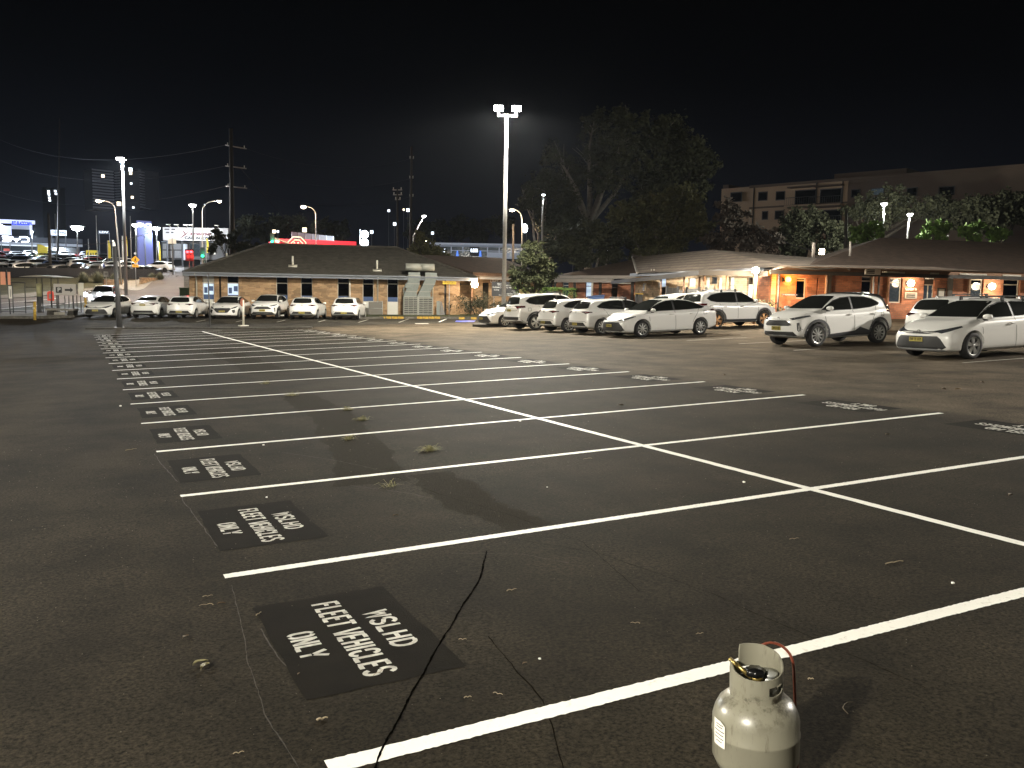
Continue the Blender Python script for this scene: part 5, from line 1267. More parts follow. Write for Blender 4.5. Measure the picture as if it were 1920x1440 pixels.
# cooling unit and its ducts
def duct():
    P=foot(784,591,64.6); P[2]=gz(P)+.10
    t=thing('cooling_unit','large louvred cooling unit with two grey ducts against the brick wall','air conditioner',mw=Matrix.Translation(Vector(P))@mL.to_3x3().to_4x4())
    Wu=Wall(757,64.6,812,64.6); s=1/F*64.9; w_=(812-757)*s; h=(590-555)*s
    k=MB(); k.bb(-w_/2,w_/2,0,.8,0.02,h); obj('cabinet',k,M['dsteel'],t)
    for x0,x1 in ((-w_/2,0),(0,w_/2)):
        k=MB(); f=.07
        k.bb(x0,x0+f,-.05,0,0,h); k.bb(x1-f,x1,-.05,0,0,h); k.bb(x0+f,x1-f,-.05,0,h-f,h); k.bb(x0+f,x1-f,-.05,0,0,f)
        n=9
        for i in range(n): zz=f+(h-2*f)*(i+.5)/n; k.box(((x0+x1)/2,-.02,zz),(x1-x0-2*f,.05,.045),Matrix.Rotation(R(35),3,'X'))
        for i in (1,2): xx=x0+(x1-x0)*i/3; k.bb(xx-.015,xx+.015,-.045,-.03,f,h-f)
        obj('louvre_panel',k,M['louvre'],t)
    k=MB(); k.bb(w_/2,w_/2+.02,.02,.78,.05,h-.02); obj('side_panel',k,M['duct'],t)
    def bend(xs,name):
        k=MB(); hw=.42
        zt=(590-517)*s
        pts=[(xs[0],.35,h),(xs[0]+.02,.35,h+.25),(xs[1],.28,(h+zt)/2),(xs[2],.22,zt-.2),(xs[2],.22,zt+.25)]
        pts=resample(pts,16)
        for _ in range(2): pts=[pts[0]]+[(pts[i-1]+2*pts[i]+pts[i+1])/4 for i in range(1,15)]+[pts[-1]]
        vs=[]
        for i,p in enumerate(pts):
            ww=hw*(1.12 if i<2 else 1)
            for dx,dy in ((-ww,-.30),(ww,-.30),(ww,.30),(-ww,.30)): vs.append((p[0]+dx*.98,p[1]+dy,p[2]))
        k.add(vs,[(i*4+j,i*4+(j+1)%4,(i+1)*4+(j+1)%4,(i+1)*4+j) for i in range(15) for j in range(4)]+[(0,3,2,1),(60,61,62,63)])
        d=obj('duct',k,M['duct'],t)
        for i in (3,8,13):
            p=pts[i]; q=MB(); q.bb(p[0]-hw*1.08,p[0]+hw*1.08,p[1]-.33,p[1]+.33,p[2]-.03,p[2]+.03); obj('joint_flange',q,M['louvre'],d)
    bend([-.55,-.38,-.30],'d1'); bend([.42,.70,.92],'d2')
    for x in (-.30,.62):
        k=MB(); zt=(590-517)*s; 
        k.tube([(x-.62 if x<0 else x-.5,-.15,zt+.62),(x+.5,-.15,zt+.62)],.27,10); obj('roof_cowl',k,M['louvre'],t,True)
    k=MB(); k.tube([(-w_/2+.1,.2,h),(-w_/2+.02,.15,h+.55),(-w_/2+.3,.1,h+1.0),(-w_/2+.5,.1,h+1.15)],.05,6); k.box((-w_/2+.35,.1,h+.75),(.45,.3,.3)); obj('control_box',k,M['duct'],t)
duct()
def signpost(P,label,cat='sign',w_=.6,h=.4,z=2.,pole=.03,mt='signwhite',pmt='steel',text=None,tmt='text_k',name='sign',ang=0.,lines=None,double=False,group=None,top=None):
    """a panel on one post (or two) facing the camera side; z = height of the panel's middle"""
    t=thing(name,label,cat,mw=facing(P,ang),group=group)
    for x in ((-w_*.42,w_*.42) if double else (0,)):
        k=MB(); k.tube([(x,.03,-.1),(x,.03,top or z+h/2)],pole,8); obj('post',k,M[pmt],t,True)
    k=MB(); k.bb(-w_/2,w_/2,-.03,0,z-h/2,z+h/2); p=obj('panel',k,M[mt],t)
    for (tx,sz,x,zz,ww,m_) in (lines or []):
        if tx is None: q=MB(); q.bb(x-ww/2,x+ww/2,-.042,-.031,zz-sz/2,zz+sz/2)
        else: q=wtext(tx,sz,x,zz,-.045,ww)
        obj('lettering' if tx else 'print_bar',q,M[m_],p)
    return t
s64=64/F
P=foot(820,592,64.8)
signpost(foot(842,592,64.2),'yellow directional sign on a thin post in front of the brick wall','sign',w_=25*s64,h=5.2*s64,z=(592-528)*s64,mt='signyellow',lines=[('PAY STATION  ➔'.replace('➔','>'),.13,0,(592-528)*s64,22*s64,'text_k')],name='directional_sign')
P=foot(825,590,64.9)
t=thing('service_cover','grey metal cover leaning against the brick wall beside the dark slot','service cover',mw=Matrix.Translation(Vector((P[0],P[1],gz(P)+.05)))@mL.to_3x3().to_4x4())
k=MB(); k.prism([(-.26,0),(.0,0),(.0,1.1),(-.26,1.1)],.05,'y',0); obj('flat_sheet',k,M['duct'],t)
k=MB(); k.prism([(.02,0),(.38,0),(.12,1.05),(.02,1.05)],.05,'y',-.04); obj('angled_sheet',k,M['fence'],t)
# railing left of the cooling unit
P=foot(704,590,64.); t=thing('railing','thin metal railing between the last parked car and the downpipe','railing',mw=Matrix.Translation(Vector((P[0],P[1],gz(P)+.1)))@mL.to_3x3().to_4x4())
k=MB(); 
for x in (-.5,.5): k.tube([(x,0,-.1),(x,0,1.0)],.025,6)
k.tube([(-.5,0,1.0),(.5,0,1.0)],.025,6); k.tube([(-.5,0,.5),(.5,0,.5)],.02,6); obj('frame',k,M['steel'],t,True)
k=MB(); k.bb(-.48,.48,-.005,.005,.05,.95); obj('mesh_panel',k,mat('wire_mesh',(.16,.15,.13),.7),t)
# yellow kerb blocks
yb=None
for i,px in enumerate((716,727.5,739,750.5,786,797,808,819,864.5,887)):
    P=ga(px,597.6 if px<860 else 598.6); P[2]=gz(P)
    k=MB(); k.box((0,0,.07),(.36,.12,.16)); k.box((0,-.062,.07),(.30,.012,.10))
    m_=Matrix.Translation(Vector(P)+Vector((0,-.1,0)))@mL.to_3x3().to_4x4()
    if yb is None: yb=mesh('kerb_marker',k,M['yellow'])
    o=obj('kerb_marker',yb,None,None,mw=m_); tag(o,['first','second','third','fourth'][i%4]+' yellow kerb block of the left cluster by the railing' if i<4 else (['first','second','third','fourth'][i%4]+' yellow kerb block of the cluster under the cooling unit' if i<8 else ('lone yellow kerb block below the entrance lamp' if i==8 else 'faded yellow kerb block nearest the garden path')),'kerb marker','yellow kerb blocks')
# ---- entrance wing to the right of the brick building
WE=Wall(864,67.5,960,70.,zbase=gz(foot(900,590,68)))
we=thing('entrance_wing','recessed brick entrance wing with a brown roof and a glaring wall lamp','building',mw=WE.m)
V=lambda px,py,y=0.: WE.uv(px,py,y)
v_=lambda px:V(px,540)[0]
zeE=V(900,517)[1]
mb=MB(); walls(mb,v_(862),v_(1010),-.5,zeE,[(v_(905),v_(917),0,V(911,530)[1])]); obj('wall',mb,M['brickL'],we)
for px in (864,868,872,879):
    k=MB(); k.bb(v_(px),v_(px)+.10,-1.6+(px-864)*.08,-1.5+(px-864)*.08,-.4,zeE); obj('fin',k,M['fasciao'],we)
k=MB(); k.bb(v_(905),v_(917),.1,.14,0,V(911,530)[1]); obj('door',k,M['pane'],we)
k=MB(); k.bb(v_(870),v_(1010),-1.3,-1.1,zeE-.02,zeE+.22); obj('fascia',k,M['fasciao'],we)
k=MB(); k.bb(v_(885),v_(1010),-1.05,-.0,zeE-.04,zeE-.01); k.bb(v_(885),v_(1010),-1.1,-1.05,zeE-.28,zeE-.04); obj('soffit',k,M['paleb'],we)
yr=5.; zr=V(900,482,yr)[1]
k=MB(); e=[(v_(870),-1.3,zeE+.22),(v_(1010),-1.3,zeE+.22),(v_(1010)-.5,yr,zr),(v_(835),yr,zr)]
k.add(e+[(p[0],p[1],p[2]-.2) for p in e],[(0,1,2,3),(4,7,6,5),(0,4,5,1),(1,5,6,2),(2,6,7,3),(3,7,4,0)]); obj('roof',k,M['tiled'],we)
def wall_lamp(px,py,wall,label,col,power,em,y=-.28,size=.13,pos=None,style='ball'):
    u,z=wall.uv(px,py,y); Pm=wall.m@Vector((u,y,z))
    t=thing('wall_lamp',label,'wall lamp',mw=Matrix.Translation(Pm)@wall.m.to_3x3().to_4x4())
    k=MB(); k.tube([(0,-y,.0),(0,0,0)],.03,6); k.box((0,-y-.03,0),(.14,.04,.20)); obj('bracket',k,M['trim'],t)
    k=MB(); k.lathe([(0,-size),(size*.7,-size*.75),(size,0),(size*.7,size*.75),(0,size)],n=14); obj('globe',k,M[em],t,True)
    light('POINT',(Pm+Vector(tuple(-np.array(WE.m.to_3x3()@Vector((0,1,0)))*.28))),power,col,size*1.1,parent=t)
    return t
wall_lamp(890,533,WE,'glaring white lamp on the entrance wing wall',WARM,420,'E_warm',y=-2.2,size=.27)
k=wtext('UNIT 1',.32,v_(927),V(927,528)[1],-.2); 
t=thing('unit_sign','white raised unit lettering on the entrance wing, partly behind the dark board','sign',mw=WE.m); q=MB(); q.bb(v_(915),v_(940),-.16,-.12,V(927,531)[1],V(927,525)[1]); p=obj('panel',q,M['fasciao'],t); obj('lettering',k,M['text_w'],p)
# dark information board
P=foot(947,590,62); s=62/F
wb=(972-921)*s; hb=(556-529)*s; zb_=(gz(P)); zc=at(947,542,62)[2]-zb_
signpost(P,'dark two-post information board with white lettering behind the tall light pole','sign',w_=wb,h=hb,z=zc,mt='board',pmt='paleb',double=True,name='information_board',lines=[
 ('Health',.14,-.35,zc+.36,.42,'text_w'),('Western Sydney',.10,-.1,zc+.27,.9,'text_w'),('Blacktown Community Health Centre',.17,0,zc+.12,wb*.94,'text_w'),('Building',.12,-.62,zc-.06,.34,'text_w'),('Unit 1-2',.11,.62,zc-.12,.38,'text_w'),('Unit 3',.11,.70,zc-.22,.30,'text_w'),('Dental Clinic  Unit 4',.11,.42,zc-.32,.85,'text_w'),('Community Nursing  Unit 5',.11,.2,zc-.42,1.3,'text_w')])
P=foot(1008,590,58); s=58/F
signpost(P,'red and white parking restriction sign on a grey post before the hedge','sign',w_=.22,h=.45,z=at(1008,526,58)[2]-gz(P),lines=[('P',.16,0,at(1008,529,58)[2]-gz(P)-.05,.09,'txtred'),(None,.05,0,at(1008,523,58)[2]-gz(P),.16,'txtred')],name='parking_sign',top=at(1008,512,58)[2]-gz(P))
# timber planter box
P=foot(912,582,64); t=thing('timber_planter','orange timber planter box at the garden path in front of the dark board','planter',mw=facing(P,.3))
k=MB(); 
k.box((0,0,.2),(.7,.5,.36)); obj('box',k,M['cardboard'],t)
k=MB(); k.bb(-.40,.40,-.30,.30,.38,.44); obj('rim',k,M['cardboard'],t); k=MB(); k.lathe([(.0,.44),(.16,.44),(.20,.62),(.0,.60)],n=10); obj('pot',k,M['cream'],t)
# ---------------------------------------------------------------- middle building with the covered walkway
def windowset(parent,W_,px0,px1,ptop,pbot,y=.10,glass='pane',frm='frame',trans=None,f=.06,lit=None):
    """window drawn through traced picture columns/rows on wall W_"""
    a,zt=W_.uv(px0,ptop); b,_=W_.uv(px1,ptop); _,zb=W_.uv((px0+px1)/2,pbot)
    k=MB()
    for x0,x1,z0,z1 in ((a,a+f,zb,zt),(b-f,b,zb,zt),(a+f,b-f,zt-f,zt),(a+f,b-f,zb,zb+f)): k.bb(x0,x1,y,y+.07,z0,z1)
    if trans is not None:
        zz=W_.uv((px0+px1)/2,trans)[1]; k.bb(a+f,b-f,y+.01,y+.06,zz-.03,zz+.03)
    o=obj('window',k,M[frm],parent)
    segs=[(zb+f,zt-f,glass)] if trans is None else [(zb+f,zz-.03,glass),(zz+.03,zt-f,lit or glass)]
    for z0,z1,g in segs:
        q=MB(); q.bb(a+f,b-f,y+.03,y+.04,z0,z1); obj('pane',q,M[g],o)
    return (a,b,zb,zt)
def holes_px(W_,L): return [(W_.uv(a,540)[0],W_.uv(b,540)[0],W_.uv((a+b)/2,zb)[1],W_.uv((a+b)/2,zt)[1]) for a,b,zt,zb in L]
# back wing (shaded)
WA=Wall(1046,78,1200,72.,zbase=gz(foot(1120,590,75)))
wa=thing('back_wing','shaded brown brick wing with a dark hip roof behind the hatchbacks','building',mw=WA.m)
ua=lambda px:WA.uv(px,545)[0]
zA=WA.uv(1120,527)[1]
LWA=[(1054,1066,529,556),(1097,1111,528,558),(1146,1158,529,562)]
k=MB(); walls(k,ua(1036),ua(1196),-.5,zA,holes_px(WA,LWA)); obj('wall',k,M['brickR'],wa)
windowset(wa,WA,1054,1066,529,556,trans=535,glass='showglass'); windowset(wa,WA,1097,1111,528,558,frm='dframe',glass='litblue',trans=536.5); windowset(wa,WA,1146,1158,529,562,frm='dframe',trans=539)
for px in (1041,1078,1126,1186):
    k=MB(); k.bb(ua(px)-.12,ua(px)+.12,-.10,0,-.4,zA); obj('pilaster',k,M['beam'],wa)
e0=WA.uv(1040,516,-1.2); e1=WA.uv(1196,518,-1.2); rz=WA.uv(1184,476,5.5)
k=MB(); zz=(e0[1]+e1[1])/2
yv=[(e0[0],-1.2,zz),(e1[0],-1.2,zz),(rz[0],5.5,rz[1]),(e0[0]+4.5,5.5,rz[1]-.3),(e0[0],11,zz),(rz[0],11,zz)]
k.add(yv,[(0,1,2,3),(0,3,4),(3,2,5,4),(0,4,5,1)]); obj('roof',k,M['tiled'],wa)
k=MB(); k.bb(e0[0],e1[0],-1.23,-1.2,zz-.24,zz+.02); obj('fascia',k,M['paleb'],wa)
k=MB(); k.bb(e0[0]-.5,WA.uv(1150,526,-2.2)[0],-2.25,-2.1,WA.uv(1100,526,-2.2)[1]-.16,WA.uv(1100,523,-2.2)[1]); obj('walkway_beam',k,M['paleb'],wa)
k=MB(); k.bb(ua(1139.5),ua(1142),-2.2,-2.1,-.3,WA.uv(1140,527,-2.1)[1]); obj('walkway_post',k,M['cream'],wa)
k=MB(); k.tube([(WA.uv(1146,530,-.3)[0],-.3,zA-.18),(WA.uv(1182,529,-.3)[0],-.3,zA-.18)],.05,6); obj('tube_light',k,M['cream'],wa)
# front wing (lit), wall angled toward the camera side
WB=Wall(1191,66,1442,46.5,zbase=gz(foot(1300,590,56)))
wb_=thing('front_wing','sunlit-looking tan brick wing with a pale ribbed roof and covered walkway'.replace('sunlit-looking','floodlit'),'building',mw=WB.m)
ub=lambda px:WB.uv(px,545)[0]
zB=WB.uv(1300,512)[1]
LWB=[(1234,1248,520,556),(1290,1303,521,538),(1321,1330,519,560),(1331,1344,519,533),(1345,1353,519,545),(1366,1376,519,556),(1400,1411,519,560),(1434,1441,520,560)]
k=MB(); walls(k,ub(1191),ub(1446),-.5,zB,holes_px(WB,LWB)); k.bb(ub(1191),ub(1191)+.25,.25,9,-.5,zB); obj('wall',k,M['brickC'],wb_)
windowset(wb_,WB,1234,1248,520,556,glass='pane',trans=538,lit='litblue',frm='frame'); windowset(wb_,WB,1290,1303,521,538,glass='litblue',frm='frame')
windowset(wb_,WB,1321,1330,519,560,glass='litwhite'); windowset(wb_,WB,1331,1344,519,533,glass='showglass',frm='dframe'); windowset(wb_,WB,1345,1353,519,545,glass='litwhite')
windowset(wb_,WB,1366,1376,519,556,glass='litwhite',trans=535); windowset(wb_,WB,1400,1411,519,560,glass='litblue',trans=534,lit='pane'); windowset(wb_,WB,1434,1441,520,560,glass='litblue',trans=541,lit='pane')
k=MB(); k.bb(ub(1191),ub(1446),-.45,-.02,zB-.10,zB+.12); obj('soffit',k,M['fascia'],wb_)
for px in (1262,1328,1385):
    u,_=WB.uv(px,515,-1.); k=MB(); k.box((u,-.9,zB-.10),(1.1,.12,.06)); obj('tube_light',k,em('tube_on',(1.,.93,.82),5.),wb_); light('POINT',tuple(WB.m@Vector((u,-.95,zB-.28))),85,(1.,.90,.74),.25,parent=wb_)
# pale roof
r0=WB.uv(1186,476,4.6); r1=WB.uv(1335,476,4.6); r0=(r0[0],(r0[1]+r1[1])/2); r1=(r1[0],r0[1]); q0=WB.uv(1195,518,-.6); q1=WB.uv(1446,505,-.6)
k=MB(); vs=[(q0[0],-.6,zB+.12),(q1[0]+2,-.6,zB+.12),(r1[0],4.6,r1[1]),(r0[0],4.6,r0[1]),(q0[0],10,zB+.12),(q1[0]+2,10,zB+.12)]
k.add(vs,[(0,1,2,3),(3,2,5,4),(1,5,2),(0,3,4),(0,4,5,1)]); rf=obj('roof',k,M['tilel'],wb_)
k=MB(); k.tube([vs[0],vs[3]],.10,6); obj('barge_board',k,M['paleb'],rf)
k=MB()
for px in (1221,1226): u,z=WB.uv(px,514,-.2); k.tube([(u,-.2,z-.4),(u,-.2,z+.35)],.03,5)
u1,z1_=WB.uv(1221,512,-.2); u2,_=WB.uv(1226,512,-.2); k.tube([(u1,-.2,z1_),(u2,-.2,z1_)],.03,5); obj('vent_pipes',k,M['cream'],rf)
# covered walkway: angled slab on posts
t=thing('covered_walkway','flat dark walkway roof on slim steel posts in front of the tan wing','walkway roof',loc=(0,0,0))
pts=[(1146,526,70),(1235,516.5,56),(1310,506.5,45.8),(1440,508,44.6)]
P_=[at(*p) for p in pts]; zw=P_[2][2]
k=MB(); back=[at(1150,524,73),at(1240,515,59.5),at(1325,505,49),at(1446,507,46.3)]
vs=[]
for A,B in zip(P_,back):
    z=A[2]; vs+=[(A[0],A[1],z),(B[0],B[1],z),(B[0],B[1],z-.14),(A[0],A[1],z-.26)]
k.add(vs,[(i*4+j,i*4+(j+1)%4,(i+1)*4+(j+1)%4,(i+1)*4+j) for i in range(3) for j in range(4)]+[(0,1,2,3),(12,15,14,13)]); obj('roof_slab',k,M['beam'],t)
for px,py,D in ((1240,516,56),(1283,511,50.2),(1321,508,46),(1363,508,45.5),(1312,512,49)):
    A=at(px,py,D+.1); k=MB(); k.tube([(A[0],A[1],gz(A)-.1),(A[0],A[1],A[2]-.2)],.055,8); obj('post',k,M['fasciao'],t,True)
# flood lamp on a post
D=44.; Pf=foot(1414,590,D); L_=at(1416,508,D)
t=thing('flood_lamp_post','glaring floodlight on a brown post at the end of the walkway roof','flood lamp',mw=Matrix.Translation(Vector(Pf)))
k=MB(); k.tube([(0,0,-.1),(0,0,L_[2]-Pf[2])],.07,8); obj('post',k,M['fasciao'],t,True)
k=MB(); h_=L_[2]-Pf[2]; d=(CAM-L_); d/=np.linalg.norm(d); 
k.box((0,.05,h_+.05),(.38,.12,.28)); obj('lamp_head',k,M['dsteel'],t)
k=MB(); k.lathe([(0,-.17),(.12,-.12),(.17,0),(.12,.12),(0,.17)],c=(d[0]*.14,d[1]*.14,h_+.03),n=14); obj('lamp_glass',k,M['E_warm'],t,True)
light('POINT',L_+d*.45+np.array([0,0,-.05]),1900,(1.,.78,.52),.16,parent=t)
# sign on the lit brick, bench, fences, heat pump, blue bin
u,z=WB.uv(1209,538); s=65/F
t=thing('notice','white and yellow notice fixed to the brick at the left end of the tan wing','notice',mw=WB.m); k=MB(); k.bb(u-.28,u+.28,-.04,-.01,z-.28,z+.27); p=obj('panel',k,M['signwhite'],t); k=MB(); k.bb(u+.08,u+.27,-.05,-.041,z-.26,z+.16); obj('yellow_patch',k,M['signyellow'],p)
q=MB()
for i in range(5): q.bb(u-.24,u+.04,-.05,-.041,z+.18-.09*i-.02,z+.18-.09*i+.02)
obj('print',q,M['text_k'],p); t.name='notice_board'
t=thing('yellow_bench','low yellow bench under the white and yellow notice','bench',mw=WB.m); u,z=WB.uv(1208,552); k=MB(); k.bb(u-.4,u+.4,-.6,-.2,z,z+.08); obj('seat',k,M['yellow'],t)
for x in (-.35,.3): k=MB(); k.bb(u+x,u+x+.06,-.55,-.25,-.4,z); obj('leg',k,M['dsteel'],t)
def screen(px0,px1,pt,pb,D0,D1,label,mt,name,slats=9):
    Ws=Wall(px0,D0,px1,D1,zbase=gz(foot((px0+px1)/2,590,D0))); t=thing(name,label,'fence',mw=Ws.m); zt=Ws.uv(px0,pt)[1]
    for i in range(slats):
        pass
    k=MB(); k.bb(0,Ws.L,0,.04,-.2,zt); pn=obj('panel',k,M[mt],t)
    k=MB()
    for i in range(slats+1): x=Ws.L*i/slats; k.bb(x-.02,x+.02,-.03,-.001,-.2,zt)
    obj('battens',k,M[mt],pn)
    for x in (0,Ws.L): k=MB(); k.bb(x-.05,x+.05,-.06,.06,-.3,zt+.08); obj('post',k,M['dsteel'],t)
screen(1272,1288,544,560,52,50.6,'lower grey slatted screen fence behind the sedan roof','fence','screen_fence',4)
screen(1288,1311,541,560,50.4,48.6,'taller grey slatted screen fence left of the bronze-wheeled wagon','fence','screen_fence',6)
screen(1251,1271,539,560,54,53.,'brown lattice panel between the walkway posts','dframe','lattice_panel',6)
u,z=WB.uv(1323,545,-.5); t=thing('heat_pump','small white heat pump box on the tan wing wall','air conditioner',mw=WB.m); k=MB(); k.bb(u-.35,u+.35,-.5,-.15,z-.35,z+.3); b_=obj('cabinet',k,M['cream'],t); k=MB(); k.lathe([(0,0),(.2,0),(.22,-.02),(.2,-.03),(.04,-.02)],c=(u+.1,-.51,z),n=16,axis='y'); obj('fan_grille',k,M['duct'],b_)
P=foot(1117,560,60); t=thing('blue_skip','blue bin whose rim shows above the white hatchback roofs','bin',mw=facing(P,.1)); s=60/F; h=at(1117,552.5,60)[2]-P[2]
k=MB(); k.prism([(-.45,0),(.45,0),(.52,h-.05),(-.52,h-.16)],.9,'y',-.45); obj('body',k,M['bluepanel'],t); k=MB(); k.box((0,0,h-.08),(1.1,1.0,.05),Matrix.Rotation(-.1,3,'Y')); obj('lid',k,M['bluepanel'],t)
# ---------------------------------------------------------------- right building
WR=Wall(1443,46.3,1935,51.5,zbase=gz(foot(1700,590,50)))
wr=thing('unit_building','long red brick unit building with a big dark hip roof at the right','building',mw=WR.m)
ur=lambda px:WR.uv(px,545)[0]
zR_=WR.uv(1700,516)[1]
LR_=[(1493,1513,521,560),(1531,1534,521,565),(1615,1637,517,560),(1668,1692,521,568),(1732,1752,522,575),(1817,1844,523,570),(1881,1913,523,568)]
LR_=[(a,b,zt,zb) for a,b,zt,zb in LR_]
k=MB(); walls(k,ur(1443),ur(1990),-.6,zR_,holes_px(WR,LR_)); k.bb(ur(1443),ur(1443)+.25,.25,1.2,-.6,zR_); obj('wall',k,M['brickR'],wr)
windowset(wr,WR,1493,1513,521,560,trans=526,glass='pane'); windowset(wr,WR,1615,1637,517,560,trans=527); windowset(wr,WR,1668,1692,521,568,trans=530,glass='showglass')
windowset(wr,WR,1817,1844,523,570,trans=534,glass='showglass',lit='pane'); windowset(wr,WR,1881,1913,523,568,trans=534,glass='pane')
a,b=ur(1732),ur(1752); zt=WR.uv(1742,533)[1]; zb=WR.uv(1742,575)[1]
k=MB(); 
for x0,x1,z0,z1 in ((a,a+.06,zb,zt),(b-.06,b,zb,zt),((a+b)/2-.03,(a+b)/2+.03,zb,zt),(a+.06,b-.06,zt-.06,zt)): k.bb(x0,x1,.1,.16,z0,z1)
d_=obj('door',k,M['frame'],wr); k=MB(); k.bb(a+.06,b-.06,.12,.13,zb,zt-.06); obj('pane',k,M['showglass'],d_)
k=MB(); k.bb(a,b,.1,.14,zt,WR.uv(1742,522)[1]); obj('transom_panel',k,M['dframe'],d_)
for px,w_ in ((1547,.10),(1590,.0),(1779,.30),(1815,.12),(1553,.18),(1663,.05)):
    if w_: k=MB(); k.bb(ur(px)-w_/2,ur(px)+w_/2,-.12,0,-.6,zR_); obj('pilaster',k,M['beam'] if w_>.15 else M['fasciao'],wr)
# eave board, beam
yE=-1.6
eL=WR.uv(1500,508,yE); zf=WR.uv(1700,511.5,yE)[1]
k=MB(); k.bb(WR.uv(1466,505,yE)[0],ur(1990),yE-.03,yE,zf-.10,zf+.16); obj('fascia',k,M['fasciao'],wr)
k=MB(); k.bb(WR.uv(1456,505,yE)[0],ur(1990),yE,0,zf-.02,zf+.0); obj('soffit',k,M['beam'],wr)
k=MB(); zb1=WR.uv(1700,520,yE-.2)[1]; k.bb(WR.uv(1440,505,yE)[0],ur(1990),yE-.25,yE-.12,zb1,zb1+.19); obj('verandah_beam',k,M['beam'],wr)
for px,m_ in ((1549,'fasciao'),(1637,'steel'),(1647,'beam'),(1460,'beam')):
    x=WR.uv(px,540,yE-.18)[0]; k=MB(); k.tube([(x,yE-.18,-.6),(x,yE-.18,zb1)],.05,8); obj('verandah_post',k,M[m_],wr,True)
for px0,px1 in ((1800,1850),(1881,1914),(1655,1696),(1745,1760)):
    x0=WR.uv(px0,510,yE-.1)[0]; x1=WR.uv(px1,510,yE-.1)[0]; k=MB(); k.tube([(x0,yE-.10,zf+.0),(x1,yE-.10,zf+.0)],.05,6); obj('light_fitting',k,M['cream'],wr,True)
k=MB(); pp=[WR.uv(px,py,yE-.06) for px,py in ((1450,505),(1475,499.5),(1500,502),(1530,505),(1560,503),(1580,501),(1590,503),(1594,507))]; k.tube([(p[0],yE-.06,p[1]) for p in pp],.04,6); obj('conduit',k,M['steel'],wr,True)
yr=6.5; k=MB()
rl_=WR.uv(1652,452,yr); rr_=WR.uv(1990,449,yr); x0=WR.uv(1508,506,yE-.2)[0]; x1=ur(1990)+4; zr=(rl_[1]+WR.uv(1900,449.5,yr)[1])/2
e=[(x0,yE-.2,zf+.16),(x1,yE-.2,zf+.16),(x1,15,zf+.16),(x0+8,15,zf+.16),(rl_[0],yr,zr),(x1,yr,zr)]
k.add(e,[(0,1,5,4),(3,0,4),(2,3,4,5),(0,3,2,1),(1,2,5)]); rf=obj('roof',k,M['tiled'],wr)

for px,pt,pb in ((1525,455,477),(1593.5,453,480)):
    best=None
    for y in np.linspace(yE,yr,60):
        u,z=WR.uv(px,pb,y); dd=abs(z-(zf+.16+(zr-zf-.16)*(y-yE+.2)/(yr-yE+.2)))
        if best is None or dd<best[0]: best=(dd,u,y,z)
    _,u,y,z=best; h=WR.uv(px,pt,y)[1]; k=MB(); k.tube([(u,y,z-.2),(u,y,h)],.09 if px<1550 else .06,8); obj('flue',k,M['paleb'],rf,True)
wall_lamp(1478,524,WR,'amber lantern glowing on the orange-lit brick at the left end of the unit building',ORNG,260,'E_orange',y=-.45,size=.15)
wall_lamp(1708,531,WR,'white round wall lamp above the UNIT 5 sign',WARM,130,'E_warm',y=-.34,size=.19)
wall_lamp(1860,537,WR,'white round wall lamp near the right picture edge, between two windows',(1.,.80,.52),130,'E_warm',y=-.34,size=.19)
def wallsign(W_,px0,px1,pt,pb,label,name,mt,txt=None,tmt='text_w',y=-.05,cat='sign',bars=0,frm=None):
    a,zt=W_.uv(px0,pt,y); b,zb=W_.uv(px1,pb,y); t=thing(name,label,cat,mw=W_.m)
    k=MB(); k.bb(a,b,y-.0,y+.04,zb,zt); p=obj('panel',k,M[mt],t)
    if txt: obj('lettering',wtext(txt,(zt-zb)*.8,(a+b)/2,(zt+zb)/2,y-.012,(b-a)*.86,bold=.004),M[tmt],p)
    if bars:
        q=MB(); 
        for i in range(bars): z=zt-(zt-zb)*(i+1)/(bars+1); q.bb(a+(b-a)*.12,a+(b-a)*(.60 if bars>2 and px0==1623 else .85),y-.012,y-.001,z-.025,z+.025)
        obj('print',q,M['text_k'],p)
    if frm:
        q=MB(); f=.07; q.bb(a-f,a,y-.03,y+.04,zb-f,zt+f); q.bb(b,b+f,y-.03,y+.04,zb-f,zt+f); q.bb(a,b,y-.03,y+.04,zt,zt+f); q.bb(a,b,y-.03,y+.04,zb-f,zb); obj('frame',q,M[frm],t)
    return t
wallsign(WR,1696,1720,539,546,'white raised UNIT 5 lettering under the round wall lamp','unit_sign','fasciao','UNIT 5')
wallsign(WR,1697,1719,548,560,'pale notice below the UNIT 5 sign','notice_board','frame',bars=3,cat='notice')
wallsign(WR,1733,1752,520,524.5,'small glowing white text strip over the door','door_sign','dframe','Unit 5 A',cat='sign')
wallsign(WR,1760,1770,542,556,'framed notice board on the brick right of the door','notice_board','frame',cat='notice',frm='dframe')
wallsign(WR,1623,1651,500,515.5,'pale grey warning sign standing on the verandah beam','warning_sign','signwhite',y=yE-.32,bars=4)
wallsign(WR,1466,1496,551,554.5,'dark white-lettered sign low on the orange-lit brick','direction_sign','board','+ CARPARK <',y=-1.0)
P=foot(1476,560,44); 
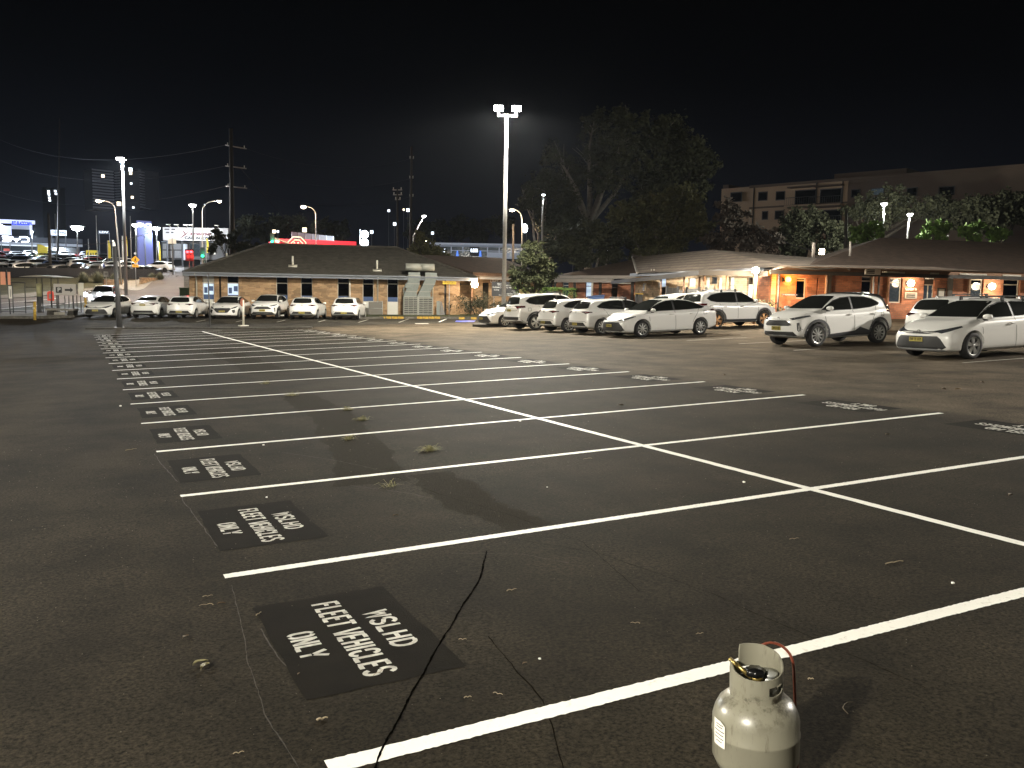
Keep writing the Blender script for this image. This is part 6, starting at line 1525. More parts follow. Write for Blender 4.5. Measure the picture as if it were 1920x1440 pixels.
# shrubs in front of the walls
def shrub(px,D,w_,h,label,name='shrub',mt='leafb',seed=1,n=1500,size=.09,dep=None):
    P=foot(px,590,D); t=thing(name,label,'shrub',mw=Matrix.Translation(Vector(P))@Matrix.Rotation(-YAW,4,'Z'))
    k=MB(); leaves(k,[((random.uniform(-w_*.3,w_*.3),random.uniform(-.3,.3)*(dep or w_)*.5,h*.5),w_*.34,h*.5) for _ in range(4)]+[((0,0,h*.45),w_*.45,h*.46)],n,size,seed); obj('foliage',k,M[mt],t)
    k=MB()
    for i in range(3): k.tube([(.0,0,-.05),(random.uniform(-.2,.2)*w_,0,h*.6)],.02,5)
    obj('stem',k,M['dbark'],t); return t
shrub(893,65,3.2,1.7,'grey-green shrub under the glaring entrance lamp',seed=5,n=2600)
shrub(948,60,2.4,1.3,'dark shrub around the legs of the information board',seed=6,n=1600)
shrub(972,58.5,2.2,1.5,'dark leafy shrub right of the information board',seed=7,n=1600)
shrub(1430,44.2,2.2,1.2,'brown-green shrub behind the nose of the bronze-wheeled wagon',seed=8,n=1600)
shrub(803,64.9,.5,1.2,'small climbing plant at the right side of the cooling unit',seed=9,n=250,mt='leafl',size=.07)
# clipped hedge
P0h=foot(972,590,61); P1h=foot(1080,590,63); mH,LH=frame(P0h,P1h); t=thing('hedge','clipped green hedge between the small tree and the shaded wing','hedge',mw=mH)
k=MB(); rh=random.Random(4); hh=at(1030,541,62)[2]-P0h[2]
for _ in range(5200):
    f=rh.random(); 
    if f<.45: p=Vector((rh.uniform(0,LH),rh.gauss(-.02,.03),rh.uniform(0,hh)))
    elif f<.85: p=Vector((rh.uniform(0,LH),rh.uniform(0,1.1),hh+rh.gauss(0,.035)))
    else: p=Vector((rh.uniform(0,LH),rh.uniform(0,1.1),rh.uniform(0,hh)))
    a=Vector((rh.gauss(0,1),rh.gauss(0,1)-.3,rh.gauss(0,1)+.3)).normalized()*.09; q=a.orthogonal().normalized()*.04; k.add([p,p+a*.5+q,p+a,p+a*.5-q],[(0,1,2,3)])
obj('foliage',k,M['leafg'],t)
# ---------------------------------------------------------------- bus stop, poles and signs by the street
def bar(name,label,cat,px,py_top,D,rad,mt,py_bot=None,top_px=None,lean=False,cap=None,group=None,rad2=None):
    P=foot(px,py_bot or 600,D) if py_bot is None else ga(px,py_bot)
    if py_bot is not None: D=ab(P)[1]
    T=at(top_px if top_px is not None else px,py_top,D)
    t=thing(name,label,cat,mw=Matrix.Translation(Vector(P)),group=group); d=T-P
    k=MB(); k.tube([(0,0,-.1),tuple(d*.5),tuple(d)],[rad,(rad+(rad2 or rad))/2,rad2 or rad],10); obj('shaft',k,M[mt],t,True)
    return t,P,d
t,P,d=bar('steel_post','thick grey steel post standing in the median in front of the leftmost hatchback','post',224,463,None,.15,'dsteel',615,215,rad2=.11)
k=MB(); k.box((0,0,.02),(.5,.5,.06)); obj('base_plate',k,M['dsteel'],t); k=MB(); k.lathe([(.115,-.02),(.115,.02),(0,.05)],c=tuple(d),n=10); obj('cap',k,M['dsteel'],t)
t,P,d=bar('sign_post','thin dark leaning sign post in the median before the dark-grilled liftback','post',394,512,None,.035,'dsteel',613.5,390)
k=MB(); k.box(tuple(d*.72),(.05,.16,.55)); obj('side_panel',k,M['dsteel'],t)
P=ga(456.5,611.5); D=ab(P)[1]; hh=at(456,563,D)[2]-P[2]
t=thing('median_sign','short white post carrying a rust-red rounded sign seen from its side in the median','sign',mw=facing(P,.5))
k=MB(); k.tube([(0,0,0),(0,0,hh)],.06,8); obj('post',k,M['cream'],t,True); k=MB(); k.box((0,0,.03),(.5,.3,.06)); obj('foot',k,M['cream'],t)
k=MB(); k.lathe([(0,-.03),(.17,-.03),(.17,.03),(0,.03)],n=16,axis='y'); k.v=[(x*.8-.06,y,z*1.35+hh-.12) for x,y,z in k.v]; obj('panel',k,mat('rust_red_sign',(.24,.075,.04),.6),t)
for i,(px,py,pt,lb) in enumerate(((65.5,600,567,'yellow steel bollard left of the concrete blocks'),(160.5,590,560,'yellow steel bollard right beside the leftmost white hatchback'))):
    t,P,d=bar('bollard',lb,'bollard',px,pt,None,.085,'yellow',py,px-.5,group='yellow bollards by the footpath'); k=MB(); k.lathe([(.088,-.02),(.088,.02),(.05,.05),(0,.06)],c=tuple(d),n=10); obj('cap',k,M['yellow'],t); k=MB(); k.lathe([(.087,.62*d[2]),(.09,.63*d[2]),(.09,.72*d[2]),(.087,.73*d[2])],n=10); obj('reflective_band',k,M['cream'],t)
def boxpx(px0,px1,pt,pb,D,dep,name,label,cat,mt,parts=()):
    P=foot((px0+px1)/2,pb,D); s=D/F; w_=(px1-px0)*s; zt=at((px0+px1)/2,pt,D)[2]-P[2]; zb=at((px0+px1)/2,pb,D)[2]-P[2]
    t=thing(name,label,cat,mw=Matrix.Translation(Vector(P))@Matrix.Rotation(-YAW,4,'Z')); return t,w_,zb,zt
# concrete blocks
t,w_,zb,zt=boxpx(90,144,582,595,58,0,'block_bench','concrete slab on two dark blocks beside the left yellow bollard','bench','concrete')
k=MB(); k.bb(-w_/2,w_/2,-.3,.3,.42,.54); obj('slab',k,M['concrete'],t)
for x in (-w_/2+.02,w_/2-.52): k=MB(); k.prism([(x,0),(x+.5,0),(x+.42,.42),(x+.08,.42)],.5,'y',-.25); obj('leg',k,M['darkkerb'],t)
k=MB(); k.bb(-.35,.35,-.36,-.31,.05,.34); obj('plaque',k,M['concrete'],t)
# bus shelter
D=62.; Ws=Wall(60,D,122,D-1.5,zbase=gz(foot(90,590,D))); bs=thing('bus_shelter','dark-framed bus shelter with a thin pale roof by the street','bus shelter',mw=Ws.m)
w0=Ws.uv(52,520)[0]; w1=Ws.uv(120,518)[0]; zt=Ws.uv(88,519)[1]
k=MB(); k.prism([(w0,zt-.02),(w1,zt-.02),(w1-.4,zt+.02),((w0+w1)/2,zt+.10),(w0+.5,zt+.02)],1.5,'y',-.7); obj('roof',k,M['cream'],bs)
for px in (70,80,97,110): u=Ws.uv(px,560)[0]; k=MB(); k.tube([(u,0,-.1),(u,0,zt)],.035,6); obj('post',k,M['dsteel'],bs,True)
for a_,b_ in ((45,70),(70,80),(97,120)):
    u0,u1=Ws.uv(a_,560)[0],Ws.uv(b_,560)[0]; k=MB()
    for z in (zt*.30,zt*.72): k.tube([(u0,0,z),(u1,0,z)],.022,5)
    obj('rail',k,M['dsteel'],bs,True)
k=MB(); k.bb(Ws.uv(82,560)[0],Ws.uv(108,560)[0],-.25,.15,.42,.48); obj('seat',k,M['dsteel'],bs)
k=MB(); k.bb(Ws.uv(72,560)[0],Ws.uv(79,560)[0],-.02,.02,zt*.3,zt*.72); obj('glass_panel',k,M['fence'],bs)
for px,lb in ((46,'dark steel frame post of the left fence section'),(57,'second dark post left of the shelter')): pass
# fence sections left of the shelter and pedestrian rail at right
def railfence(px0,px1,pt,pb,D0,D1,n,label,mt='dsteel',name='street_railing'):
    Wf=Wall(px0,D0,px1,D1,zbase=gz(foot((px0+px1)/2,pb,(D0+D1)/2))-.02); t=thing(name,label,'railing',mw=Wf.m); zt=Wf.uv(px0,pt)[1]
    for i in range(n+1): x=Wf.L*i/n; k=MB(); k.tube([(x,0,-.1),(x,0,zt)],.03,5); obj('post',k,M[mt],t,True)
    k=MB(); k.tube([(0,0,zt),(Wf.L,0,zt)],.03,5); obj('top_rail',k,M[mt],t,True)
    k=MB(); k.tube([(0,0,zt*.12),(Wf.L,0,zt*.12)],.02,5); obj('bottom_rail',k,M[mt],t,True)
    return t
railfence(0,47,529,586,60,60,2,'tall dark rail frame at the left picture edge before the bus shelter')
railfence(121,151,553,578,61,62,4,'low dark pedestrian railing right of the arrow sign')
# parking sign with arrow
P=foot(123,588,60.5); s=60.5/F; zc=at(123,543,60.5)[2]-P[2]
w_=(140-103)*s; h=(555-534)*s
t=thing('parking_direction_sign','pale grey sign with a white P on black and a black arrow to the right','sign',mw=facing(P))
for x in (-w_*.36,w_*.38): k=MB(); k.tube([(x,.03,-.1),(x,.03,zc)],.05 if x<0 else .035,8); obj('post',k,M['dsteel'],t,True)
k=MB(); k.bb(-w_/2,w_/2,-.03,0,zc-h/2,zc+h/2); p=obj('panel',k,mat('sign_pale_grey',(.42,.39,.36),.6),t)
k=MB(); k.bb(-w_*.40,-w_*.13,-.045,-.031,zc-h*.30,zc+h*.22); q=obj('letter_field',k,M['text_k'],p); obj('lettering',wtext('P',h*.52,-w_*.265,zc-h*.04,-.06),M['text_w'],p)
k=MB(); k.prism([(0.0*w_,zc-h*.12),(.25*w_,zc-h*.12),(.25*w_,zc-h*.26),(.38*w_,zc-h*.03),(.25*w_,zc+h*.20),(.25*w_,zc+h*.06),(0,zc+h*.06)],.012,'y',-.045); obj('arrow',k,M['text_k'],p)
k=MB(); k.bb(w_*.62,w_*.86,-.1,-.06,zc-h*.5,zc+h*.62); obj('side_panel',k,M['cream'],t)
k=MB(); k.bb(w_*.52,w_*.58,-.1,-.02,zc-h*.4,zc+h*.5); obj('divider',k,M['dsteel'],t)
# red banner behind the shelter
t,w_,zb,zt=boxpx(89,101,546,564,64,0,'red_banner','red and white rounded panel hanging inside the bus shelter','banner','coral')
k=MB(); k.prism([(-w_/2,zb),(w_/2,zb),(w_/2,zt-.1),(w_*.3,zt),(-w_*.3,zt),(-w_/2,zt-.1)],.05,'y',0); obj('panel',k,M['coral'],t); k=MB(); k.tube([(0,.06,-.1),(0,.06,zt)],.03,5); obj('post',k,M['dsteel'],t)
k=MB(); k.bb(-w_*.22,w_*.22,-.02,-.005,zb+.15,zt-.2); obj('white_field',k,M['signwhite'],t)
# bus stop flag sign at the far left
P=foot(20,594,58.5); s=58.5/F; t=thing('bus_stop_sign','leaning post with two orange-pink panels and a white strip at the far left','sign',mw=facing(P))
z1=at(16,506,58.5)[2]-P[2]; k=MB(); k.tube([(0,0,-.1),(-.12,0,z1)],.035,7); obj('post',k,M['dsteel'],t,True)
zc=at(12,522,58.5)[2]-P[2]
for x,w_ in ((-.33,.30),(.02,.16)): k=MB(); k.bb(x-w_/2-.02,x+w_/2-.02,-.05,-.03,zc-.42,zc+.42); obj('orange_panel',k,M['signpink'],t)
zc=at(19,548,58.5)[2]-P[2]; k=MB(); k.bb(-.06,.13,-.05,-.03,zc-.4,zc+.4); p=obj('white_panel',k,M['signwhite'],t); k=MB(); k.bb(.02,.05,-.06,-.051,zc-.3,zc+.2); obj('print',k,M['text_k'],p)
P=foot(8,597,70); 
# totem with yellow-green panel by the shelter
P=foot(75,587,61.5); t=thing('timetable_totem','slim dark totem with a yellowish panel in front of the bus shelter','sign',mw=facing(P)); z0=at(74,556,61.5)[2]-P[2]; z1=at(74,532,61.5)[2]-P[2]
k=MB(); k.bb(-.12,.12,-.05,.05,-.1,z0); obj('base',k,M['dsteel'],t); k=MB(); k.bb(-.16,.16,-.06,.04,z0,z1); obj('panel',k,mat('timetable_yellow',(.40,.38,.20),.6),t)
# white sign on a pole right of the shelter
P=foot(200,556,85); z=at(200,514,85)[2]-P[2]
signpost(P,'white square sign on a pale pole behind the oncoming pickup','sign',w_=.42,h=.5,z=z,pole=.04,pmt='cream',name='street_sign',lines=[(None,.04,0,z+.08,.26,'text_k'),(None,.04,0,z-.02,.26,'text_k')])
# yellow diamond warning sign
P=foot(255,533,104); z=at(253,487,104)[2]-P[2]; t=thing('pedestrian_warning_sign','orange-yellow diamond warning sign with a walking figure and a plate below','sign',mw=facing(P))
k=MB(); k.tube([(0,.04,-.1),(0,.04,z+.4)],.04,6); obj('post',k,M['steel'],t,True)
k=MB(); r_=.46; k.prism([(-r_,z),(0,z-r_),(r_,z),(0,z+r_)],.03,'y',-.02); p=obj('diamond',k,M['signorange'],t)
k=MB(); k.tube([(0,-.04,z+.2),(0,-.04,z-.02)],.045,6); k.tube([(0,-.04,z-.02),(-.12,-.04,z-.22)],.035,5); k.tube([(0,-.04,z-.02),(.12,-.04,z-.20)],.035,5); k.tube([(-.12,-.04,z+.02),(.13,-.04,z+.08)],.03,5); k.lathe([(0,-.05),(.06,0),(0,.05)],c=(0,-.04,z+.26),n=8); obj('walking_figure',k,M['text_k'],p)
k=MB(); k.bb(-.33,.33,-.03,0,z-.85,z-.55); q=obj('plate',k,M['signorange'],t); k=MB(); k.bb(-.2,.2,-.04,-.031,z-.74,z-.66); obj('print',k,M['text_k'],q)
k=MB(); k.lathe([(0,-.02),(.14,-.02),(.14,.02),(0,.02)],c=(0,0,z+.72),n=14,axis='y'); k.v=[(x,y,zz) for x,y,zz in k.v]; obj('round_disc',k,M['signwhite'],t)
# green utility box and red marker
P=foot(350,572,70); t=thing('utility_cabinet','dark green utility cabinet at the corner of the brick building','cabinet',mw=facing(P)); h=at(350,541,70)[2]-P[2]
gm_=mat('dark_green_paint',(.05,.085,.035),.6); k=MB(); k.bb(-.5,.45,-.3,.4,-.1,h); obj('body',k,gm_,t); k=MB(); k.bb(-.54,.49,-.34,.44,h,h+.06); obj('lid',k,gm_,t)
k=MB(); k.bb(-.02,.0,-.31,-.301,.1,h-.1); obj('door_gap',k,M['text_k'],t)
# ---- oncoming pickup with headlights on
o=make_car('wagon','white pickup-like car with blazing headlights on the street behind the leftmost hatchback',lights=True,plate_txt='DE 77 LK'); place_g(o,197,560,78,.20+PI); o.matrix_world=o.matrix_world@Matrix.Scale(1.12,4); bpy.context.view_layer.update(); cars.append(o)
for px in (160,186):
    A=at(px,552,75.0); k=MB(); q_=o.matrix_world.inverted()@Vector(A); k.lathe([(0,-.16),(.12,-.11),(.17,0),(.12,.11),(0,.16)],c=tuple(q_),n=14); obj('headlight_beam_lens',k,M['E_head'],o,True); A=at(px,552,74.4); d=(wab(-34,40,.6)-A); light('SPOT',A,500,(.85,.92,1.),.08,parent=o,aim=A+d,spot=60)
# ---- traffic lights
def signal(px,py,D,col,label,py2=None,base=None):
    P=foot(px,600,D); h=at(px,py,D)[2]-P[2]; t=thing('traffic_light',label,'traffic light',mw=facing(P))
    k=MB(); k.tube([(.2,.1,-.1),(.2,.1,h+.4)],.06,6); obj('pole',k,M['dsteel'],t,True)
    k=MB(); k.bb(-.24,.24,-.1,.08,h-.55,h+.75); hd=obj('housing',k,M['text_k'],t)
    for i,z in enumerate((h+.45,h+.1,h-.25)):
        on={'r':0,'g':2}[col]==i
        k=MB(); k.lathe([(0,-.13),(.13,-.12),(.13,-.10),(0,-.10)],c=(0,0,z) if not on else (0,-.0,z),n=12,axis='y')
        if on: k.v=[(x*1.25,y,z_) for x,y,z_ in k.v]
        obj('lens',k,M['E_red'] if (on and col=='r') else (M['E_green'] if on else M['mesh']),hd)
    A=at(px,py,D-.5)
    light('POINT',A,120 if col=='r' else 40,(1,.05,.04) if col=='r' else (.1,1,.5),.15,parent=t)
    return t
signal(354,480,100,'r','left one of the two red traffic lights at the roof edge of the brick building'); signal(361,480,99,'r','right one of the two red traffic lights at the roof edge of the brick building')
signal(382,476,104,'g','green traffic light between the lamp poles and the roof slope'); signal(512,449,112,'g','green traffic light above the ridge of the brick building'); 
# ---- curved street lamps
def streetlamp(pxb,pyb,D,pxh,pyh,label,col,power,em,pxe=None,pye=None,straight=False,rad=.09,hs=.5,flood=False):
    P=foot(pxb,pyb or 600,D) if pyb is None else foot(pxb,pyb,D); H=at(pxh,pyh,D); t=thing('street_lamp',label,'street lamp',mw=Matrix.Translation(Vector(P)),group='street lamps')
    E=at(pxe if pxe else pxb,pye if pye else pyh+14,D)-P; d=H-P
    if straight: pts=[(0,0,-.1),tuple(E),tuple(d)]
    else:
        pts=[np.array([0,0,-.1]),E*.5,E]; 
        for a in (20,40,60,80): 
            c=math.sin(R(a)); s_=1-math.cos(R(a)); pts.append(np.array([E[0]+(d[0]-E[0])*s_*.75,E[1]+(d[1]-E[1])*s_*.75,E[2]+(d[2]-E[2])*c]))
        pts.append(d)
    k=MB(); k.tube([tuple(p) for p in pts],[rad]*2+[rad*.6]*(len(pts)-2),8); obj('pole',k,M['steel'],t,True)
    s=hs; k=MB(); k.box(tuple(d+np.array([0,0,.06])),(s,s*.6,.12),Matrix.Rotation(-YAW,3,'Z')); hd=obj('lamp_head',k,M['steel'],t)
    k=MB(); r=s*.46; k.lathe([(0,-r*.8),(r*.8,-r*.5),(r,0),(0,.02)],c=tuple(d),n=12); obj('lamp_glass',k,M[em],hd,True)
    if power and flood: light('POINT',H+np.array([0,0,-.55]),power,col,.25,parent=t)
    elif power:
        light('SPOT',H+np.array([0,0,-.45]),power*1.1,col,.15,parent=t,aim=tuple(H-np.array([0,0,5.])),spot=168,blend=.3); light('POINT',H+np.array([0,0,-.45]),power*.12,col,.15,parent=t)
    return t
streetlamp(228,530,106,185,376,'curved-arm street lamp with a warm orange head left of the tall light pole',WARM,5200,'E_warm',216,392,hs=.7)
streetlamp(379,480,112,411,377,'curved-arm street lamp with its head to the right, beside the tall timber power pole',(1,.85,.65),4200,'E_warm',379,396,hs=.6)
streetlamp(362,480,125,361,384,'straight lamp pole with a white head over the billboard',COOL,4200,'E_white',361.5,388,straight=True,hs=1.0)
streetlamp(593,458,104,569,387,'curved-arm street lamp rising behind the ridge of the brick building',WARM,4200,'E_warm',592,402,hs=.7)
streetlamp(768,455,92,795,405,'street lamp on a slanting arm from the thin timber pole',(1,.9,.75),1200,'E_white',775,442,straight=True,hs=.45,rad=.06)
streetlamp(981,470,92,960,393,'curved-arm street lamp just right of the tall middle pole',WARM,3600,'E_warm',979,412,hs=.6)
streetlamp(1016,470,82,1019,365,'thin blue-white lamp pole above the small tree',COOL,1500,'E_cool',1018,368,straight=True,hs=.28)
streetlamp(1655,470,76,1658,382,'pole lamp over the dark roof, left one above the lit green trees',(.95,1,.85),4200,'E_white',1657.5,386,straight=True,hs=.55,rad=.07,flood=True)
streetlamp(1699,470,80,1706,402,'pole lamp over the dark roof, right one above the lit green trees',(1.,.97,.85),3600,'E_white',1704,407,straight=True,hs=.5,rad=.09,flood=True)
streetlamp(145,500,152,145,425,'dazzling blue-white floodlight over the car yard',(.72,.84,1.),85000,'E_cool',145,432,straight=True,hs=2.1,flood=True)
streetlamp(294,505,140,293,427,'blue-white floodlight right of the lavender pylon',(.72,.84,1.),16000,'E_cool',293.5,432,straight=True,hs=1.2,flood=True)
streetlamp(255,505,134,254,421,'warm-white floodlight left of the lavender pylon lettering',(1,.9,.72),2600,'E_white',254.5,427,straight=True,hs=1.1,flood=True)
streetlamp(60,490,176,60,434,'yard lamp hidden in the glare over the far left car rows',(.72,.84,1.),60000,'E_cool',60,437,straight=True,hs=.6,flood=True)
# ---- timber power poles
def powerpole(px,pt,D,label,arms,lean=0,rad=.2,group='power poles',pxt=None):
    P=foot(px,600,D); T=at(pxt or px,pt,D); d=T-P; t=thing('power_pole',label,'power pole',mw=Matrix.Translation(Vector(P)),group=group)
    k=MB(); k.tube([(0,0,-.2),tuple(d*.5),tuple(d)],[rad,rad*.85,rad*.65],10); obj('shaft',k,M['wood'],t,True)
    for (a,b,py,dy) in arms:
        A=at(a,py,D)-P; B=at(b,py+dy,D)-P; k=MB(); k.tube([tuple(A),tuple(B)],.07,6); o=obj('cross_arm',k,M['paleb'],t,True)
        k=MB()
        for f in (.1,.9): q=A*(1-f)+B*f; k.tube([(q[0],q[1],q[2]),(q[0],q[1],q[2]+.28)],.05,6)
        obj('insulator',k,M['cream'],o)
    return t
powerpole(437,241,96,'tall dark timber power pole with three pale cross-arms left of centre',[(423,462,272,7),(423,462,311,5),(424,463,349,4)],rad=.30,pxt=433)
powerpole(768,275,112,'tall thin timber power pole behind the right end of the brick building',[(768,776,297,0),(768,775,334,0),(768,775,368,0)],rad=.22,pxt=772)
powerpole(746,354,104,'pale steel power pole with a small frame head left of the thin timber pole',[(736,754,356,0),(737,754,365,0),(741,751,374,0)],rad=.15,pxt=745)
powerpole(112,222,175,'faint far power pole standing in the dark above the car yard',[],rad=.2)
powerpole(98,400,118,'dark leaning pole between the glowing letters and the dazzling floodlight',[],rad=.22,pxt=91)
powerpole(1582,392,70,'timber pole rising behind the flues of the dark roof',[],rad=.16,pxt=1587)
powerpole(962,420,95,'dark pole close to the right of the tall middle light pole',[],rad=.16)
def wire(p0,p1,sag,label,rad=.012):
    A=at(*p0); B=at(*p1); k=MB(); n=24; k.tube([tuple(A*(1-i/n)+B*(i/n)-np.array([0,0,sag*4*(i/n)*(1-i/n)])) for i in range(n+1)],rad,4)
    o=obj('overhead_wire',k,M['wire']); tag(o,label,'wire','overhead wires'); return o
M['wire']=mat('wire_grey',(.012,.012,.013),.6)
wire((0,262,170),(424,272,96),2.5,'topmost overhead wire left of the tall power pole'); wire((0,300,170),(424,311,96),2.5,'middle overhead wire left of the tall power pole'); wire((0,360,170),(424,349,96),2.2,'lowest overhead wire left of the tall power pole')
wire((462,279,96),(772,297,112),1.5,'topmost overhead wire between the two timber power poles'); wire((462,316,96),(772,334,112),1.5,'middle overhead wire between the two timber power poles'); wire((462,353,96),(772,368,112),1.5,'lowest overhead wire between the two timber power poles')
wire((452,316,96),(560,430,100),.3,'slanting stay wire right of the tall power pole',.03); wire((1420,425,60),(1545,473,58),.3,'slanting cable over the tan wing to the flue',.03)
wire((145,458,110),(290,432,108),.5,'orange-lit cable crossing in front of the yellow banners',.03)
# ---------------------------------------------------------------- car yard across the street
LC=low_cars(); yard=0
def yardcar(kind,paint,px,D,az,label):
    body,g_,w_,S=LC[kind]; t=thing('yard_car',label,'car',group='cars in the yard across the street')
    o=obj('body',body,None,t)
    if paint!='white': o.material_slots[0].link='OBJECT'; o.material_slots[0].material=M[paint]
    [obj(q.name.split('.')[0],q,None,t) for q in g_]
    for ax in S['ax']:
        for sg in (1,-1): o=obj('wheel',w_,None,t); o.location=(ax,sg*(S['W']-.1),S['wr_'])
    place_g(t,px,500,D,az); return t
rr=random.Random(21); ROWS=[(116,[(10,'hatch','white',1.5,'white hatchback side-on, nearest row, at the left picture edge'),(52,'wagon','white',1.15,'white wagon of the nearest row, right of the edge hatchback'),(88,'suv','black',1.3,'black crossover of the nearest row under the dark leaning pole'),(119,'hatch','silver',1.0,'silver hatchback of the nearest row left of the round shrubs'),(150,'wagon','black',.2,'black wagon of the nearest row above the left round shrub'),(185,'wagon','grey',.15,'dark grey wagon of the nearest row above the middle round shrub'),(212,'sedan','black',.4,'black sedan of the nearest row behind the steel post'),(240,'hatch','grey',-.6,'grey hatchback of the nearest row behind the warning sign'),(272,'sedan','black',-.8,'black sedan of the nearest row below the lavender pylon')])]
for D,L_ in ROWS:
    for px,kd,pt,az,lb in L_: yardcar(kd,pt,px,D,az,lb)
pos=['at the left picture edge','under the glowing letters','left of the dark leaning pole','right of the dark leaning pole','under the dazzling floodlight','left of the yellow banner','below the yellow banner','right of the yellow banner','behind the curved-arm lamp','near the lavender pylon','beside the pylon foot']
for D,nm,step,off in ((127,'second',27,-2),(139,'third',25,6),(152,'fourth',23,-6),(168,'fifth',22,3),(188,'sixth',22,-4)):
    for i in range(10 if D<185 else 9):
        px=off+step*i+rr.uniform(-3,3)
        if px>262: break
        pt=rr.choice(['white','white','white','silver','grey','black','white','blue']) if i%7 or D<130 else 'red'
        k_=rr.choice(['hatch','sedan','suv','wagon'])
        yardcar(k_,pt,px,D,1.45+rr.uniform(-.15,.1)+(PI if rr.random()<.4 else 0),f'{ {"hatch":"hatchback","sedan":"sedan","suv":"crossover","wagon":"wagon"}[k_]} painted {pt} in the {nm} yard row, {pos[min(i,10)]}')
yardcar('suv','white',300,128,-.9,'white crossover right of the lavender pylon foot')
# dark yard fence
Wf=Wall(-10,112.6,292,114,zbase=0.); 
def yard_fence():
    t=thing('yard_fence','long black picket fence below the yard cars','fence',loc=(0,0,0)); k=MB(); n=420; A=foot(-15,500,112.8); B=foot(290,500,113.6)
    rail=[]
    for i in range(n+1):
        p=A*(1-i/n)+B*(i/n); z=gz(p); k.bb(p[0]-.022,p[0]+.022,p[1]-.02,p[1]+.02,z-.1,z+1.25)
        if i%14==0: rail.append((p[0],p[1],z))
    obj('pickets',k,M['dfence'],t)
    for h in (.2,1.15): q=MB(); q.tube([(a,b,c+h) for a,b,c in rail],.035,4); obj('rail',q,M['dfence'],t)
    for (a,b,c) in rail[::2]: q=MB(); q.bb(a-.06,a+.06,b-.06,b+.06,c-.1,c+1.45); obj('post',q,M['dfence'],t)
yard_fence()
def grassball(px,D,w_,h,label,seed):
    P=foot(px,520,D); t=thing('round_shrub',label,'shrub',mw=Matrix.Translation(Vector(P)),group='round pale shrubs below the yard fence'); r=random.Random(seed); k=MB()
    for _ in range(900):
        a=r.random()*6.28; e=r.uniform(.1,1.5); L=h*r.uniform(.8,1.1); d=Vector((math.cos(a)*math.cos(e)*w_/h*.55,math.sin(a)*math.cos(e)*w_/h*.55,math.sin(e)*1.0))*L; s=Vector((-math.sin(a),math.cos(a),0))*.03
        k.add([-s,s,d],[(0,1,2)])
    obj('foliage',k,mat('shrub_pale',(.24,.25,.17),.8,noise_amt=.5,noise_scale=3),t)
for px,D,w_,h,lb,sd in ((157,108,2.0,1.4,'left one of the round pale shrubs below the yard fence',1),(184,108,2.4,1.5,'middle and largest round pale shrub below the yard fence',2),(214,108.5,1.8,1.3,'right round pale shrub, behind the steel post',3),(285,112,1.6,1.0,'small pale shrub on the brick bed under the pylon',4),(300,113,1.5,1.0,'small pale shrub at the right end of the brick bed',5)): grassball(px,D,w_,h,lb,sd)
Wb=Wall(262,107,318,118,zbase=gz(foot(285,520,110))-.2); t=thing('brick_bed','low brick garden bed on the street corner below the pylon','garden bed',mw=Wb.m); k=MB(); k.bb(0,Wb.L,0,.3,0,.75); obj('wall',k,M['brickL'],t); k=MB(); k.bb(-.03,Wb.L+.03,-.03,.33,.75,.81); obj('coping',k,M['concrete'],t)
Wb=Wall(196,105,232,107,zbase=gz(foot(210,525,106))-.2); t=thing('brick_wall_stub','short low brick wall between the steel post and the street lamp','wall',mw=Wb.m); k=MB(); k.bb(0,Wb.L,0,.3,0,.9); obj('wall',k,M['brickL'],t); k=MB(); k.bb(-.03,Wb.L+.03,-.03,.33,.9,.96); obj('coping',k,M['concrete'],t)
# showroom
def rect(W_,px0,px1,pt,pb,k,y0=0.,y1=.2):
    a,zt=W_.uv(px0,pt); b,zb=W_.uv(px1,pb); k.bb(a,b,y0,y1,zb,zt); return a,b,zb,zt
WS=Wall(-40,215,170,225,zbase=6.); sh=thing('car_showroom','car showroom with a lit white upper box and dark fascia, far left','building',mw=WS.m)
k=MB(); rect(WS,-60,155,441,457,k,-1.0,0); obj('fascia',k,M['showroom'],sh)
k=MB(); rect(WS,-60,66,409,421,k,-1.2,-.2); rect(WS,-60,22,421,441,k,-1.2,-.2); rect(WS,56,61,421,441,k,-1.2,-.2); obj('white_frame',k,M['showwhite'],sh)
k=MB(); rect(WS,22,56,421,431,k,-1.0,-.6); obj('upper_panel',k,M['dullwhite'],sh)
k=MB(); rect(WS,-60,150,458,494,k,1.,1.3); obj('glass_wall',k,M['showglass'],sh)
k=MB(); rect(WS,-60,155,456.5,458.5,k,-1.4,-1.0); obj('edge_strip',k,M['dullwhite'],sh)
for px in (-8,3.5,20,77,110,148): k=MB(); rect(WS,px-1.7,px+1.7,458.5,496,k,-.8,-.4); obj('column',k,M['dullwhite'] if px==77 else M['fence'],sh)
k=MB(); rect(WS,-60,100,458,461,k,-.5,-.1); obj('strip_light',k,em('showroom_strip',(.75,.85,1.),1.2),sh)
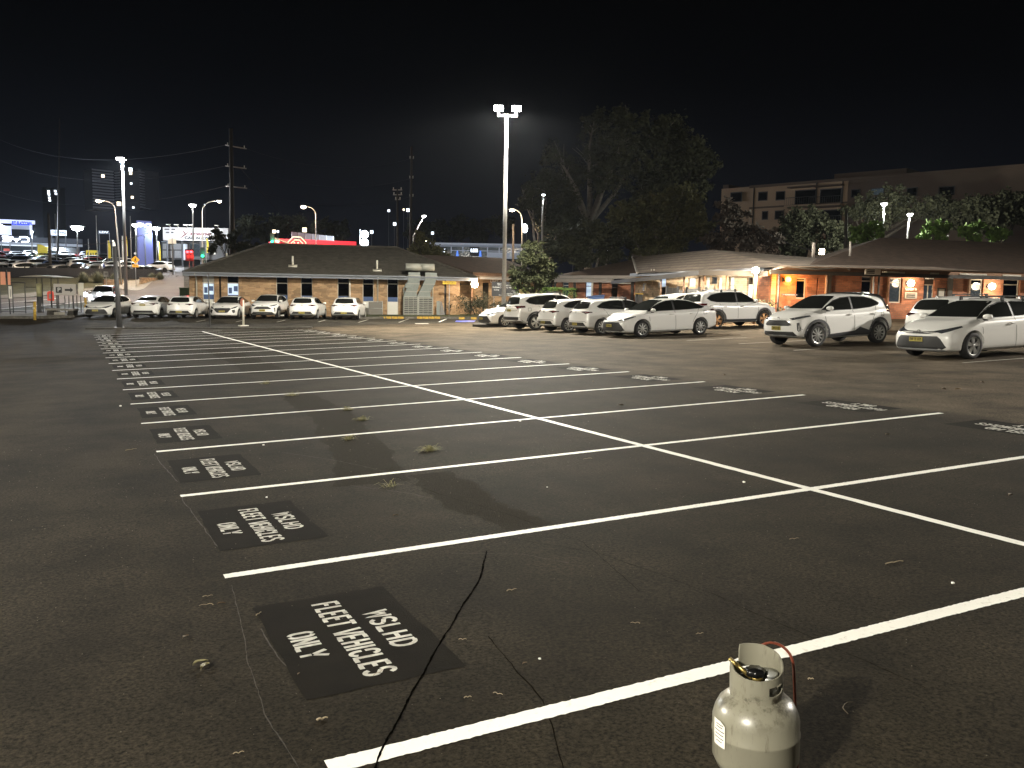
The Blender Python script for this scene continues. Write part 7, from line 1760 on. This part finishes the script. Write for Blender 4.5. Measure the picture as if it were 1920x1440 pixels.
def brandletters(W_,cx,cy,w_,h_,y,parent,mt,dep=.12):
    """glowing showroom lettering: rounded B, Y, D built from flat strokes"""
    a,zt=W_.uv(cx-w_/2,cy-h_/2,y); b,zb=W_.uv(cx+w_/2,cy+h_/2,y); Wt=b-a; Ht=zt-zb; k=MB(); s=Ht*.20
    def st(pts,cl=False):
        L=[];Rr=[]
        for i,p in enumerate(pts):
            a_=pts[max(i-1,0)]; b_=pts[min(i+1,len(pts)-1)]; d=(b_[0]-a_[0],b_[1]-a_[1]); l=math.hypot(*d) or 1; n=(-d[1]/l*s/2,d[0]/l*s/2); L.append((p[0]+n[0],p[1]+n[1])); Rr.append((p[0]-n[0],p[1]-n[1]))
        for i in range(len(pts)-1): k.prism([L[i],L[i+1],Rr[i+1],Rr[i]],dep,'y',y-dep)
    X=lambda f:a+Wt*f; Z=lambda f:zb+Ht*f
    st([(X(0),Z(.9)),(X(.22),Z(.9)),(X(.29),Z(.82)),(X(.29),Z(.62)),(X(.22),Z(.52)),(X(.03),Z(.52))]); st([(X(.20),Z(.52)),(X(.31),Z(.42)),(X(.31),Z(.2)),(X(.22),Z(.1)),(X(0),Z(.1))])
    st([(X(.37),Z(.95)),(X(.40),Z(.6)),(X(.47),Z(.45)),(X(.60),Z(.45)),(X(.66),Z(.6)),(X(.69),Z(.95))]); st([(X(.53),Z(.45)),(X(.53),Z(.02))])
    st([(X(.72),Z(.9)),(X(.92),Z(.9)),(X(.99),Z(.78)),(X(.99),Z(.22)),(X(.92),Z(.1)),(X(.72),Z(.1))])
    return obj('glowing_lettering',k,M[mt],parent)
brandletters(WS,29,448.5,50,13,-1.15,sh,'E_sign')
obj('blue_lettering',wtext('BYD BLACKTOWN',1.1,*WS.uv(41,419,-1.3),-1.35,WS.uv(60,419)[0]-WS.uv(23,419)[0],bold=.08),M['E_blue'],sh)
k=MB(); a,b=WS.uv(0,427,-1.4); k.lathe([(0,-.1),(.9,-.1),(.9,.1),(0,.1)],c=(a,-1.4,b),n=16,axis='y'); obj('round_logo',k,M['E_sign'],sh)
k=MB(); rect(WS,7,20,466,484,k,-.2,-.1); obj('red_poster',k,M['coral'],sh)
WP=Wall(252,138,290,140,zbase=2.); py_=thing('lavender_pylon','tall lavender-lit pylon sign with glowing white lettering on top','pylon sign',mw=WP.m)
k=MB(); a0,z0=WP.uv(258,421); a1,_=WP.uv(284,421); b0,zb=WP.uv(261,509); b1,_=WP.uv(289,509); zt=WP.uv(270,414)[1]; a0t,_=WP.uv(256,414)
k.add([(a0,0,zt),(a1,0,zt),(b1,0,zb),(b0,0,zb),(a0,.6,zt),(a1,.6,zt),(b1,.6,zb),(b0,.6,zb)],[(0,1,2,3),(4,7,6,5),(0,4,5,1),(1,5,6,2),(2,6,7,3),(3,7,4,0)]); obj('panel',k,M['lavender'],py_)
brandletters(WP,270.5,422,24,8.5,-.05,py_,'E_sign'); k=MB(); k.bb((a0+a1)/2-.1,(a0+a1)/2+.1,-.03,-.01,zb+1,zt-2); obj('groove',k,M['showroom'],py_)
def panel(W_,px0,px1,pt,pb,label,cat,name,mt,dep=.15,legs=(),txt=None,tmt='text_k',y=0.,w=None,frame_=None):
    t=thing(name,label,cat,mw=W_.m); k=MB(); a,b,zb,zt=rect(W_,px0,px1,pt,pb,k,y,y+dep); p=obj('panel',k,M[mt],t)
    if txt: obj('lettering',wtext(txt,(zt-zb)*.72,(a+b)/2,(zt+zb)/2,y-.03,(b-a)*.84,bold=.03),M[tmt],p)
    for px in legs:
        u=W_.uv(px,pb)[0]; wp=W_.m@Vector((u,0,0)); g_=gz(np.array([wp.x,wp.y,0]))-W_.m.translation.z; q=MB(); q.tube([(u,y+dep*.5,g_-.1),(u,y+dep*.5,zt)],.10,6); obj('post',q,M['dsteel'],t)
    return t
W2=Wall(90,150,200,152,zbase=3.)
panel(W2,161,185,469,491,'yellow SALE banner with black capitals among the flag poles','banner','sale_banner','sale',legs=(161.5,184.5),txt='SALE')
W3=Wall(60,190,200,195,zbase=5.)
panel(W3,82,92,463,471,'second yellow banner, half hidden behind the dark leaning pole','banner','sale_banner','sale',txt='SALE')
panel(W3,95,125,431,442,'white signboard with dark lettering left of the dazzling floodlight','sign','signboard','dullwhite',txt='$89,990',legs=(97,123))
panel(W3,184,205,432,439,'dark signboard with pale LDV lettering above the yellow banner','sign','signboard','showroom',txt='LDV',tmt='text_w',legs=(186,))
# flag poles and flags
def flagpole(px,pt,pb,D,label,flag=None,fw=.8,group='flag poles in the yard'):
    P=foot(px,pb,D); T=at(px,pt,D); t=thing('flag_pole',label,'flag pole',mw=facing(P),group=group); h=T[2]-P[2]; k=MB(); k.tube([(0,0,-.1),(0,0,h)],.055,6); obj('pole',k,M['steel'],t,True)
    if flag:
        mt,a,b=flag; za=at(px,a,D)[2]-P[2]; zb=at(px,b,D)[2]-P[2]; k=MB(); n=6; vs=[]
        for i in range(n+1): f=i/n; ww=fw*(.35+.65*math.sin(min(1,f*2.2)*math.pi/2)); vs+=[(.06,0,za+(zb-za)*f),(.06+ww,.08*math.sin(f*7),za+(zb-za)*f)]
        k.add(vs,[(2*i,2*i+1,2*i+3,2*i+2) for i in range(n)]); obj('flag',k,M[mt],t)
for a in ((71,457,497,165,'flag pole with a yellow flag beside the white showroom column',('flag',458,474),1.6),(107,401,505,135,'tall bare flag pole left of the dazzling floodlight'),(183,404,500,135,'tall bare flag pole at the right end of the yellow banner'),(167,448,503,130,'short pole in front of the yellow banner'),(203,451,503,130,'yellow feather flag right of the yellow banner',('flag',451,484),.35),(212,450,500,135,'pale orange feather flag left of the curved-arm lamp',('wflag',450,470),.35),(230,442,505,122,'tall white feather flag behind the tall light pole',('wflag',442,488),.55),(247,405,510,122,'bare flag pole left of the warm floodlight'),(237,443,505,130,'thin yellow-green feather flag right of the tall light pole',('flag',443,480),.18),(298,453,505,140,'narrow orange-yellow feather flag right of the pylon',('flag',453,488),.25),(207,437,500,145,'short pole with a small lamp cap above the yard'),(387,447,485,130,'narrow orange-yellow feather flag above the brick roof slope',('flag',447,474),.3)):
    flagpole(*a[:5],flag=a[5] if len(a)>5 else None,fw=a[6] if len(a)>6 else .8)
# billboard
WB2=Wall(300,150,432,150,zbase=0.); t=thing('billboard','wide pale billboard with dark red and black car audio lettering','billboard',mw=WB2.m)
k=MB(); a,b,zb,zt=rect(WB2,305,428,426,452.5,k,0,.4); p=obj('panel',k,M['billboard'],t); HB=zt-zb
def bt(txt,px,py,hp,wp,mt,sh_=0.): u,z=WB2.uv(px,py,-.05); s=150/F; obj('lettering',wtext(txt,hp*s*1.25,u,z,-.05,wp*s,bold=.04,shear=sh_),M[mt],p)
bt('treme',375,438.5,7,39,'txtred',.3); bt('CAR AUDIO',371,446.5,5.5,50,'text_k')
k=MB(); 
for (x0,y0),(x1,y1) in (((341,429),(350,443)),((357,432.5),(333,450))):
    A=WB2.uv(x0,y0,-.06); B=WB2.uv(x1,y1,-.06); dx,dz=B[0]-A[0],B[1]-A[1]; l=math.hypot(dx,dz); n=(-dz/l*.10,dx/l*.10); k.prism([A,((A[0]+B[0])/2+n[0],(A[1]+B[1])/2+n[1]),B,((A[0]+B[0])/2-n[0],(A[1]+B[1])/2-n[1])],.03,'y',-.08)
obj('crossed_strokes',k,M['txtred'],p)
for i,(px,py,wp) in enumerate(((310,430,10),(322,430,8),(311,436,7),(320,436,5))): bt('AUDIO',px+3,py,2.2,wp,'beam')
for px in (312,340,375,420): q=MB(); u=WB2.uv(px,480)[0]; q.tube([(u,.5,-2),(u,.5,zb)],.15,6); obj('post',q,M['dsteel'],t)
for px in (320,335,352,362,410):
    q=MB(); u,z=WB2.uv(px,425,0); q.tube([(u,.2,zt),(u,-.9,zt+.35)],.04,5); q.box((u,-1.,zt+.38),(.7,.3,.12)); obj('billboard_lamp',q,M['cream'],t)
light('AREA',tuple(WB2.m@Vector(((a+b)/2,-5.,zt-1.))),350,(.95,.93,.9),3,parent=t,aim=tuple(WB2.m@Vector(((a+b)/2,0,(zb+zt)/2))))
WB3=Wall(300,153,432,153,zbase=0.); t=thing('audio_shop','low dark shop front with pale panels below the billboard','building',mw=WB3.m)
k=MB(); a,b,zb,zt=rect(WB3,303,428,453,488,k,0,6.); obj('wall',k,M['beam'],t)
k=MB(); rect(WB3,306,343,457,468,k,-.2,-.01); rect(WB3,306,325,470,484,k,-.2,-.01); rect(WB3,328,343,470,484,k,-.2,-.01); obj('pale_panel',k,M['fence'],t)
k=MB(); rect(WB3,303,428,453.2,455,k,-.25,-.01); obj('top_strip',k,M['dullwhite'],t)
k=MB(); rect(WB3,356,375,457,480,k,-.1,-.01); obj('window',k,M['showglass'],t); k=MB(); rect(WB3,400,404,459,477,k,-.1,-.01); obj('lit_window',k,M['litwhite'],t)
k=MB(); rect(WB3,344,353,458,488,k,-.3,-.21); obj('white_sign',k,M['dullwhite'],t)
W4=Wall(300,120,345,120,zbase=0.); panel(W4,315,330,447,457,'small white name sign on a pole before the shop panels','sign','signboard','signwhite',legs=(323,))
# red canopy, fence and bright sign behind the brick building
W5=Wall(515,108,670,112,zbase=0.); t=thing('red_canopy','bright red flat canopy above the ridge of the brick building','building',mw=W5.m)
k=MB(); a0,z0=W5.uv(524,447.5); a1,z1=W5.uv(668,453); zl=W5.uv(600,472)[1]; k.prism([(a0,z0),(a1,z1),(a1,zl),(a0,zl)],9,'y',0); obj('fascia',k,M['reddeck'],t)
k=MB(); u,z=W5.uv(557,461,-.1); 
for r in (1.15,.75): k.tube([(u+r*math.cos(R(22.5+45*i)),-.1,z+r*math.sin(R(22.5+45*i))) for i in range(9)],.07,5)
k.tube([(u-.35,-.12,z-.4),(u-.35,-.12,z+.5),(u-.05,-.12,z+.1),(u+.15,-.12,z+.5),(u+.15,-.12,z-.4)],.07,5); obj('octagon_emblem',k,M['signwhite'],t)
k=MB(); A=W5.uv(515,447,-.2); B=W5.uv(542,457,-.2); k.tube([(A[0],-.2,A[1]),(B[0],-.2,B[1])],.10,5); obj('brace',k,M['paleb'],t)
W6=Wall(545,118,630,122,zbase=0.); t=thing('roof_screen','grey translucent screen standing on the red canopy','screen',mw=W6.m); k=MB(); a0,z0=W6.uv(547,434.5); a1,z1=W6.uv(625,443); zl=W6.uv(600,456)[1]; k.prism([(a0,z0),(a1,z1),(a1,zl),(a0,zl)],.1,'y',0); obj('panel',k,M['fence'],t)
for px in (547,560,573,586,599,612,625): q=MB(); u=W6.uv(px,450)[0]; f=(u-a0)/(a1-a0); q.bb(u-.05,u+.05,-.06,-.01,zl,z0+(z1-z0)*f); obj('mullion',q,M['steel'],t)
W7=Wall(670,122,700,122,zbase=0.); t=thing('glowing_sign','dazzling blue-white double sign on a post behind the ridge','sign',mw=W7.m)
for cy,rr_ in ((439.5,7.2),(455,7.2)):
    k=MB(); u,z=W7.uv(683.5,cy); r=rr_*122/F; k.lathe([(0,-.12),(r*.92,-.12),(r,-.06),(r,.12),(0,.12)],c=(u,0,z),n=20,axis='y'); obj('disc',k,em('sign_disc',(.75,.87,1.),9),t)
k=MB(); u,z=W7.uv(683,462); k.tube([(u,.2,-2),(u,.2,W7.uv(683,436)[1])],.12,6); u2=W7.uv(675,440)[0]; k.tube([(u2,.2,-2),(u2,.2,W7.uv(683,430)[1])],.06,6); obj('post',k,M['steel'],t)
light('POINT',tuple(W7.m@Vector((u,-1.2,W7.uv(683,447)[1]))),3800,(.7,.85,1.),.6,parent=t)
W8=Wall(985,110,1000,110,zbase=0.)
t=thing('oval_sign','small glowing white oval sign with a ring emblem on two dark posts','sign',mw=W8.m); u,z=W8.uv(984,428); r=.36; k=MB(); k.lathe([(0,-.1),(r,-.1),(r,.1),(0,.1)],c=(0,0,0),n=20,axis='y'); k.v=[(u+x,y,z+zz*1.5) for x,y,zz in k.v]; p=obj('panel',k,M['E_sign'],t); k=MB(); k.tube([(u+.2*math.cos(i*math.pi/6),-.12,z+.3*math.sin(i*math.pi/6)) for i in range(13)],.035,5); obj('ring_emblem',k,M['showroom'],p)
for dx in (-.1,.2): q=MB(); q.tube([(u+dx,.1,-2),(u+dx,.1,z-.4)],.05,6); obj('post',q,M['dsteel'],t)
# low white showroom
W9=Wall(800,140,990,140,zbase=0.); t=thing('white_showroom','low white-roofed showroom behind the tall middle light pole','building',mw=W9.m)
k=MB(); rect(W9,806,990,455.5,462,k,-1.5,8); obj('roof_edge',k,M['dullwhite'],t)
k=MB(); rect(W9,812,990,462,486,k,.2,.5); obj('glass_wall',k,M['showglass'],t)
k=MB(); rect(W9,913,990,473,486,k,-.2,.1); obj('lower_wall',k,M['dullwhite'],t)
k=MB(); rect(W9,846,990,470,471.3,k,-.1,.15); obj('sill_strip',k,M['dullwhite'],t)
for px in (846,868,914,936,959,812): k=MB(); rect(W9,px-.8,px+.8,462,474,k,-.05,.19); obj('mullion',k,M['dullwhite'],t)
for a_,b_ in ((819,837),(881,898)):
    k=MB(); a,b,zb,zt=rect(W9,a_,b_,463,480,k,-.5,-.4); p=obj('dark_poster',k,M['board'],t); obj('lettering',wtext('0.88%',.75,(a+b)/2,zb+(zt-zb)*.58,-.52,(b-a)*.8,bold=.02),M['E_dimc'],p)
for px in (825,856,899): k=MB(); a,zt=W9.uv(px-1,470,-1.); b,zb=W9.uv(px+4,481,-1.); k.prism([(a,zb),(b,zb),((a+b)/2+.1,zt),((a+b)/2-.1,zt)],.05,'y',-1.); obj('blue_flag',k,em('flag_blue',(.12,.28,1.),.9),t)
k=MB(); a,zt=W9.uv(955,472,-1.); b,zb=W9.uv(960,481,-1.); k.prism([(a,zb),(b,zb),((a+b)/2,zt)],.05,'y',-1.); obj('cream_flag',k,M['wflag'],t)
# far tower block
WT=Wall(173,560,222,600,zbase=0.); WT2=Wall(222,600,262,560,zbase=0.)
t=thing('tower_block','dim high-rise with banded balconies far behind the tall light pole','building',loc=(0,0,0))
def tface(px0,D0,px1,D1,pt0,pt1,pb,n,name,mt):
    A,B=at(px0,pt0,D0),at(px1,pt1,D1); zb=at(px0,pb,D0)[2]; k=MB(); d=(B-A); L=math.hypot(d[0],d[1]); nrm=np.array([-d[1],d[0],0])/L
    if nrm@FH<0: nrm=-nrm
    zt=(A[2]+B[2])/2
    def slab(z0,z1,o0,o1,mt_): vs=[]; 
    q=[(A,zb),(B,zb),(B,zt),(A,zt)]
    vs=[(p[0]+nrm[0]*1.,p[1]+nrm[1]*1.,z) for p,z in q]+[(p[0]+nrm[0]*14,p[1]+nrm[1]*14,z) for p,z in q]
    k.add(vs,[(0,1,2,3),(4,7,6,5),(0,4,5,1),(1,5,6,2),(2,6,7,3),(3,7,4,0)]); w_=obj('wall',k,M['towerd'],t)
    for i in range(n):
        z0=zb+(zt-zb)*(i+.55)/n; z1=zb+(zt-zb)*(i+1)/n; q=[(A,z0),(B,z0),(B,z1),(A,z1)]; k=MB(); vs=[(p[0],p[1],z) for p,z in q]+[(p[0]+nrm[0]*.95,p[1]+nrm[1]*.95,z) for p,z in q]
        k.add(vs,[(0,1,2,3),(4,7,6,5),(0,4,5,1),(1,5,6,2),(2,6,7,3),(3,7,4,0)]); obj('balcony_band',k,M[mt],t)
tface(173,590,213,600,317,320,392,14,'l','tower'); tface(214,606,262,590,321,320,392,14,'m','tower'); tface(264,588,281,600,322,324,392,14,'r','tower')
light('POINT',at(215,400,500),70000,(.8,.85,1.),3.,name='tower_fill_light')  # unseen fill light added to brighten the tower block
def dot(px,py,D,s,label,mt='E_dim',parent=None):
    P=at(px,py,D); k=MB(); k.box((0,0,0),(s,.3,s)); m_=facing(P)
    if parent is not None: o=obj('lit_window',k,M[mt],parent); o.matrix_world=m_; return o
    t=thing('distant_light',label,'light',mw=m_,group='distant lights'); obj('lamp_glass',k,M[mt],t); q=MB(); q.tube([(0,.2,-(P[2]-gz(P))),(0,.2,0)],.06,5); obj('post',q,M['dsteel'],t); return t
for px,py,s,m_ in ((193,330,1.8,'E_dim'),(244.5,318,2.2,'E_dimc'),(245,325,1.6,'E_dim'),(246,344,1.2,'E_dimc'),(248,370,1.5,'E_dim'),(223,382,2.4,'E_dim'),(250,389,1.2,'E_dimc')): dot(px,py,555,s,'',m_,t)
t2=thing('office_block','unlit block whose few white windows show in the dark above the car yard','building',mw=facing(foot(103,500,400))); P=foot(103,500,400)
z=lambda py: at(103,py,400)[2]-P[2]
k=MB(); k.bb(-4,5,.3,10,z(480),z(352)); obj('wall',k,mat('unlit_wall',(.006,.006,.008),.9),t2)
for px,py in ((97,359),(97.5,365),(98,371),(98.5,376),(108,358),(109,363),(97,362)):
    u=(px-103)*400/F; k=MB(); k.bb(-u-.45 if False else u-.45,u+.45,.1,.28,z(py)-.4,z(py)+.4); obj('lit_window',k,M['E_dimc'],t2)
for px,py,D,s,lb,m_ in ((514,434,150,.55,'warm distant light left of the grey roof screen','E_dim'),(521,434,150,.35,'white distant light beside the warm one left of the roof screen','E_dimc'),(571,431,150,.7,'amber distant light above the grey roof screen','E_dim'),(697,435,150,.5,'white distant light right of the double sign','E_dimc'),(729,395,200,.5,'distant light left of the pale steel power pole','E_dimc'),(765,394,200,.7,'pair-like distant light left of the thin timber pole','E_dimc'),(757,393,200,.4,'orange distant light left of the thin timber pole','E_dim'),(740,420,180,.6,'distant white light at the pale steel pole','E_dimc'),(811,437,180,.5,'distant light right of the slanting street lamp','E_dimc'),(1221,407,100,.45,'white light shining through the big tree','E_white'),(1138,471,95,.35,'small blue-white light low in the big tree','E_cool'),(799,455,120,.45,'amber light at the left end of the white showroom','E_warm'),(1541,472,62,.35,'small light box above the dark roof at the cable end','E_warm'),(1742,399,110,.3,'tiny red-white light in the dark at right','E_dim'),(1797,396,110,.9,'cold light patch behind the trees at right','E_dimc'),(384,384,210,.3,'tiny light right of the straight lamp pole','E_dimc'),(1075,460,120,.2,'pinprick light in the tree left of the roof','E_dim')): dot(px,py,D,s,lb,m_)
# ---------------------------------------------------------------- apartment block on the right
WQ=Wall(1345,132,1900,104,zbase=0.); t=thing('apartment_block','dim cream apartment block with balconies behind the trees at right','building',mw=WQ.m)
k=MB(); a,_=WQ.uv(1407,350); b,_=WQ.uv(2080,345); zt=WQ.uv(1480,344)[1]; bm_,_=WQ.uv(1590,350); k.bb(a,bm_,0,12,-2,zt); 
a2,_=WQ.uv(1349,350); z2=WQ.uv(1380,351)[1]; k.bb(a2,a-.01,.6,12,-2,z2); obj('wall',k,M['apart'],t)
k=MB(); k.bb(bm_+.01,b,.05,12,-2,zt); obj('wall',k,M['apartd'],t)  # right part of the block takes the darker wall colour
k=MB(); c0,_=WQ.uv(1338,350); k.bb(c0,a2-.01,2.5,12,-2,WQ.uv(1342,348,2.5)[1]); obj('end_wall',k,M['apartd'],t)
k=MB(); p0,_=WQ.uv(1565,320,6); p1,_=WQ.uv(1700,320,6); k.bb(p0,p1,6,12,zt,WQ.uv(1630,321,6)[1]); obj('plant_room',k,M['apartd'],t)
k=MB(); k.bb(a-.1,b,-.12,-.005,zt-.25,zt+.12); obj('parapet',k,M['apartd'],t)
k=MB(); zz=WQ.uv(1480,386)[1]; k.bb(a,b,-.10,-.005,zz-.12,zz+.12); obj('floor_band',k,M['apartd'],t)
for px in (1415,1532,1581): k=MB(); u=WQ.uv(px,350)[0]; k.tube([(u,-.12,-2),(u,-.12,zt-.2)],.09,6); obj('downpipe',k,M['beam'],t)
def aw(px0,px1,pt,pb,mt='pane',name='window'):
    k=MB(); a,b,zb,z_t=rect(WQ,px0,px1,pt,pb,k,-.04,-.004); o=obj(name,k,M['dframe'],t); q=MB(); q.bb(a+.12,b-.12,-.06,-.045,zb+.12,z_t-.12); obj('pane',q,M[mt],o)
    return a,b,zb,z_t
for r in ((1422,1439,360,376),(1455,1472,359,375),(1596,1613,355,371),(1633,1658,353,366),(1429,1440,396,412),(1453,1470,395,411),(1597,1613,395,411),(1370,1391,361,378),(1700,1720,352,368),(1760,1790,350,368)):
    aw(*r,mt='showglass' if r[0]==1633 else 'pane')
for r in ((1491,1530,357,384),(1538,1577,355,383),(1491,1530,395,420),(1538,1577,394,420)):
    a_,b_,zb,z_t=aw(*r,name='balcony_recess'); q=MB(); q.bb(a_-.8,b_+.5,-1.4,-.07,zb-.18,zb); bo=obj('balcony',q,M['apart'],t)
    q=MB(); q.tube([(a_-.8,-1.35,zb+1.),(b_+.5,-1.35,zb+1.)],.04,5); n=14
    for i in range(n+1): u=a_-.8+(b_-a_+1.3)*i/n; q.tube([(u,-1.35,zb),(u,-1.35,zb+1.)],.02,4)
    obj('railing',q,M['dsteel'],bo); q=MB(); q.bb(a_-.6,b_+.4,-1.2,-.13,z_t+.25,z_t+.4); obj('canopy',q,M['apartd'],t)
# ---------------------------------------------------------------- trees
def tree_px(px,D,blobs,n,size,mt,label,bark='bark',limbs=True,name='tree',seed=1,trunk=.28,dep=1.,gaps=None,cat='tree',group=None):
    P=foot(px,600,D); t=thing(name,label,cat,mw=Matrix.Translation(Vector(P))@Matrix.Rotation(-YAW,4,'Z'),group=group); inv=t.matrix_world.inverted(); r=random.Random(seed)
    B=[]
    for bx,by,br in blobs:
        c=inv@Vector(at(bx,by,D)); rad=br*D/F; c.y+=r.uniform(-.8,.8)*rad*dep; B.append(((c.x,c.y,c.z),rad,rad*.9,rad*rad))
    k=MB(); leaves(k,B,n,size,seed); obj('crown',k,M[mt],t)
    k=MB(); zc=min(b[0][2]-b[1] for b in B); top=max(B,key=lambda b:b[0][2]); fork=Vector((0,0,max(1.2,zc*.8 if zc>1 else 1.6)))
    k.tube([(0,0,-.3),(r.uniform(-.2,.2),0,fork.z*.5),tuple(fork)],[trunk,trunk*.85,trunk*.75],9)
    for b in B:
        c=Vector(b[0]); m1=fork.lerp(c,.4)+Vector((r.uniform(-.6,.6),r.uniform(-.4,.4),r.uniform(-.2,.8))); m2=fork.lerp(c,.75)+Vector((r.uniform(-.5,.5),r.uniform(-.4,.4),r.uniform(-.2,.5)))
        k.tube([tuple(fork),tuple(m1),tuple(m2),tuple(c)],[trunk*.6,trunk*.42,trunk*.28,trunk*.12],6)
        for _ in range(4):
            e=c+Vector((r.gauss(0,1),r.gauss(0,1),r.gauss(.2,.8))).normalized()*b[1]*.8; s=m2.lerp(c,r.random()); k.tube([tuple(s),tuple(s.lerp(e,.5)+Vector((0,0,.2))),tuple(e)],[trunk*.16,trunk*.1,trunk*.04],4)
    obj('trunk',k,M[bark],t,True); return t
GT='tall trees behind the dark roofs'
tree_px(1100,92,[(1110,290,48),(1060,330,40),(1160,265,46),(1140,335,42),(1205,300,40),(1115,225,32),(1180,222,34),(1040,290,30)],11500,0.28,'leafc','tallest dark eucalyptus with pale limbs right of the middle light pole',seed=2,trunk=.5,group=GT)
tree_px(1010,90,[(997,375,24),(1020,345,30),(985,350,15),(1035,410,34),(1060,380,34),(1075,425,30),(1050,460,34)],16150,0.26,'leafc','grey-green eucalyptus hanging beside the thin blue-white lamp pole',seed=3,trunk=.32,group=GT)
tree_px(1260,96,[(1240,330,44),(1290,295,38),(1245,250,42),(1300,345,32),(1320,310,26),(1210,370,30)],15200,0.31,'leafc','dark eucalyptus at the right shoulder of the tallest one',seed=4,trunk=.42,group=GT)
tree_px(1215,82,[(1180,430,38),(1230,395,42),(1285,375,36),(1310,420,34),(1205,462,28),(1262,440,38),(1165,400,26),(1245,470,28)],24700,0.25,'leafl','broad olive tree catching light above the pale ribbed roof',seed=5,trunk=.35,group=GT)
tree_px(1395,80,[(1370,400,32),(1410,425,34),(1350,445,32),(1430,460,34),(1390,470,30),(1340,480,24)],5200,.34,'twigb','sparse brown tree in front of the left end of the apartment block',seed=6,trunk=.2,group=GT)
tree_px(1110,78,[(1075,455,30),(1110,440,28),(1140,470,26),(1090,485,22),(1150,440,22)],12350,0.24,'leafc','low dark tree behind the shaded wing',seed=7,trunk=.25,group=GT)
tree_px(1500,86,[(1480,425,34),(1525,415,36),(1560,440,32),(1495,460,30),(1540,470,28),(1460,465,24)],12350,0.26,'leafc','dark tree hiding the lower floors of the apartment block',bark='dbark',seed=8,trunk=.25,group=GT)
tree_px(1620,90,[(1600,395,22),(1625,385,26),(1665,375,28),(1700,385,30),(1640,410,26),(1740,385,30),(1780,395,30)],9000,0.28,'leafc','wide dark tree behind the two pole lamps over the roof',bark='dbark',seed=9,trunk=.35,group=GT)
tree_px(1860,88,[(1830,392,30),(1880,385,32),(1930,390,36),(1850,410,28),(1800,405,26)],12350,0.31,'leafc','dark tree filling the right picture edge above the roof',bark='dbark',seed=10,trunk=.35,group=GT)
tree_px(1630,72.5,[(1625,435,18),(1610,448,14),(1642,425,15),(1650,440,14),(1603,430,10)],2600,.24,'leafg','bright green tree left of the left pole lamp',bark='dbark',seed=11,trunk=.12)
tree_px(1750,74,[(1745,432,18),(1768,425,15),(1730,442,12),(1760,445,13)],2300,.24,'leafg','bright green tree between the pole lamps and the right edge trees',bark='dbark',seed=12,trunk=.12)
tree_px(1840,74,[(1812,435,15),(1835,428,17),(1862,440,16),(1885,435,14),(1825,448,12)],2800,.24,'leafg','green tree low over the roof at the far right',bark='dbark',seed=13,trunk=.12)
tree_px(998,55.5,[(995,482,24),(1012,505,26),(978,512,22),(1030,520,18),(1000,530,22),(968,530,14),(1008,462,14),(990,465,14),(1028,500,16)],12500,0.12,'leafs','small rounded evergreen tree right of the middle light pole',bark='dbark',seed=14,trunk=.12)
tree_px(795,78,[(790,455,16),(810,470,18),(778,472,16),(825,482,16),(800,485,16),(785,442,10)],6650,0.16,'leafl','bushy tree behind the right slope of the brick building roof',bark='dbark',seed=15,trunk=.14)
tree_px(430,92,[(412,445,16),(428,455,18),(455,462,16),(405,465,14),(480,468,16),(440,438,12)],1900,.34,'leafb','thin scraggly tree in front of the right end of the billboard',bark='dbark',seed=16,trunk=.12)
tree_px(520,160,[(470,425,26),(510,430,28),(550,420,22),(600,425,22),(640,430,20)],6650,0.50,'leafc','dark tree line behind the red canopy',bark='dbark',seed=17,trunk=.3)
tree_px(860,190,[(820,435,26),(860,430,26),(900,435,24),(940,425,26),(780,430,24)],7600,0.56,'leafc','dark trees behind the low white showroom',bark='dbark',seed=18,trunk=.3)
tree_px(1420,62,[(1432,470,14),(1405,480,14),(1450,480,13)],900,.22,'twigb','bare twiggy bush lit behind the end of the pale roof',bark='bark',seed=19,trunk=.06,name='bush',cat='bush')
# ---------------------------------------------------------------- the night air that glows round the lamps
hz=MB(); k_=np.array([wab(0,0)]); 
c0=wab(-420,-70); vs=[wab(a,b,z) for z in (-15,60) for a,b in ((-420,-70),(420,-70),(420,760),(-420,760))]
hz.add([tuple(v) for v in vs],[(0,3,2,1),(4,5,6,7),(0,1,5,4),(1,2,6,5),(2,3,7,6),(3,0,4,7)])
mt=bpy.data.materials.new('night_air'); mt.use_nodes=True; nt=mt.node_tree; nt.nodes.remove(nt.nodes['Principled BSDF'])
pv=nt.nodes.new('ShaderNodeVolumePrincipled'); pv.inputs['Color'].default_value=(.80,.88,1,1); pv.inputs['Density'].default_value=.00006; pv.inputs['Anisotropy'].default_value=.35
nt.links.new(pv.outputs[0],nt.nodes['Material Output'].inputs['Volume'])
o=struct('haze',hz,mt,kind='stuff')
